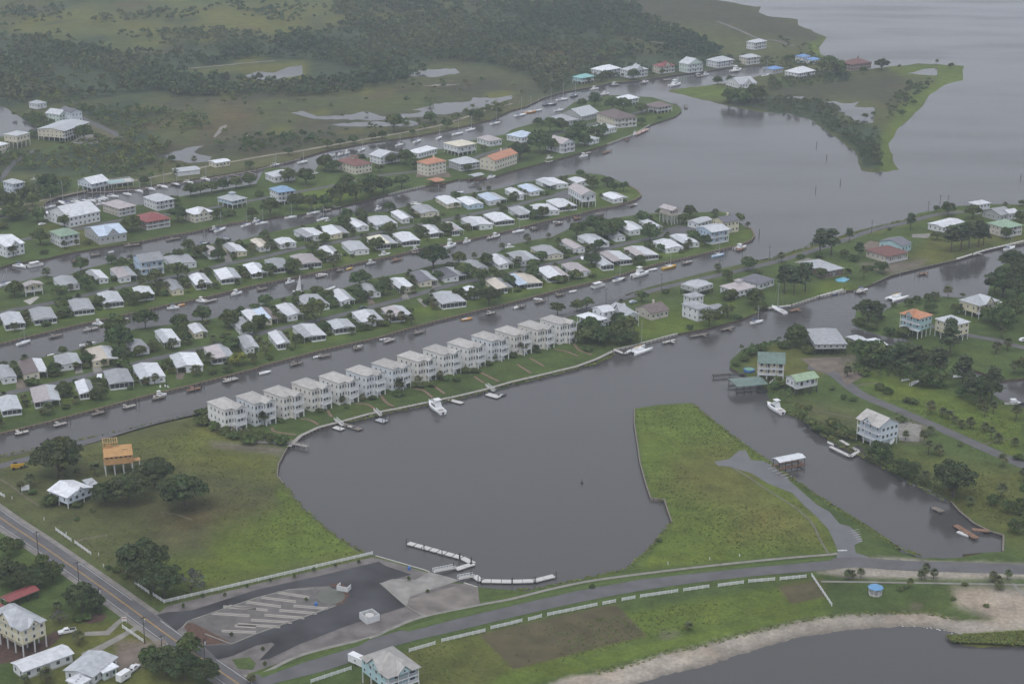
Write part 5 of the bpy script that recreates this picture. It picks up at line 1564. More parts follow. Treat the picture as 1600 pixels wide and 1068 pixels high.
fence(T(30, 987, 582), T(31, 700, 292), 'long white rail fence along the top of the parking lot')
fence(T(30, -25, 0), T(30, 30, -5) if False else T(20, 25, 1010), 'short white fence at the left edge') if False else None
fence(T(30, 735, 732), T(30, 860, 818), 'white fence panel beside the driveway below the main road')
SF = [(31, 330, 1062, 31, 572, 982), (31, 920, 877, 31, 1075, 832), (31, 1115, 817, 31, 1375, 756), (31, 1410, 740, 31, 1537, 712), (32, 0, 711, 32, 60, 696), (32, 98, 690, 32, 178, 669), (32, 213, 661, 32, 510, 600), (32, 545, 594, 32, 622, 579),
      (32, 660, 571, 32, 738, 557), (32, 770, 551, 32, 995, 518), (32, 1030, 513, 32, 1182, 491), (32, 1237, 486, 32, 1390, 466), (32, 1420, 461, 33, 40, 448), (33, 72, 446, 33, 228, 431)]
for i, (t0, x0, y0, t1, x1, y1) in enumerate(SF):
    fence(T(t0, x0, y0), T(t1, x1, y1), f'white rail fence section, {ordn(i + 1)} from left along the shore road', group='fence sections along the shore road')
fence(T(33, 262, 423), T(33, 383, 602), 'white fence running from the shore road down to the beach')
fence(T(20, -30, 985), T(20, 28, 1015), 'short white fence at the left edge beside the road')

# ---- gazebo
g = empty('gazebo', TU(33, 643, 530))
tag(g, 'octagonal gazebo with bright blue roof on the shore lawn', 'gazebo')
k = 8
ring = lambda r_, z: [(r_ * math.cos(2 * math.pi * (i + .5) / k), r_ * math.sin(2 * math.pi * (i + .5) / k), z) for i in range(k)]
MB().rings([ring(2.7, 2.6), ring(2.75, 2.75), ring(.5, 3.9), ring(.1, 4.1)]).build('roof', mat('gazebo_blue', (.14, .30, .52), .5, .08), g)
MB().rings([ring(2.3, 0), ring(2.3, .25)]).build('floor', M_CONC, g)
for i in range(k):
    a = 2 * math.pi * (i + .5) / k
    bx('post', M_POST, g, (2.2 * math.cos(a), 2.2 * math.sin(a), 1.4), (.2, .2, 2.5))
MARK.append((1367, 925, 'blue-roofed gazebo'))
# ---- pools
for poly, l in (('1305,437 1318,433 1328,436 1320,441 1308,440', 'small bright blue pool behind the flat-roofed house'),):
    p = wpts(P(poly))
    o = MB().prism([(q.x, q.y) for q in p], LAND, LAND + .25).build('pool', mat('pool_water', (.16, .45, .62), .15, .05), None)
    tag(o, l, 'pool')
o = empty('pool_deck', TU(10, 725, 118), math.radians(32))
tag(o, 'raised deck with teal pool and railings beside the marina clubhouse', 'pool deck')
bx('deck', M_FLOAT, o, (0, 0, 2.6), (20, 10, .3)); bx('pool_water', mat('teal_water', (.20, .42, .42), .2, .05), o, (-1, 0, 2.78), (13, 5.5, .1))
railing(o, [(-10, 5), (-10, -5), (10, -5), (10, 5), (-10, 5)], 2.75, 1.0)
for i in range(6):
    for s in (-1, 1):
        bx('stilt', M_POST, o, (-9.5 + 3.8 * i, 4.6 * s, 1.3), (.3, .3, 2.6))
o = empty('round_pool', TU(22, 1465, 235)); tag(o, 'round above-ground pool with blue rim beside the green-roofed house', 'pool')
MB().tube((0, 0, 0), (0, 0, 1.0), 2.6, 2.6, 20).build('rim', M_BLUE, o); MB().tube((0, 0, .95), (0, 0, 1.05), 2.2, 2.2, 20).build('cover', mat('pool_cover', (.15, .30, .22), .6, .1), o)

# ---- poles, signs, markers
def pole(px, py, h, label, arm=True, name='utility_pole', m=M_PILE, r=.15):
    o = empty(name, U(px, py)); tag(o, label, 'pole')
    MB().tube((0, 0, 0), (0, 0, h), r, r * .75, 7).build('shaft', m, o)
    if arm:
        bx('crossarm', m, o, (0, 0, h - .7), (2.2, .14, .16), math.radians(40))
        MB().tube((.35, 0, h - 2.2), (.35, 0, h - 1.2), .28, .28, 8).build('transformer', M_METAL, o)
    return o
for i, (t, x, y, h) in enumerate(((30, 230, 285, 9), (30, 475, 470, 9), (30, 603, 650, 10), (30, 870, 825, 10), (30, 975, 905, 8), (30, 1230, 930, 8))):
    pole(*T(t, x, y), h, f'utility pole along the main road, {ordn(i + 1)} from the top left')
for i, (t, x, y, h) in enumerate(((12, 580, 855, 9), (12, 924, 760, 9), (12, 1283, 660, 8), (12, 1422, 600, 8), (13, 8, 585, 9), (13, 640, 410, 8), (13, 990, 280, 7), (13, 1060, 260, 9), (13, 1108, 262, 9))):
    pole(*T(t, x, y), h, f'utility pole along the spit road, {ordn(i + 1)} from left')
for i, (x, y) in enumerate(((14, 1068), (365, 940), (410, 970), (1290, 140), (445, 105), (820, 60), (1562, 60))):
    pass
for i, (t, x, y) in enumerate(((12, 1527, 430), (13, 295, 150), (13, 447, 105), (3, 362, 980), (3, 300, 900), (13, 1562, 75))):
    c = TU(t, x, y, 0)
    o = empty('channel_marker', c); tag(o, f'dark channel marker piling in open water, {ordn(i + 1)} by listing from the spit tip' if False else ['tall dark marker piling off the lower spit tip', 'dark marker piling in the bay below the marshy point', 'thin marker piling just left of the marshy point foot', 'thin marker piling near the marshy point, right of its neighbour', 'thin marker piling in the channel left of the marshy point', 'thin marker piling at the right edge of the bay'][i], 'piling')
    MB().tube((0, 0, -2), (0, 0, 4.5 if i == 0 else 3.2), .25, .22, 7).build('shaft', M_PILE, o)
    bx('band', M_METAL, o, (0, 0, 2.6), (.5, .5, .3))
o = empty('buoy', TU(22, 432, 930, 0)); tag(o, 'small dark buoy floating in the middle of the basin', 'buoy')
MB().rings([[(r_ * math.cos(2 * math.pi * i / 10), r_ * math.sin(2 * math.pi * i / 10), z) for i in range(10)] for r_, z in ((.3, -.3), (.7, 0), (.5, .5), (.15, 1.2))]).build('float', M_PILE, o); MB().tube((0, 0, 1.0), (0, 0, 2.0), .06).build('mast', M_DARK, o)
def sign(t, x, y, w, h, z, m, label, ang=20):
    o = empty('sign', TU(t, x, y), math.radians(ang)); tag(o, label, 'sign')
    bx('board', m, o, (0, 0, z + h / 2), (w, .12, h))
    for s in (-1, 1):
        bx('post', M_POST, o, (s * w * .4, .1, (z + h) / 2), (.12, .1, z + h))
sign(20, 158, 985, 3.2, 2.0, 1.0, M_WHITE, 'large white blank sign board in the grass at the left', 30)
sign(30, 747, 705, 1.6, 1.4, .9, M_WHITE, 'small white sign with red stripe beside the main road', 10)
bx('stripe', M_RED, bpy.context.scene.objects['sign.001'], (0, -.08, 1.9), (1.5, .04, .3))
for i, (t, x, y) in enumerate(((30, 265, 85), (30, 398, 172), (30, 593, 297), (30, 622, 365), (30, 755, 395), (32, 936, 350), (32, 1366, 304), (20, 75, 1025), (20, 498, 720), (32, 1187, 324))):
    o = empty('marker_post', TU(t, x, y)); tag(o, 'short white marker post ' + ('left of the upper short roadside fence', 'beside the top of the upper roadside fence', 'at the end of the lower roadside fence', 'between the lower roadside fence and the dark oak', 'left of the dark oak by the road', 'in the grass above the shore road, nearest the basin', 'in the grass above the shore road, nearest the apron', 'by the left edge below the blank sign', 'near the road right of the big field oak', 'in the grass above the shore road, middle of three')[i], 'post', 'white marker posts in the grass')
    bx('shaft', M_WHITE, o, (0, 0, .5), (.22, .22, 1.0)); bx('cap', M_TRIM, o, (0, 0, 1.04), (.28, .28, .08))
# brick paths from the townhouses
for s in ('425,668 430,674 462,679', '470,654 485,656 497,663', '512,641 518,651', '555,630 575,632 587,640', '595,617 603,628 615,635', '648,607 662,610 676,621', '676,601 695,615', '741,588 756,598', '752,582 780,596', '808,569 830,583', '828,559 850,572', '866,545 885,549 903,556', '897,537 905,547 925,554'):
    pts = smooth(wpts(P(s)))
    ribbon('brick_path', pts, 1.3, mat('path_brick', (.20, .135, .10), .9, .15, .6), LAND + .06)

# a broken line of foam where the wind pushes small waves onto the beach
fo = MB()
fr_ = random.Random(5)
fp = smooth(wpts([T(33, 760, 712), T(33, 880, 712), T(33, 980, 722), T(33, 1060, 738), T(33, 1130, 758), T(33, 1165, 768)], .0), 10)
for a, b in zip(fp[:-1], fp[1:]):
    if fr_.random() < .35: continue
    d = b - a
    nn = Vector((-d.y, d.x, 0)).normalized()
    o0, w0, w1 = fr_.uniform(-1.6, .4), fr_.uniform(.05, .3), fr_.uniform(.05, .3)
    fo.add([tuple(q + Vector((0, 0, .03))) for q in (a + nn * (o0 - w0), b + nn * (o0 - w1), b + nn * (o0 + w1), a + nn * (o0 + w0))], [(0, 1, 2, 3)])
tag(fo.build('foam', mat('foam', (.60, .60, .60), .8, .2, 2.0)), 'broken line of pale foam along the right end of the beach', 'foam', kind='stuff')

# ============================================================ BOATS AND VEHICLES
def hull(L, B, Fb, m, sheer=.35, n=9, tr=.8):
    """a lofted boat hull, bow towards +x"""
    rings = []
    for i in range(n):
        t = i / (n - 1)
        x = -L / 2 + L * t
        w = B / 2 * (tr + (1 - tr) * min(1, t * 2.2)) * (1 - max(0, (t - .5) / .5) ** 2.2 * .97)
        z = Fb * (1 + sheer * t * t)
        k = .35 + .65 * (1 - t * .5)
        rings.append([(x, -w, z), (x, -w * .9, z * .25), (x, -w * .35 * k, -.35 + .2 * t), (x, w * .35 * k, -.35 + .2 * t), (x, w * .9, z * .25), (x, w, z)])
    mb = MB().rings(rings)
    return mb
BOATN = {}
def boat(kind, a, b, zone, col='w'):
    pa, pb = U(*a, 0.0), U(*b, 0.0)
    L = (pb - pa).length
    lo, hi = {'s': (8, 13), 'm': (6.5, 10), 'y': (10, 16), 'k': (4, 6.5), 'c': (10, 13), 'p': (7, 9)}[kind]
    L = min(max(L, lo), hi)
    c = (pa + pb) / 2
    nm = {'s': 'sailboat', 'm': 'motorboat', 'y': 'motor_yacht', 'k': 'skiff', 'c': 'catamaran', 'p': 'pontoon_boat'}[kind]
    o = empty(nm, (c.x, c.y, 0), math.atan2((pb - pa).y, (pb - pa).x))
    hm_ = {'w': M_BOAT, 'y': M_YEL, 'b': M_CANVAS, 'd': mat('dark_hull', (.05, .06, .075), .3, .1), 'g': M_METAL, 'u': mat('pale_blue_hull', (.42, .58, .75), .3, .05), 'o': mat('orange_hull', (.55, .28, .08), .5, .1)}[col]
    if kind == 's':
        B = L * .29
        hull(L, B, .95, hm_).build('hull', hm_, o)
        MB().rings([[(x, -w, z0), (x, w, z0), (x, w * .75, z1), (x, -w * .75, z1)] for x, w, z0, z1 in ((-L * .12, B * .3, .9, 1.45), (L * .12, B * .28, .95, 1.45), (L * .27, B * .16, 1.0, 1.15))]).build('cabin', M_BOAT, o)
        bx('cockpit', M_DECK, o, (-L * .30, 0, .93), (L * .26, B * .45, .12))
        H_ = L * 1.15
        MB().tube((L * .08, 0, 1.0), (L * .08, 0, H_), .16, .11, 6).build('mast', M_METAL, o)
        MB().tube((L * .07, 0, 2.1), (-L * .33, 0, 2.2), .18, .14, 6).build('boom', RNG.choice((M_CANVAS, M_BOAT, M_CANVAS)), o)
        st = MB()
        st.tube((L * .48, 0, 1.3), (L * .08, 0, H_ * .98), .03, .03, 3); st.tube((-L * .48, 0, 1.0), (L * .08, 0, H_ * .98), .03, .03, 3)
        st.build('stays', M_METAL, o)
        if RNG.random() < .4: bx('sunshade', M_CANVAS, o, (-L * .25, 0, 2.1), (L * .22, B * .7, .08))
    elif kind in 'my':
        B = L * .33
        f = .95 if kind == 'm' else 1.5
        hull(L, B, f, hm_).build('hull', hm_, o)
        h = 1.0 if kind == 'm' else 1.7
        MB().rings([[(x, -w, f * 1.0), (x, w, f * 1.0), (x, w * .85, f + q), (x, -w * .85, f + q)] for x, w, q in ((-L * .18, B * .36, h), (L * .10, B * .36, h), (L * .30, B * .2, h * .3))]).build('cabin', M_BOAT, o)
        MB().rings([[(x, -w, f + h * .45), (x, w, f + h * .45), (x, w * .92, f + h * .8), (x, -w * .92, f + h * .8)] for x, w in ((-L * .15, B * .365), (L * .12, B * .35))]).build('cabin_window', M_GLASS, o)
        bx('cockpit', M_DECK, o, (-L * .33, 0, f - .02), (L * .26, B * .62, .1))
        if kind == 'y':
            MB().box(-L * .16, L * .02, -B * .3, B * .3, f + h, f + h + .75).build('flybridge', M_BOAT, o)
            bx('hardtop', M_BOAT, o, (-L * .08, 0, f + h + 2.0), (L * .22, B * .62, .12))
            for s in (-1, 1):
                bx('hardtop_post', M_METAL, o, (-L * .16, s * B * .27, f + h + 1.35), (.08, .08, 1.3)); bx('hardtop_post', M_METAL, o, (L * .0, s * B * .27, f + h + 1.35), (.08, .08, 1.3))
            MB().tube((-L * .08, 0, f + h + 2), (-L * .1, 0, f + h + 4), .04, .03, 4).build('antenna', M_METAL, o)
        else:
            bx('canopy', RNG.choice((M_BOAT, M_CANVAS, M_BOAT)), o, (-L * .06, 0, f + h + .9), (L * .26, B * .66, .08))
            for s in (-1, 1):
                bx('canopy_post', M_METAL, o, (-L * .17, s * B * .3, f + h * .5 + .5), (.06, .06, h + .9)); bx('canopy_post', M_METAL, o, (L * .05, s * B * .3, f + h * .5 + .5), (.06, .06, h + .9))
        bx('outboard_motor', M_DARK, o, (-L * .52, 0, .8), (.5, .5, 1.0))
    elif kind == 'k':
        B = L * .36
        hull(L, B, .6, hm_).build('hull', hm_, o)
        bx('well', M_FLOAT, o, (-L * .12, 0, .64), (L * .5, B * .55, .06)); bx('bench', M_BOAT, o, (-L * .1, 0, .75), (.35, B * .6, .18))
        bx('outboard_motor', M_DARK, o, (-L * .52, 0, .6), (.35, .35, .8))
    elif kind == 'p':
        for s in (-1, 1):
            MB().tube((-L / 2, s * 1.0, .15), (L / 2, s * 1.0, .15), .35, .3, 8).build('float', M_METAL, o)
        bx('deck', M_FLOAT, o, (0, 0, .55), (L, 2.6, .14)); bx('canopy', hm_, o, (-.5, 0, 2.6), (L * .62, 2.5, .1))
        for x in (-L * .33, L * .2):
            for s in (-1, 1):
                bx('canopy_post', M_METAL, o, (x, s * 1.15, 1.6), (.07, .07, 2.0))
        railing(o, [(-L / 2, -1.25), (L / 2, -1.25), (L / 2, 1.25), (-L / 2, 1.25)], .6, .7, M_BOAT)
    elif kind == 'c':
        B = L * .5
        for s in (-1, 1):
            h2 = hull(L, L * .13, 1.1, hm_)
            h2.v = [(x, y + s * B * .38, z) for x, y, z in h2.v]
            h2.build('hull', hm_, o)
        MB().box(-L * .42, L * .18, -B * .34, B * .34, .9, 1.15).build('bridge_deck', M_BOAT, o)
        MB().rings([[(x, -w, 1.16), (x, w, 1.16), (x, w * .8, z), (x, -w * .8, z)] for x, w, z in ((-L * .22, B * .28, 2.3), (L * .05, B * .28, 2.2), (L * .16, B * .2, 1.5))]).build('cabin', M_BOAT, o)
        MB().tube((L * .06, 0, 1.2), (L * .06, 0, L * 1.2), .11, .08, 6).build('mast', M_METAL, o)
        MB().tube((L * .05, 0, 3.0), (-L * .36, 0, 3.1), .22, .16, 6).build('boom', M_YEL if col == 'w' else M_CANVAS, o)
    BOATN.setdefault(zone, []).append((a[0] + b[0], nm, col, o))
    return o
def fleet(zone, text):
    for q in text.strip().split(';'):
        p = q.split()
        t = int(p[1])
        boat(p[0], T(t, *nums(p[2])), T(t, *nums(p[3])), zone, p[4] if len(p) > 4 else 'w')
fleet('marina channel', 's 10 280,262 345,248;s 10 440,245 355,220;s 10 442,222 512,228;s 10 500,214 540,220 d;s 10 545,212 592,222;s 10 595,207 640,210;s 10 622,196 665,205;s 10 668,188 730,192;m 10 605,240 635,236;s 10 770,172 810,182;s 10 838,152 882,162;'
      's 10 905,138 960,150;s 10 978,122 1040,138;s 10 1065,108 1115,128 d;s 10 1140,100 1192,108;s 10 1245,78 1297,92;s 1 865,905 910,895;s 1 975,885 1020,870;s 1 1120,862 1146,852;s 1 1215,837 1280,825;s 1 1300,812 1356,800;s 1 1450,772 1510,760;'
      's 1 258,1012 320,1002;m 1 445,972 490,962;m 1 500,964 540,954;m 1 545,956 580,946;s 2 15,722 90,708;s 2 72,702 148,692 o;s 2 135,690 186,682;s 2 185,655 282,645 d;s 2 275,624 345,614;s 2 362,605 412,585 d;s 2 260,690 320,682;m 2 245,742 282,722;'
      'm 10 195,88 240,86;m 10 255,92 300,88;s 1 640,935 670,925;s 1 100,1030 140,1022')
fleet('far channel', 'm 2 480,558 540,548;m 2 600,532 665,522 d;m 2 790,516 850,504;y 2 970,538 1045,522;m 2 1130,468 1170,462 d;m 2 1170,472 1222,460;y 2 1325,452 1445,428;s 2 1540,478 1600,458;m 2 538,590 608,580')
fleet('canal below the large houses', 's 10 1330,408 1395,385;m 10 1305,400 1345,395 d;s 10 1500,375 1545,362;m 10 1560,350 1600,340;s 10 1230,492 1290,480 d;s 10 0,742 85,722;p 10 165,628 270,608;m 10 85,615 160,628;k 10 670,535 700,530;k 10 612,485 652,475;m 10 1375,462 1415,458 d;m 10 720,612 790,600;'
      's 11 0,362 75,350;s 11 178,325 252,315;s 11 318,300 398,285;s 11 380,340 445,325;m 11 420,350 470,340 d;k 11 245,385 275,382;s 11 955,238 1020,240;m 11 735,275 775,262;m 11 1425,78 1480,65;s 11 1110,200 1140,190 d;s 11 1230,170 1275,165;m 2 415,975 470,965;m 2 205,988 255,980;m 2 745,840 775,830')
fleet('canal between the home peninsulas', 'm 10 580,975 640,982;m 10 1040,882 1100,878;k 10 1095,865 1145,855 o;m 10 1228,835 1262,842;m 10 1425,800 1497,783;k 10 1430,790 1465,778 o;k 11 555,640 598,630 y;m 11 180,728 238,715;k 11 385,668 445,672;m 11 680,610 740,600 g;m 11 755,560 830,545;y 11 1168,512 1236,490;m 11 1278,476 1326,465;m 11 1450,445 1510,430;'
      's 12 5,412 78,400;k 12 255,345 312,352;k 12 115,385 160,378 d;s 20 105,80 190,55;s 20 500,85 585,70;k 20 293,146 336,136;s 11 440,770 482,755;m 11 960,525 1010,520 d;m 12 -40,510 10,505;k 12 735,245 775,238')
fleet('canal behind the townhouses', 'k 21 15,258 97,240;k 21 352,156 396,148;k 12 5,882 66,862;p 12 495,755 567,735;s 12 626,715 696,697;y 12 742,688 846,662;k 12 843,645 900,636;s 12 930,637 1014,617 y;s 12 1238,562 1312,548 u;m 12 1370,515 1450,498;k 12 135,820 190,828;k 12 350,780 400,772;k 11 1230,958 1375,935 o;m 20 955,400 1020,388;k 21 600,95 664,82 g;k 20 1380,300 1470,280 g;k 21 735,52 862,35 g;k 12 1060,600 1120,588 g')
fleet('townhouse basin', 'y 21 1155,505 1072,440;k 21 1505,392 1540,386 d;k 21 560,582 620,592 d')
fleet('channel right of the townhouses', 'c 22 735,133 848,95;s 12 1475,975 1552,960;c 13 745,832 852,802;s 13 110,915 20,868;k 13 395,796 432,786 b;m 13 540,782 615,766;s 13 1462,520 1526,502;y 23 90,505 -5,448;k 33 1138,160 1203,188;k 23 395,690 380,684;m 13 1415,875 1460,862 b;m 23 1440,450 1600,440 d')
KN = {'w': 'white', 'y': 'yellow', 'b': 'blue', 'd': 'dark', 'g': 'grey', 'u': 'pale blue', 'o': 'orange'}
KX = {'sailboat': 'sailboat', 'motorboat': 'motorboat', 'motor_yacht': 'motor yacht', 'skiff': 'open skiff', 'catamaran': 'sailing catamaran', 'pontoon_boat': 'pontoon boat'}
for zone, lst in BOATN.items():
    lst.sort(key=lambda q: q[0])
    cnt = {}
    for x, nm, col, o in lst:
        cnt[(nm, col)] = cnt.get((nm, col), 0) + 1
    seen = {}
    for x, nm, col, o in lst:
        seen[(nm, col)] = seen.get((nm, col), 0) + 1
        k = seen[(nm, col)]
        lab = f'{KN[col]} {KX[nm]} in the {zone}' if cnt[(nm, col)] == 1 else f'{KN[col]} {KX[nm]}, {ordn(k)} from left in the {zone}'
        tag(o, lab, {'motor_yacht': 'yacht', 'pontoon_boat': 'boat', 'motorboat': 'boat', 'skiff': 'boat'}.get(nm, nm), 'boats in the ' + zone)
# a raised white sail drying in the canal
o = empty('sail', TU(11, 255, 775, 0)); tag(o, 'tall narrow white sail standing in the canal beside the second row', 'sail')
MB().add([(-.8, 0, .8), (2.0, 1.2, .8), (1.6, .9, 9.5), (-.8, .1, .8), (2.0, 1.3, .8), (1.6, 1.0, 9.5)], [(0, 1, 2), (5, 4, 3), (0, 3, 4, 1), (1, 4, 5, 2), (2, 5, 3, 0)]).build('cloth', M_BOAT, o)
MB().tube((2.0, 1.3, 0), (1.6, 1.0, 10.5), .09, .06).build('mast', M_METAL, o); hull(5, 1.6, .6, M_BOAT).build('hull', M_BOAT, o)

def vehicle(kind, a, b, label, col=None, z=LAND):
    pa, pb = U(*a, z), U(*b, z)
    c = (pa + pb) / 2
    L = {'pickup': 5.8, 'suv': 4.9, 'car': 4.6}[kind]
    o = empty({'pickup': 'pickup_truck', 'suv': 'parked_car', 'car': 'parked_car'}[kind], (c.x, c.y, z), math.atan2((pb - pa).y, (pb - pa).x))
    tag(o, label, 'truck' if kind == 'pickup' else 'car')
    m = col or M_BOAT
    W = 1.95
    sec = lambda x, w, z0, z1: [(x, -w / 2, z0), (x, w / 2, z0), (x, w / 2, z1), (x, -w / 2, z1)]
    if kind == 'pickup':
        MB().rings([sec(-L / 2, W, .5, 1.15), sec(-L * .02, W, .45, 1.18), sec(L * .3, W, .45, 1.15), sec(L * .47, W * .95, .5, 1.05), sec(L / 2, W * .85, .55, .9)]).build('body', m, o)
        MB().rings([sec(-L * .12, W * .9, 1.15, 1.2), sec(-L * .08, W * .82, 1.15, 1.85), sec(L * .12, W * .8, 1.15, 1.85), sec(L * .24, W * .85, 1.15, 1.2)]).build('cab', m, o)
        MB().rings([sec(-L * .105, W * .91, 1.3, 1.32), sec(-L * .075, W * .86, 1.3, 1.72), sec(L * .125, W * .84, 1.3, 1.72), sec(L * .215, W * .88, 1.3, 1.32)]).build('windows', M_GLASS, o)
        bx('bed', M_DARK, o, (-L * .31, 0, 1.17), (L * .33, W * .78, .06))
    else:
        MB().rings([sec(-L / 2, W * .9, .45, .95), sec(-L * .42, W, .4, 1.0), sec(L * .3, W, .4, .98), sec(L * .47, W * .95, .45, .85), sec(L / 2, W * .85, .5, .75)]).build('body', m, o)
        hh = 1.75 if kind == 'suv' else 1.45
        MB().rings([sec(-L * .46, W * .9, .95, 1.05), sec(-L * .38, W * .8, .95, hh), sec(L * .08, W * .78, .95, hh), sec(L * .24, W * .88, .95, 1.02)]).build('cab', m, o)
        MB().rings([sec(-L * .43, W * .91, 1.08, 1.1), sec(-L * .38, W * .86, 1.08, hh - .12), sec(L * .08, W * .84, 1.08, hh - .12), sec(L * .21, W * .89, 1.08, 1.1)]).build('windows', M_GLASS, o)
    for x in (-L * .31, L * .31):
        for s in (-1, 1):
            w_o = MB().tube((x, s * W * .40, .36), (x, s * W * .52, .36), .38, .38, 12).build('wheel', M_DARK, o)
            MB().tube((x, s * W * .5, .36), (x, s * W * .53, .36), .2, .2, 8).build('rim', M_METAL, w_o)
    for s in (-1, 1):
        bx('headlight', M_FLOAT, o, (L * .485, s * W * .33, .8), (.12, .3, .16)); bx('tail_light', M_RED, o, (-L * .5, s * W * .38, .85), (.08, .16, .3))
    return o
vehicle('pickup', T(30, 455, 752), T(30, 352, 772), 'white pickup truck with dark bed beside the yellow stilt house')
vehicle('pickup', T(30, 770, 1012), T(30, 830, 965), 'white pickup truck beside the small white box trailer')
vehicle('suv', T(11, 640, 888), T(11, 682, 874), 'dark green car driving along the front row street', mat('green_car_paint', (.05, .09, .08), .3, .05))
vehicle('car', T(12, 428, 565), T(12, 440, 585), 'white car parked on the street among the low homes')
vehicle('car', T(12, 730, 848), T(12, 765, 838), 'pale blue car beside the brown-roofed spit house', mat('pale_car_paint', (.45, .52, .60), .3, .05))
vehicle('suv', T(23, 1555, 55), T(23, 1600, 45), 'white van at the right edge of the upper right road')
vehicle('car', T(11, 350, 50), T(11, 380, 45), 'white car by the small marina bay lawn')
vehicle('car', T(10, 250, 365), T(10, 272, 360), 'white car on the lawn behind the green-roofed house')
vehicle('pickup', T(2, 1000, 560), T(2, 1020, 550), 'white pickup', None) if False else None
def trailer(t, x, y, ang, label, L=4.5, W=2.2, h=2.3, m=None):
    o = empty('box_trailer', TU(t, x, y), math.radians(ang)); tag(o, label, 'trailer')
    bx('body', m or M_BOAT, o, (0, 0, .55 + h / 2), (L, W, h)); bx('roof', M_WHITE, o, (0, 0, .58 + h), (L + .08, W + .08, .1))
    for s in (-1, 1):
        MB().tube((0, s * W * .42, .35), (0, s * W * .52, .35), .36, .36, 10).build('wheel', M_DARK, o)
    bx('hitch', M_DARK, o, (L / 2 + .5, 0, .5), (1.1, .12, .12)); window(o, 0, -W / 2, 1.9, 1.0, .6, 0)
    return o
trailer(30, 742, 1045, 60, 'small white box trailer behind the white pickup truck')
trailer(20, 617, 300, 100, 'white camper trailer beside the third home of the front row', 5)
trailer(31, 612, 950, -40, 'white and blue boat on a trailer beside the pale aqua house', 6.5, 2.4, 2.5)  # a boat on its trailer, stood in for by a plain box trailer
o = empty('forklift', TU(20, 105, 838), math.radians(28)); tag(o, 'yellow telescopic forklift parked in the grass at the left', 'forklift')
bx('body', M_YEL, o, (0, 0, 1.1), (4.6, 1.8, .9)); bx('cab', M_DARK, o, (-.4, .5, 2.0), (1.4, .9, 1.2)); MB().bar((-2.4, -.4, 2.2), (3.0, -.4, 1.7), .5, .5).build('boom', M_YEL, o)
for x in (-1.5, 1.6):
    for s in (-1, 1):
        MB().tube((x, s * .7, .6), (x, s * 1.15, .6), .62, .62, 12).build('wheel', M_DARK, o)
bx('fork', M_DARK, o, (3.6, -.4, .5), (1.4, 1.2, .12)); bx('carriage', M_DARK, o, (2.9, -.4, 1.0), (.2, 1.3, 1.2))
# a small white boat stored under the red roof, kayaks and debris at the inlet bank
for i, (t, x0, y0, x1, y1, l) in enumerate(((30, 70, 575, 180, 535, 'cream boat stored under the red roofed shelter'), (23, 880, 338, 930, 318, 'white dinghy lying in the grass beside the inlet road'), (23, 825, 310, 870, 308, 'white canoe lying in the grass beside the inlet road'), (23, 1140, 290, 1220, 285, 'white boat hauled out under the pines'))):
    ob = boat('k', T(t, x0, y0), T(t, x1, y1), 'ashore', 'w'); ob.location.z = LAND + .35; tag(ob, l, 'boat', 'boats ashore')
for i, (x, y) in enumerate(((990, 330), (1022, 325), (1040, 330))):
    o = empty('lawn_chair', TU(20, x, y + 8), i * .6); tag(o, f'white lawn chair by the front row seawall, {ordn(i + 1)} from left', 'chair', 'white lawn chairs')
    bx('seat', M_WHITE, o, (0, 0, .42), (.6, .6, .06)); bx('backrest', M_WHITE, o, (0, .3, .8), (.6, .08, .75))
    for sx in (-1, 1):
        for sy in (-1, 1):
            bx('leg', M_WHITE, o, (sx * .26, sy * .26, .2), (.07, .07, .4))

# ============================================================ TREES
def leaf_material(name, col, rnd=.22):
    m = bpy.data.materials.new(name)
    m.use_nodes = True
    nt = m.node_tree
    b = nt.nodes['Principled BSDF']
    b.inputs['Roughness'].default_value = .75
    b.inputs['Specular IOR Level'].default_value = .15
    at = nt.nodes.new('ShaderNodeAttribute'); at.attribute_name = 'tint'
    oi = nt.nodes.new('ShaderNodeObjectInfo')
    mr = nt.nodes.new('ShaderNodeMapRange')
    mr.inputs[3].default_value, mr.inputs[4].default_value = 1 - rnd, 1 + rnd
    nt.links.new(oi.outputs['Random'], mr.inputs[0])
    mu = nt.nodes.new('ShaderNodeVectorMath'); mu.operation = 'SCALE'
    nt.links.new(at.outputs['Color'], mu.inputs[0]); nt.links.new(mr.outputs[0], mu.inputs['Scale'])
    m2 = nt.nodes.new('ShaderNodeVectorMath'); m2.operation = 'MULTIPLY'
    m2.inputs[1].default_value = col
    nt.links.new(mu.outputs[0], m2.inputs[0])
    hs_ = nt.nodes.new('ShaderNodeHueSaturation')
    h = nt.nodes.new('ShaderNodeMath'); h.operation = 'MULTIPLY_ADD'; h.inputs[1].default_value = .05; h.inputs[2].default_value = .475
    fr = nt.nodes.new('ShaderNodeMath'); fr.operation = 'FRACT'
    mm = nt.nodes.new('ShaderNodeMath'); mm.operation = 'MULTIPLY'; mm.inputs[1].default_value = 17.3
    nt.links.new(oi.outputs['Random'], mm.inputs[0]); nt.links.new(mm.outputs[0], fr.inputs[0]); nt.links.new(fr.outputs[0], h.inputs[0]); nt.links.new(h.outputs[0], hs_.inputs['Hue'])
    nt.links.new(m2.outputs[0], hs_.inputs['Color'])
    nt.links.new(hs_.outputs[0], b.inputs['Base Color'])
    return m
M_LEAF = leaf_material('tree_leaves', (.078, .108, .040))
M_OAK = leaf_material('oak_leaves', (.060, .082, .036), .14)
M_PALM = leaf_material('palm_fronds', (.105, .122, .055))
M_PINE = leaf_material('pine_needles', (.066, .090, .044))
M_SHRUB = leaf_material('shrub_leaves', (.084, .116, .040))
M_YGREEN = leaf_material('yellow_leaves', (.19, .215, .045), .08)
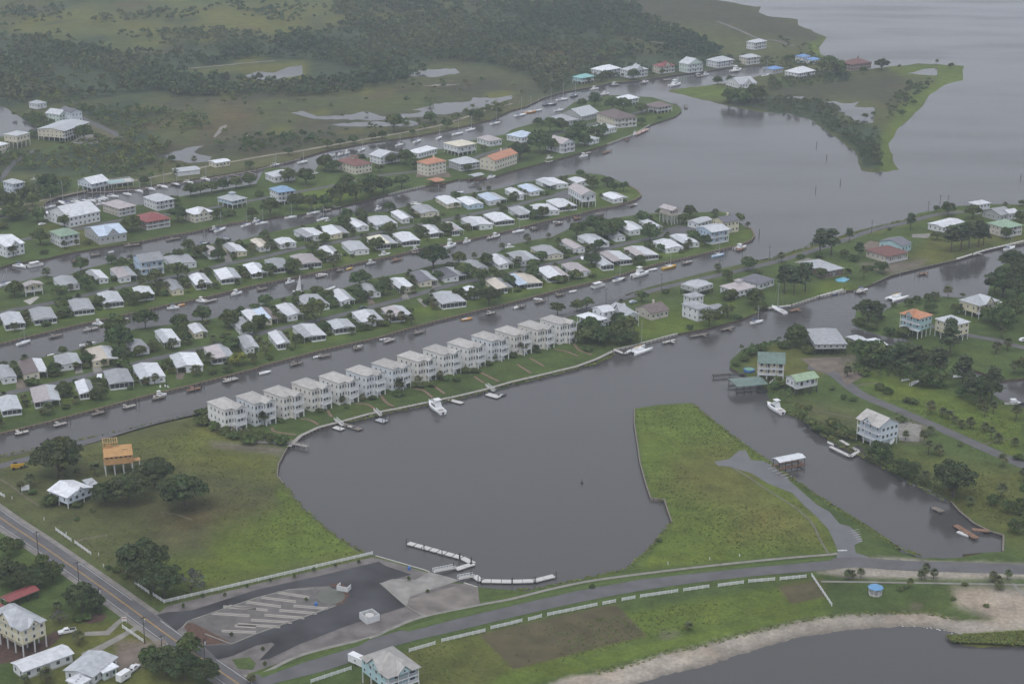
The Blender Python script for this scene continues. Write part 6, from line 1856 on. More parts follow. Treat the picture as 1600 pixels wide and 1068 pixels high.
M_SILV = leaf_material('silvery_leaves', (.14, .15, .125), .1)
M_BARK = mat('bark', (.10, .085, .07), .9, .25, 1.5)
NR = np.random.RandomState(11)

def leaf_quads(centres, normals, size, tint, rs):
    n = len(centres)
    nrm = normals / (np.linalg.norm(normals, axis=1, keepdims=True) + 1e-9)
    a = np.cross(nrm, rs.normal(size=(n, 3)))
    a /= np.linalg.norm(a, axis=1, keepdims=True) + 1e-9
    b = np.cross(nrm, a)
    s = (size * rs.uniform(.6, 1.35, n))[:, None]
    asp = rs.uniform(.55, 1.0, n)[:, None]
    v = np.stack([centres - a * s - b * s * asp, centres + a * s - b * s * asp * .5, centres + a * s * .8 + b * s * asp, centres - a * s * .7 + b * s * asp * .8], 1)
    return v.reshape(-1, 3), np.repeat(tint, 4, axis=0)
def quads_mesh(name, v, tint, m):
    me = bpy.data.meshes.new(name)
    nq = len(v) // 4
    me.vertices.add(len(v)); me.vertices.foreach_set('co', v.astype(np.float32).ravel())
    me.loops.add(nq * 4); me.loops.foreach_set('vertex_index', np.arange(nq * 4, dtype=np.int32))
    me.polygons.add(nq); me.polygons.foreach_set('loop_start', np.arange(0, nq * 4, 4, dtype=np.int32))
    at = me.color_attributes.new('tint', 'FLOAT_COLOR', 'POINT')
    at.data.foreach_set('color', np.hstack([tint, np.ones((len(tint), 1))]).astype(np.float32).ravel())
    me.materials.append(m)
    me.update(calc_edges=True)
    return me
def crown_arrays(rs, clumps, per, leaf, flat=.75, low=-.35, spread=(.5, .8), cr=(.26, .42)):
    """leaf quads of a broad crown of radius 1 centred at the origin"""
    C = []
    while len(C) < clumps:
        d = rs.normal(size=3); d /= np.linalg.norm(d)
        if d[2] < low: continue
        C.append(d * rs.uniform(*spread) * np.array([1, 1, flat]) * rs.uniform(.8, 1.1))
    P_, N_, Tn = [], [], []
    for c in C:
        r = rs.uniform(*cr)
        d = rs.normal(size=(per, 3)); d /= np.linalg.norm(d, axis=1, keepdims=True)
        d[:, 2] = np.abs(d[:, 2]) * .9 - .25 * rs.rand(per)
        P_.append(c + d * (r * rs.uniform(.7, 1.08, (per, 1))) * np.array([1, 1, .85]))
        N_.append(d + rs.normal(size=(per, 3)) * .55)
        t = rs.uniform(.72, 1.3)
        col = np.array([t * rs.uniform(.9, 1.12), t, t * rs.uniform(.85, 1.1)])
        Tn.append(np.tile(col, (per, 1)) * rs.uniform(.8, 1.2, (per, 1)))
    return leaf_quads(np.vstack(P_), np.vstack(N_), leaf, np.vstack(Tn), rs)
def crown(name, seed, m, **k):
    rs = np.random.RandomState(seed)
    v, t = crown_arrays(rs, **k)
    return quads_mesh(name, v, t, m)
def trunk_mesh(seed, top=.35, r=.05, limbs=5):
    rng = random.Random(seed)
    mb = MB()
    mb.tube((0, 0, -.08), (rng.uniform(-.03, .03), rng.uniform(-.03, .03), top), r, r * .75, 7)
    for i in range(limbs):
        a = 2 * math.pi * (i + rng.random() * .6) / limbs
        mb.tube((0, 0, top - .03), (.45 * math.cos(a), .45 * math.sin(a), top + rng.uniform(.25, .5)), r * .6, r * .25, 5)
    return mb.mesh('trunk', M_BARK)
TREES = {}
TREES['o'] = [(crown('crown', 100 + i, M_LEAF, clumps=30, per=85, leaf=.075, flat=RNG.uniform(.7, 1.0)), trunk_mesh(i)) for i in range(7)]
TREES['O'] = [(crown('crown', 200 + i, M_OAK, clumps=70, per=120, leaf=.042, flat=.7, spread=(.45, .86), cr=(.17, .28)), trunk_mesh(20 + i, .3, .06, 7)) for i in range(4)]
TREES['b'] = [(crown('foliage', 300 + i, M_SHRUB, clumps=16, per=70, leaf=.10, flat=.75, low=-.1, spread=(.35, .7), cr=(.3, .48)), trunk_mesh(40 + i, .2, .04, 6)) for i in range(5)]
TREES['y'] = [(crown('crown', 400, M_YGREEN, clumps=24, per=80, leaf=.075), trunk_mesh(60))]
TREES['s'] = [(crown('crown', 410, M_SILV, clumps=26, per=38, leaf=.05, spread=(.5, .95), cr=(.12, .25)), trunk_mesh(61, .25, .05, 9))]
def pine_crown(seed):
    rs = np.random.RandomState(seed)
    P_, N_, Tn = [], [], []
    for i in range(34):
        z = rs.uniform(0, 1)
        rad = (.55 - .33 * z) * rs.uniform(.35, 1.0)
        a = rs.uniform(0, 2 * math.pi)
        c = np.array([rad * math.cos(a), rad * math.sin(a), 1.0 + 1.25 * z])
        per = 60
        d = rs.normal(size=(per, 3)); d /= np.linalg.norm(d, axis=1, keepdims=True)
        P_.append(c + d * rs.uniform(.5, 1.05, (per, 1)) * np.array([.24, .24, .12]))
        N_.append(d + rs.normal(size=(per, 3)) * .6 + np.array([0, 0, .5]))
        t = rs.uniform(.75, 1.3)
        Tn.append(np.full((per, 3), t) * rs.uniform(.85, 1.15, (per, 1)))
    v, t = leaf_quads(np.vstack(P_), np.vstack(N_), .055, np.vstack(Tn), rs)
    return quads_mesh('crown', v, t, M_PINE)
def pine_trunk(seed):
    mb = MB(); mb.tube((0, 0, -.1), (.02, .02, 2.1), .05, .02, 6)
    rng = random.Random(seed)
    for i in range(9):
        a = rng.uniform(0, 6.28); z = rng.uniform(.8, 1.8)
        mb.tube((0, 0, z), (.35 * math.cos(a), .35 * math.sin(a), z + .12), .014, .006, 4)
    return mb.mesh('trunk', M_BARK)
TREES['n'] = [(pine_crown(500 + i), pine_trunk(i)) for i in range(4)]
def palm_crown(seed):
    """sabal palm: a ball of fan fronds"""
    rs = np.random.RandomState(seed)
    V, Tt = [], []
    for i in range(44):
        a = rs.uniform(0, 2 * math.pi)
        el = rs.uniform(-.75, 1.35)
        d = np.array([math.cos(a) * math.cos(el), math.sin(a) * math.cos(el), math.sin(el)])
        side = np.cross(d, [0, 0, 1.0]); side /= np.linalg.norm(side) + 1e-9
        up = np.cross(side, d)
        L = rs.uniform(.75, 1.0)
        t = rs.uniform(.7, 1.3)
        if el < -.35: col = np.array([1.25, 1.0, .8]) * t * .85
        else: col = np.array([1, 1, 1]) * t
        for k in range(6):                       # leaf blades of the fan
            th = (k - 2.5) * .34
            dd = d * math.cos(th) + side * math.sin(th)
            b0 = d * .38 * L
            tip = b0 + dd * .62 * L - np.array([0, 0, .16 * L * (1 + abs(th))])
            w = side * math.cos(th) * .055 - d * math.sin(th) * .055
            mid = (b0 + tip) / 2 + up * .03
            V += [b0 - w * .3, mid - w, tip, mid + w]
            Tt += [col * rs.uniform(.85, 1.15)] * 4
        w = side * .02
        V += [-w, w, d * .42 * L + w, d * .42 * L - w]
        Tt += [col] * 4
    return quads_mesh('crown', np.array(V), np.array(Tt), M_PALM)
def palm_trunk(seed):
    rng = random.Random(seed)
    dx, dy = rng.uniform(-.12, .12), rng.uniform(-.12, .12)
    return MB().tube((-dx, -dy, -1), (-dx * .3, -dy * .3, -.4), .055, .05, 7).tube((-dx * .3, -dy * .3, -.42), (0, 0, 0), .05, .045, 7).mesh('trunk', M_BARK)
TREES['p'] = [(palm_crown(600 + i), palm_trunk(i)) for i in range(4)]
TREES['c'] = TREES['b']
TREEINFO = {'o': ('leafy_tree', 'leafy tree', 'tree', 'leafy trees among the houses'), 'O': ('oak_tree', 'dark spreading oak', 'tree', 'dark spreading oaks'), 'b': ('shrub', 'low green shrub', 'shrub', 'shrubs around the houses'),
            'y': ('leafy_tree', 'bright yellow-green tree', 'tree', 'leafy trees among the houses'), 's': ('bare_tree', 'silvery half-bare tree', 'tree', 'half-bare trees'), 'n': ('pine_tree', 'tall pine', 'tree', 'tall pines'),
            'p': ('palm_tree', 'cabbage palm', 'palm', 'cabbage palms'), 'c': ('sapling', 'young dark sapling', 'tree', 'saplings at the parking lot')}
PLANTED = []
_edges = []
for L in LANDS:
    q = np.array(L, float)
    _edges.append((q, np.roll(q, -1, axis=0)))
def on_land(px, py):
    for a, b in _edges:
        c = (a[:, 1] > py) != (b[:, 1] > py)
        dy = np.where(np.abs(b[:, 1] - a[:, 1]) < 1e-9, 1e-9, b[:, 1] - a[:, 1])
        if np.count_nonzero(c & (px < (b[:, 0] - a[:, 0]) * (py - a[:, 1]) / dy + a[:, 0])) % 2:
            d = b - a
            t = np.clip(((px - a[:, 0]) * d[:, 0] + (py - a[:, 1]) * d[:, 1]) / ((d ** 2).sum(1) + 1e-9), 0, 1)
            return np.hypot(px - a[:, 0] - t * d[:, 0], py - a[:, 1] - t * d[:, 1]).min() > 1.5
    return False
def in_house(g, m=.6):
    for c, yaw, w, d in FOOT:
        v = g - c
        if abs(v.x) > 30 or abs(v.y) > 30: continue
        x, y = v.x * math.cos(yaw) + v.y * math.sin(yaw), -v.x * math.sin(yaw) + v.y * math.cos(yaw)
        if abs(x) < w / 2 + m and abs(y) < d / 2 + m: return True
    return False
def clear_spot(px, py):
    if on_land(px, py) and not in_house(U(px, py)): return px, py
    for k in range(1, 34):
        for dx, dy in ((0, 1.5 * k), (0, -1.5 * k), (1.5 * k, 0), (-1.5 * k, 0)):
            if on_land(px + dx, py + dy) and not in_house(U(px + dx, py + dy)): return px + dx, py + dy
    return px, py
def tree(kind, px, py, wpx, w=None, pos=None):
    if pos is None: px, py = clear_spot(px, py)
    g = pos if pos is not None else U(px, py)
    if pos is not None: px, py = to_px(g)
    dist = (g - Vector((0, 0, CAM_H))).length
    R_ = (w if w else wpx * dist / F_PX) / 2
    nm = TREEINFO[kind][0]
    k = RNG.randrange(len(TREES[kind]))
    cm, tm = TREES[kind][k]
    o = empty(nm, g, RNG.uniform(0, 6.28))
    if kind == 'p':
        R_ = min(max(R_ * 1.12, 1.9), 3.4)
        H_ = R_ * RNG.uniform(1.0, 1.75)
        c = link('crown', cm, o, (0, 0, H_)); c.scale = (R_, R_, R_ * .9)
        t = link('trunk', tm, o, (0, 0, H_)); t.scale = (R_, R_, H_)
    elif kind == 'n':
        R_ = min(max(R_, 2.2), 5.0)
        s = R_ * 1.75
        c = link('crown', cm, o); c.scale = (s, s, s * .8)
        t = link('trunk', tm, o); t.scale = (s, s, s * .8)
    elif kind in 'bc':
        R_ = min(max(R_, .7 if kind == 'c' else 1.2), .9 if kind == 'c' else 5.5)
        zs = R_ * RNG.uniform(.75, 1.0) * (2.4 if kind == 'c' else 1)
        c = link('foliage', cm, o, (0, 0, zs * .42)); c.scale = (R_, R_, zs)
        t = link('stem', tm, o); t.scale = (R_, R_, zs)
    else:
        R_ = min(max(R_ * (1.1 if kind == 'O' else 1), 1.8), 12)
        zs = R_ * RNG.uniform(.85, 1.15) * (.85 if kind == 'O' else 1)
        h = R_ * .62
        c = link('crown', cm, o, (0, 0, h + zs * .25)); c.scale = (R_, R_, zs)
        t = link('trunk', tm, o); t.scale = (R_, R_, h * 2.2)
    PLANTED.append((kind, px, py, o))
    return o
def grove(t, text):
    for q in text.strip().split(';'):
        if not q.strip(): continue
        p = q.split()
        x, y, w = nums(p[1])
        px, py = T(t, x, y)
        tree(p[0], px, py, w / (3.8425 if t >= 30 else 3.955))
grove(20, 'O 360,880,290;p 385,905,65;p 480,890,60;p 590,885,80;O 960,950,240;O 650,1062,170;O 800,1050,260;O 1140,1085,290;b 320,1045,130;b 480,1064,80;p 190,950,80;p 130,985,60;b 200,995,60;p 10,590,60;p 300,505,90;p 262,505,50;b 410,468,60;b 430,392,60;p 470,440,60;o 620,415,110;'
      'b 195,322,95;p 330,270,60;p 905,312,60;p 960,302,60;p 1215,264,95;p 1300,205,80;b 1310,252,70;p 1402,244,80;y 1475,200,110;p 1560,192,80;p 645,192,50;p 570,172,50;o 740,110,170;o 862,132,80;o 950,112,80;p 1070,112,70;o 1150,62,80;p 1320,62,60;o 1430,105,110;p 540,152,60;o 390,132,60;'
      'o 735,172,90;b 820,132,60;o 20,220,60;o 1400,60,80;b 100,272,50;b 750,212,110;b 1250,565,110;b 1325,595,100;b 1240,505,85;b 1390,625,90;b 1445,652,95;b 1540,682,120;o 1280,540,90;b 470,310,50;b 640,340,60;o 600,330,70')
grove(21, 'b 30,662,110;b 90,674,100;b 160,682,110;b -40,662,100;p 50,574,80;p 890,352,80;p 530,442,60;p 1000,312,60;p 660,402,50;p 1140,292,50;b 340,474,60;b 390,492,60;b 560,464,40;b 720,412,60;b 880,388,80;b 1010,334,70;b 1090,330,70;b 1180,294,60;b 1240,300,60;b 1300,244,80;b 1360,246,60;b 1440,194,60;p 1475,172,50;p 60,142,60;b 85,165,50;o 5,55,60;'
      'b 640,395,70;b 330,445,60;b 490,420,50;b 970,320,60;b 1130,270,60;b 150,535,60;b 820,345,50')
grove(22, 'p 70,128,70;p 145,108,60;o 450,64,130;o 540,74,140;o 660,74,120;o 740,64,110;b 1440,172,80;b 1490,134,90;b 1550,114,80;b 1390,204,60;b 160,120,60;b 10,150,60;b 470,110,80')
grove(23, 'o 170,84,150;b 100,94,90;b 240,124,100;o 650,205,200;n 800,260,190;n 900,270,180;n 1050,290,190;n 1200,340,170;O 1310,430,230;n 1380,425,150;o 940,335,140;o 1060,335,120;p 490,272,70;b 590,264,80;b 690,352,80;b 740,374,70;b 395,352,45;b 465,408,50;b 530,418,60;p 1005,502,75;p 1080,522,65;p 1115,537,65;p 1155,562,55;p 1195,592,60;p 1250,592,75;p 1315,472,70;'
      'p 1390,502,65;p 1340,522,60;p 1530,542,90;p 1340,612,65;p 1380,652,60;p 1420,682,65;p 1525,702,60;p 850,662,55;b 830,550,80;p 1005,627,60;p 965,682,75;p 990,752,80;p 1055,757,75;b 830,804,80;b 910,824,70;b 220,524,80;b 270,566,85;b 330,612,100;b 400,566,95;b 480,645,115;b 305,602,85;b 440,600,90;b 650,702,60;o 690,805,160;O 860,905,140;b 770,856,90;O 1145,1012,265;'
      'p 1130,1022,90;p 970,964,95;p 1250,1064,60;p 1450,832,75;p 1580,924,80;p 1410,132,75;p 1480,112,75;p 1520,254,90;o 1585,255,120;p 1440,1022,90;o 1390,1064,85;b 1580,972,60;b 1550,784,80;n 1120,146,120;b 800,934,80;b 240,560,80;b 380,630,80;b 560,650,90;o 740,820,90;b 920,920,80;b 900,440,70;b 860,430,60;b 1190,700,50;b 100,330,90;b 40,340,80;b 250,470,60;o 720,180,120;o 860,150,120;o 1000,200,110;o 560,120,100')
grove(30, 'O 865,445,290;O 985,550,240;O 920,500,200;s 1150,522,180;O 770,385,110;b 40,232,90;b 105,245,100;O 60,485,180;O 150,505,170;O 230,485,180;o 320,452,140;O 500,645,215;o 590,622,100;p 345,642,75;b 460,692,80;s 360,705,110;p 475,835,90;o 1140,900,165;O 1000,1015,230;O 1110,1045,210;O 1240,1068,190;p 915,905,65;o 900,965,130;p 280,1064,105;p 150,1072,60;p 1510,1064,70;c 1350,542,20;c 1483,492,20;'
      'c 1100,612,20;c 1215,552,20;c 1390,785,22;b 250,340,90;o 20,420,140;b 700,400,60;b 750,430,60;b 650,380,50;o 60,300,120;b 555,35,40;b 460,85,40;b 590,640,60;b 520,680,70')
grove(31, 'c 85,457,20;c 230,432,20;c 348,392,22;c 476,367,24;c 617,347,24;c 300,572,16;c 40,872,24;c 55,962,18;c 1030,520,16;c 918,448,16')
grove(32, 'p 1060,748,40;b 480,490,40;b 880,215,50')
grove(33, 'p 480,442,60;p 505,438,60;p 555,436,52;p 920,442,60;p 940,430,50;p 995,436,58;p 950,396,50;p 1350,452,65;p 1440,442,58;p 1390,502,70;p 1380,470,60;b 795,507,48;p 850,492,36;b 825,495,36;b 1110,562,42;o 1490,165,95;o 1570,125,110;b 1185,477,45;o 1540,60,120;o 1440,40,100;b 1310,605,20')
grove(10, 'o 60,335,110;o 130,325,100;b 10,385,90;o 235,345,100;o 250,485,110;o 400,365,90;p 400,512,50;p 475,502,45;o 820,405,115;o 780,395,80;p 30,522,50;p 85,545,60;o 300,145,120;o 170,195,90;o 330,205,85;o 890,115,65;o 1100,345,115;o 1080,245,85;o 1180,185,95;o 1240,175,95;o 1310,165,95;o 1380,115,90;o 1460,115,100;o 1540,95,100;o 1340,325,80;b 1420,305,80;o 1560,325,80;'
      'o 500,645,105;o 480,705,60;p 290,692,75;p 805,582,45;o 690,605,70;o 90,805,115;o 370,825,105;o 540,765,115;o 380,895,95;o 610,865,85;o 770,795,60;p 665,852,45;p 880,792,90;o 830,855,110;b 380,934,100;p 490,882,60;o 960,735,115;o 1100,705,145;p 1130,752,60;p 1060,772,60;o 1040,602,50;o 1240,565,95;o 1170,525,85;o 1350,585,95;p 1440,552,45;o 1360,505,75;p 1250,742,60;b 710,692,60;'
      'p 850,684,50;o 1480,504,60;o 900,985,155;o 720,1064,155;o 1110,1005,115;o 1250,965,115;o 1420,995,125;o 1490,925,65;o 1100,605,75;p 90,1022,60;b 550,480,60;b 240,420,70;o 590,330,60;b 270,540,60;o 100,300,120;o 200,250,90;o 40,240,90')
grove(11, 'o 90,325,125;b 20,185,60;o 250,265,130;o 340,305,115;o 310,115,125;o 200,95,105;o 430,285,95;o 520,235,145;o 620,225,145;o 720,195,145;o 790,165,125;o 900,135,105;o 680,155,125;o 560,125,95;o 825,275,80;o 560,335,85;o 650,335,85;b 560,384,70;o 500,394,70;o 50,455,70;p 95,502,80;p 290,392,40;o 350,535,95;o 420,475,85;p 480,622,90;p 500,594,60;o 240,665,115;o 830,425,95;'
      'o 790,415,60;o 1020,435,85;o 1110,375,85;p 450,602,60;o 750,525,105;p 1060,462,50;O 1095,632,190;o 1255,605,95;p 1350,572,50;o 1420,615,95;o 1190,645,60;o 1300,695,115;o 1390,725,125;o 640,745,125;o 680,725,85;o 785,795,115;o 800,745,85;o 640,835,95;p 910,782,45;p 900,822,40;o 370,965,155;o 60,865,95;p 130,962,90;p 170,962,60;o 250,845,60;b 370,784,100;p 720,1002,90;p 830,964,90;'
      'p 900,972,70;p 960,982,65;p 1100,882,125;o 1250,815,85;O 1440,855,135;o 1500,815,70;p 1380,122,40;p 1440,142,40;p 1520,502,50;o 1180,395,50;o 20,1005,105;o 260,825,70;o 1350,805,95;b 690,1010,70;b 790,980,70;b 1050,850,60;b 1200,655,60;b 590,770,60')
grove(12, 'o 400,445,115;o 520,425,155;o 590,435,135;o 650,405,105;o 800,355,90;o 910,305,55;o 1100,315,90;o 1060,355,85;p 1255,312,65;o 1400,335,75;p 1455,382,40;o 850,465,125;p 850,394,50;o 540,515,75;o 500,495,50;p 225,432,40;p 95,482,85;o 180,555,85;b 130,604,95;p 40,592,60;O 490,615,105;b 390,674,105;b 280,714,95;p 1090,504,105;p 1160,444,50;o 1190,495,85;p 1270,652,60;o 800,835,85;o 920,505,60;'
      'p 670,857,45;b 950,784,60;o 1330,705,75;o 1460,645,115;o 1520,685,65;o 280,895,105;o 400,895,95;o 460,885,95;O 660,990,115;o 700,1064,165;o 480,1054,155;o 570,1070,95;o 1220,985,135;o 1330,935,105;b 1100,1004,60;b 1340,824,125;o 1500,855,115;b 1540,884,95;o 500,135,85;O 590,125,85;o 690,155,75;o 630,155,65;o 420,65,60;p 20,212,60;p 490,232,50;o 800,605,70;b 1260,940,90;b 1400,960,60;b 1130,790,60;b 420,1000,80')
grove(13, 'n 320,550,150;n 390,550,105;o 470,565,60;n 560,570,65;n 500,470,55;p 80,592,60;b 320,564,75;b 530,584,85;o 330,685,85;n 100,785,110;n 160,795,115;n 230,775,115;p 490,692,75;p 590,694,95;o 700,660,95;n 880,395,65;b 750,394,30;o 1040,455,75;n 1130,528,110;n 1190,518,110;n 1240,508,110;n 1300,498,110;n 1330,488,80;o 1265,325,105;o 1110,305,95;o 1040,275,40;o 1470,435,85;p 1465,264,40;o 1570,245,50;'
      'o 1560,345,85;O 1450,805,205;O 1540,825,185;O 1560,705,145;O 1400,775,115;O 620,965,185;o 990,835,65;p 1030,832,75;p 1110,812,75;o 870,865,65;o 920,845,55;b 780,864,50;b 750,1034,95;b 840,1044,115;o 1090,1044,115;n 1120,1064,100;o 1160,905,75;o 1370,965,125;o 1490,965,155;o 1540,905,135;o 1450,1005,155;p 1440,1064,60;o 1000,905,85;b 700,944,60;o 180,1064,95;O 1500,640,150;b 560,985,90;b 640,1000,90;b 1200,780,40;b 200,570,60;b 630,640,60')
grove(1, 'o 1080,765,95;o 850,815,125;o 780,895,65;o 720,905,55;o 1180,805,75;o 1340,735,65;o 1380,745,75;o 1490,735,65;o 430,1055,115;o 480,1064,95;o 760,1064,60;o 840,1015,85;o 930,1015,115;o 980,1045,85;o 1310,1055,60;o 1410,935,45;o 600,925,70;o 520,905,60;o 970,855,40;o 650,1000,60;o 1240,740,50;o 440,945,70;o 200,960,60')
grove(2, 'o 160,780,65;o 235,820,115;o 310,815,95;o 300,775,60;O 50,985,135;o 170,945,155;o 240,935,105;o 380,905,125;o 420,835,105;o 520,865,115;o 560,835,85;o 430,665,70;o 510,655,90;o 620,685,110;o 690,685,95;o 800,705,85;o 800,775,60;o 450,905,85;o 1270,525,65;o 1350,525,65;o 930,475,40;o 550,505,65;o 750,505,75;o 870,475,40;o 1080,435,40;o 1250,445,75;o 1340,635,95;o 1420,645,125;o 1500,635,135;b 910,734,30;o 600,470,50')
grove(3, 'o 380,405,85;O 700,435,90;o 130,385,60;p 1043,387,28;o 1130,422,38;o 810,422,25;o 590,455,50;o 330,445,85;o 420,475,115;o 600,735,45;o 650,715,30;o 870,535,45;o 800,630,60;o 840,610,50;o 830,720,45;o 900,650,40')
grove(0, 'o 520,870,115;b 200,850,90;b 600,850,60;o 610,860,40;p 1200,1005,45;o 1540,1050,60;b 385,860,30;o 470,830,60;p 1240,800,40;o 1060,1000,50')
# shrubs and palms tucked between the low homes
for c, yaw, w, d in HOMES:
    for q in range(RNG.choice((3, 4, 5, 5))):
        sx = RNG.choice((-1, 1)) * (w / 2 + RNG.uniform(1.6, 3.2))
        sy = RNG.uniform(-.55, .55) * d
        if q == 1: sx, sy = RNG.uniform(-.5, .5) * w, RNG.choice((-1, 1)) * (d / 2 + RNG.uniform(1.6, 2.6))
        g = c + Vector((math.cos(yaw), math.sin(yaw), 0)) * sx + Vector((-math.sin(yaw), math.cos(yaw), 0)) * sy
        g.z = LAND
        px, py = to_px(g)
        if not (on_land(px, py) and on_land(px, py + 4) and on_land(px, py - 4)): continue
        if any((g - s).length < 3.6 for s in R4 + R5) or in_house(g, .5): continue
        kd = RNG.choice('bbbpppo')
        tree(kd, 0, 0, 1, {'b': RNG.uniform(2.6, 6.0), 'p': RNG.uniform(3.6, 5.0), 'o': RNG.uniform(5, 9)}[kd], g)

# ---- woods and thickets too dense to count
def woods(name, polys, label, seed, leafm, per_m2, size, quads=60, leaf=.17, cat='woodland'):
    rs = np.random.RandomState(seed)
    temps = []
    for k in range(8):
        v, t = crown_arrays(np.random.RandomState(seed + k), clumps=7, per=quads // 7, leaf=leaf, flat=rs.uniform(.8, 1.3), low=-.2, spread=(.3, .72), cr=(.32, .5))
        temps.append((v, t))
    VV, TT = [], []
    for poly, dens in polys:
        pp = P(poly)
        W = [tuple(U(x, y).xy) for x, y in pp]
        xs, ys = [q[0] for q in W], [q[1] for q in W]
        n = int((max(xs) - min(xs)) * (max(ys) - min(ys)) * per_m2 * dens)
        X, Y = rs.uniform(min(xs), max(xs), n), rs.uniform(min(ys), max(ys), n)
        k = inside(X, Y, W)
        X, Y = X[k], Y[k]
        # patchy stand: thin it with a smooth random field
        f = np.sin(X * .021 + seed) * np.cos(Y * .017 + seed * 2) + np.sin(X * .05 + Y * .033 + seed)
        keep = rs.rand(len(X)) < np.clip(.72 + .36 * f, .10, 1)
        for x, y in zip(X[keep], Y[keep]):
            v, t = temps[rs.randint(8)]
            r = rs.uniform(*size)
            a = rs.uniform(0, 6.28)
            ca, sa = math.cos(a), math.sin(a)
            q = np.stack([(v[:, 0] * ca - v[:, 1] * sa) * r + x, (v[:, 0] * sa + v[:, 1] * ca) * r + y, v[:, 2] * r + LAND + r * .75], 1)
            VV.append(q)
            g_ = math.sin(x * .013 + y * .009 + seed) + math.sin(x * .031 - y * .012)     # stands of different species
            s = rs.uniform(.80, 1.18) * (1 + .11 * g_)
            TT.append(t * np.array([s * rs.uniform(.86, 1.14) * (1 + .09 * g_), s, s * rs.uniform(.85, 1.12)]))
    o = link(name, quads_mesh(name, np.vstack(VV), np.vstack(TT), leafm))
    tag(o, label, cat, kind='stuff')
    return o
M_WOOD_L = leaf_material('woodland_leaves', (.066, .098, .048), 0)
woods('forest', [('300,110 350,85 420,62 470,48 540,40 620,30 700,18 800,8 900,8 1000,25 1060,45 1120,75 1125,88 1050,92 1000,88 930,98 900,108 880,125 860,138 840,120 800,112 760,98 700,96 640,102 610,112 560,108 500,98 480,92 400,92 340,100', 1),
                 ('0,70 60,60 120,75 200,85 280,80 330,95 300,110 280,125 300,135 290,150 240,140 200,150 130,155 60,150 30,165 0,160', .9), ('380,128 470,128 600,112 680,112 640,128 540,148 420,152 380,150', .9),
                 ('240,118 300,112 380,128 390,150 330,152 270,150', 1.0), ('-200,60 0,60 0,160 -200,180', .7), ('520,0 700,-5 900,-15 1000,10 1000,22 800,6 620,28 540,36', .55)],
      'dense dark green woodland beyond the marsh', 31, M_WOOD_L, 1 / 27., (1.9, 5.4), 56, .18)
woods('scrub', [('0,10 60,15 100,10 130,25 60,40 0,45', .5), ('130,30 200,20 300,15 350,8 300,30 240,35 150,40', .5), ('180,55 260,50 330,48 420,50 400,70 330,85 230,70', .7), ('0,45 120,60 200,80 100,75 0,65', .35), ('350,5 480,8 560,0 540,30 440,40 380,28', .35),
                ('-100,-80 800,-90 900,-40 500,0 0,5 -100,5', .25)], 'scattered scrub on the far marsh at the top', 41, M_WOOD_L, 1 / 38., (2.2, 4.6), 49, .2, 'scrub')
woods('thicket', [('100,170 160,165 260,175 330,185 300,205 260,225 200,212 150,190', .8), ('0,235 50,245 130,225 240,210 270,230 240,255 180,275 100,272 40,268 0,262', 1.1), ('60,150 120,140 150,155 120,165 60,165', .8), ('20,185 60,205 66,212 90,200 60,180', .9),
                  ('0,300 100,280 130,290 60,315 0,328', .8), ('120,250 250,255 330,255 300,270 240,282 130,285', .35), ('-150,230 0,235 0,320 -150,340', .8), ('330,225 420,210 520,215 500,230 400,243 330,240', .35), ('260,150 450,140 800,118 840,150 700,190 600,205 400,240 330,225', .05), ('630,195 700,185 790,160 800,165 720,192 640,208', .35)],
      'green thicket of low trees at the upper left', 51, M_SHRUB, 1 / 20., (1.6, 3.8), 63, .16, 'thicket')
woods('thicket', [('1135,150 1170,140 1200,150 1290,158 1320,180 1350,195 1375,200 1380,240 1375,262 1350,260 1340,235 1305,208 1270,185 1200,172 1140,160', 1.2), ('1200,125 1270,112 1330,115 1330,128 1260,135 1200,142', .9), ('1395,150 1450,120 1460,128 1415,170 1385,190 1385,170', .45),
                  ('1180,95 1280,85 1300,98 1250,108 1200,110', .6), ('1215,60 1280,75 1275,90 1225,80', .5)], 'dark mangrove thicket on the marshy point', 61, M_WOOD_L, 1 / 15., (1.2, 2.9), 63, .16, 'thicket')
woods('thicket', [('830,120 900,112 930,122 880,140 850,150', 1.0), ('940,88 1130,88 1200,95 1140,104 1000,118 940,125', .55), ('900,108 960,100 960,125 910,132', .9)], 'thicket behind the far row of houses', 71, M_WOOD_L, 1 / 24., (1.8, 4.2), 63, .16, 'thicket')

woods('thicket', [('1238,632 1262,648 1292,662 1318,676 1336,684 1345,700 1380,718 1430,742 1468,764 1462,770 1432,758 1400,744 1372,728 1346,712 1300,690 1270,676 1254,658', 1.0)], 'shrubby thicket lining the right bank of the channel', 81, M_SHRUB, 1 / 4.5, (.9, 2.4), 84, .13, 'thicket')
woods('thicket', [('1318,565 1350,548 1400,548 1450,560 1500,576 1545,602 1555,628 1520,630 1470,612 1420,600 1370,592 1335,585', .7), ('1150,545 1190,536 1240,527 1250,540 1210,545 1165,562', .8), ('1185,600 1215,600 1250,640 1222,642', .5)], 'mixed undergrowth below the pines on the right bank', 83, M_SHRUB, 1 / 11., (1.0, 2.8), 84, .13, 'thicket')
woods('thicket', [('905,505 960,498 990,520 985,538 940,545 915,530', .6), ('325,640 345,655 380,672 440,688 445,698 400,692 340,680 315,655', 1.0)], 'low planted hedging at both ends of the townhouse row', 85, M_SHRUB, 1 / 6., (.8, 2.0), 84, .13, 'hedge')
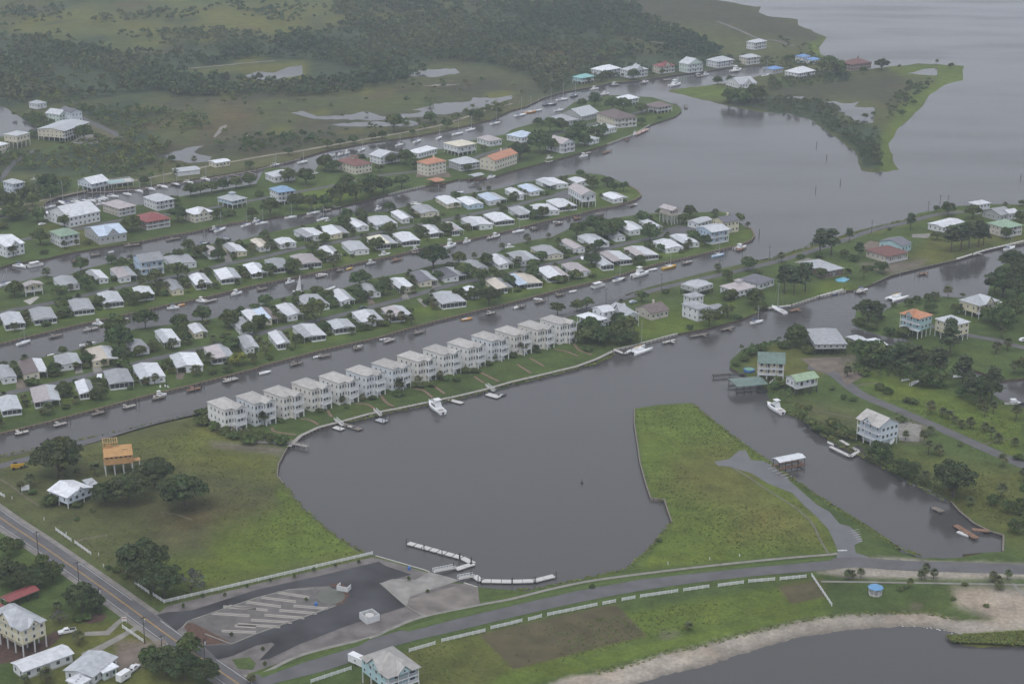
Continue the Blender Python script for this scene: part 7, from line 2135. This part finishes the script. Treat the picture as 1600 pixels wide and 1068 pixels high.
# ---- rough grass along the shores and in the fields
def tufts(name, spots, label, seed, m, size, blades=5):
    rs = np.random.RandomState(seed)
    G = np.array(spots)
    n = len(G)
    c = np.repeat(G, blades, axis=0) + rs.normal(size=(n * blades, 3)) * np.array([.35, .35, 0]) * size
    c[:, 2] += size * rs.uniform(.1, .5, n * blades)
    nr = rs.normal(size=(n * blades, 3)) * np.array([.45, .45, .2]) + np.array([0, 0, 1.0])
    t = np.repeat(rs.uniform(.7, 1.25, (n, 1)) * np.array([1, 1, 1]) * rs.uniform(.9, 1.12, (n, 3)), blades, axis=0)
    v, tt = leaf_quads(c, nr, size, t, rs)
    return tag(link(name, quads_mesh(name, v, tt, m)), label, 'grass', kind='stuff')
def along(px, step, w, rs):
    out = []
    pts = wpts(px)
    for a, b in zip(pts[:-1], pts[1:]):
        d = b - a
        nn = Vector((-d.y, d.x, 0)).normalized()
        for i in range(max(1, int(d.length / step))):
            q = a + d * rs.rand() + nn * rs.uniform(-w, w)
            out.append((q.x, q.y, LAND - .1))
    return out
def over(poly, n, rs):
    W = [tuple(U(x, y).xy) for x, y in P(poly)]
    xs, ys = [q[0] for q in W], [q[1] for q in W]
    X, Y = rs.uniform(min(xs), max(xs), n), rs.uniform(min(ys), max(ys), n)
    f = np.sin(X * .11 + 1.3) * np.cos(Y * .07) + np.sin(X * .043 + Y * .061)
    k = inside(X, Y, W) & (rs.rand(n) < np.clip(.45 + .4 * f, .04, 1))
    A = [tuple(U(x, y).xy) for x, y in APRON]
    k &= ~inside(X, Y, A)
    return [(x, y, LAND) for x, y in zip(X[k], Y[k])]
APRON = P('1112,719 1139,714 1154,701 1167,700 1175,716 1202,719 1232,742 1237,750 1280,788 1298,797 1314,817 1330,820 1345,834 1352,845 1340,865 1300,884 1305,850 1290,828 1272,808 1235,774 1198,758 1140,732 1118,730')
_r = np.random.RandomState(91)
M_TUFT = leaf_material('rough_grass', (.100, .122, .034), 0)
M_REED = leaf_material('shore_reeds', (.135, .150, .042), 0)
tufts('field_grass', over('991,640 1081,631 1200,719 1275,792 1310,858 1000,886 1048,815 1012,758', 9000, _r) + over('40,735 330,662 430,706 434,742 470,793 560,862 240,942 60,800', 12000, _r) + over('650,1012 1280,908 1296,945 1000,998 800,1060 660,1062', 7000, _r)
      + over('1400,640 1600,740 1600,850 1480,780 1360,690', 9000, _r) + over('1340,600 1600,660 1600,720 1480,670', 4000, _r), 'rough weedy grass growing over the open fields', 92, M_TUFT, .24, 4)
tufts('shore_grass', along([(959, 552), (931, 567), (901, 575), (851, 587), (800, 599), (716, 621), (620, 641), (540, 659)], .35, 1.4, _r) + along([(443, 755), (470, 790), (525, 838), (569, 863)], .5, .8, _r) + along([(800, 922), (847, 917), (930, 899), (980, 888), (1016, 855), (1048, 817)], .4, .8, _r)
      + along([(1081, 631), (1154, 689), (1230, 742), (1301, 790), (1408, 857), (1442, 868)], .3, 1.2, _r) + along([(0, 711), (160, 679), (330, 640), (520, 588)], .5, .8, _r) + along([(1201, 405), (1301, 372), (1415, 343), (1493, 324), (1600, 321)], .4, 1.5, _r)
      + along([(930, 1051), (982, 1038), (1034, 1020), (1086, 1010), (1138, 996), (1200, 980), (1252, 968), (1301, 961), (1356, 958), (1429, 956), (1460, 959), (1507, 968)], .4, 1.3, _r) + along([(1200, 626), (1256, 655), (1301, 688), (1352, 713), (1432, 756), (1486, 784)], .3, 1.6, _r)
      + over('1478,992 1600,985 1620,1008 1490,1002', 5000, _r), 'tall reedy grass fringing the shores', 93, M_REED, .34, 5)

# ============================================================ WHERE EACH TREE STANDS
def place_labels():
    buckets = {}
    for kind, px, py, o in PLANTED:
        nm, desc, cat, grp = TREEINFO[kind]
        best = min(MARK, key=lambda m: ((m[0] - px) * .8) ** 2 + ((m[1] - py) * 1.6) ** 2)
        dx, dy = px - best[0], (py - best[1]) * 2.2
        rel = ('left of' if dx < 0 else 'right of') if abs(dx) > abs(dy) else ('behind' if dy < 0 else 'in front of')
        buckets.setdefault((desc, rel, best[2]), []).append((px, py, o, cat, grp))
    for (desc, rel, short), lst in buckets.items():
        lst.sort(key=lambda q: (q[0], q[1]))
        n = len(lst)
        for i, (px, py, o, cat, grp) in enumerate(lst):
            if n == 1: lab = f'{desc} {rel} the {short}'
            elif n == 2: lab = f'{desc}, {("left", "right")[i]} of two, {rel} the {short}'
            else: lab = f'{desc}, {ordn(i + 1)} from left, {rel} the {short}'
            if len(lab.split()) > 16: lab = lab.replace(' in front of the ', ' before the ').replace('low green shrub', 'shrub')
            tag(o, lab, cat, grp)
place_labels()

# ============================================================ HAZE
hm = bpy.data.materials.new('haze')
hm.use_nodes = True
hn = hm.node_tree
hn.nodes.clear()
ho = hn.nodes.new('ShaderNodeOutputMaterial')
hv = hn.nodes.new('ShaderNodeVolumePrincipled')
hv.inputs['Color'].default_value = (.81, .87, .97, 1)
hv.inputs['Density'].default_value = 0.00013
hv.inputs['Anisotropy'].default_value = 0.2
hn.links.new(hv.outputs[0], ho.inputs['Volume'])
hz = MB().box(-6200, 6200, -6200, 6200, -3.0, CAM_H + 12).build('haze', hm)
tag(hz, kind='stuff')
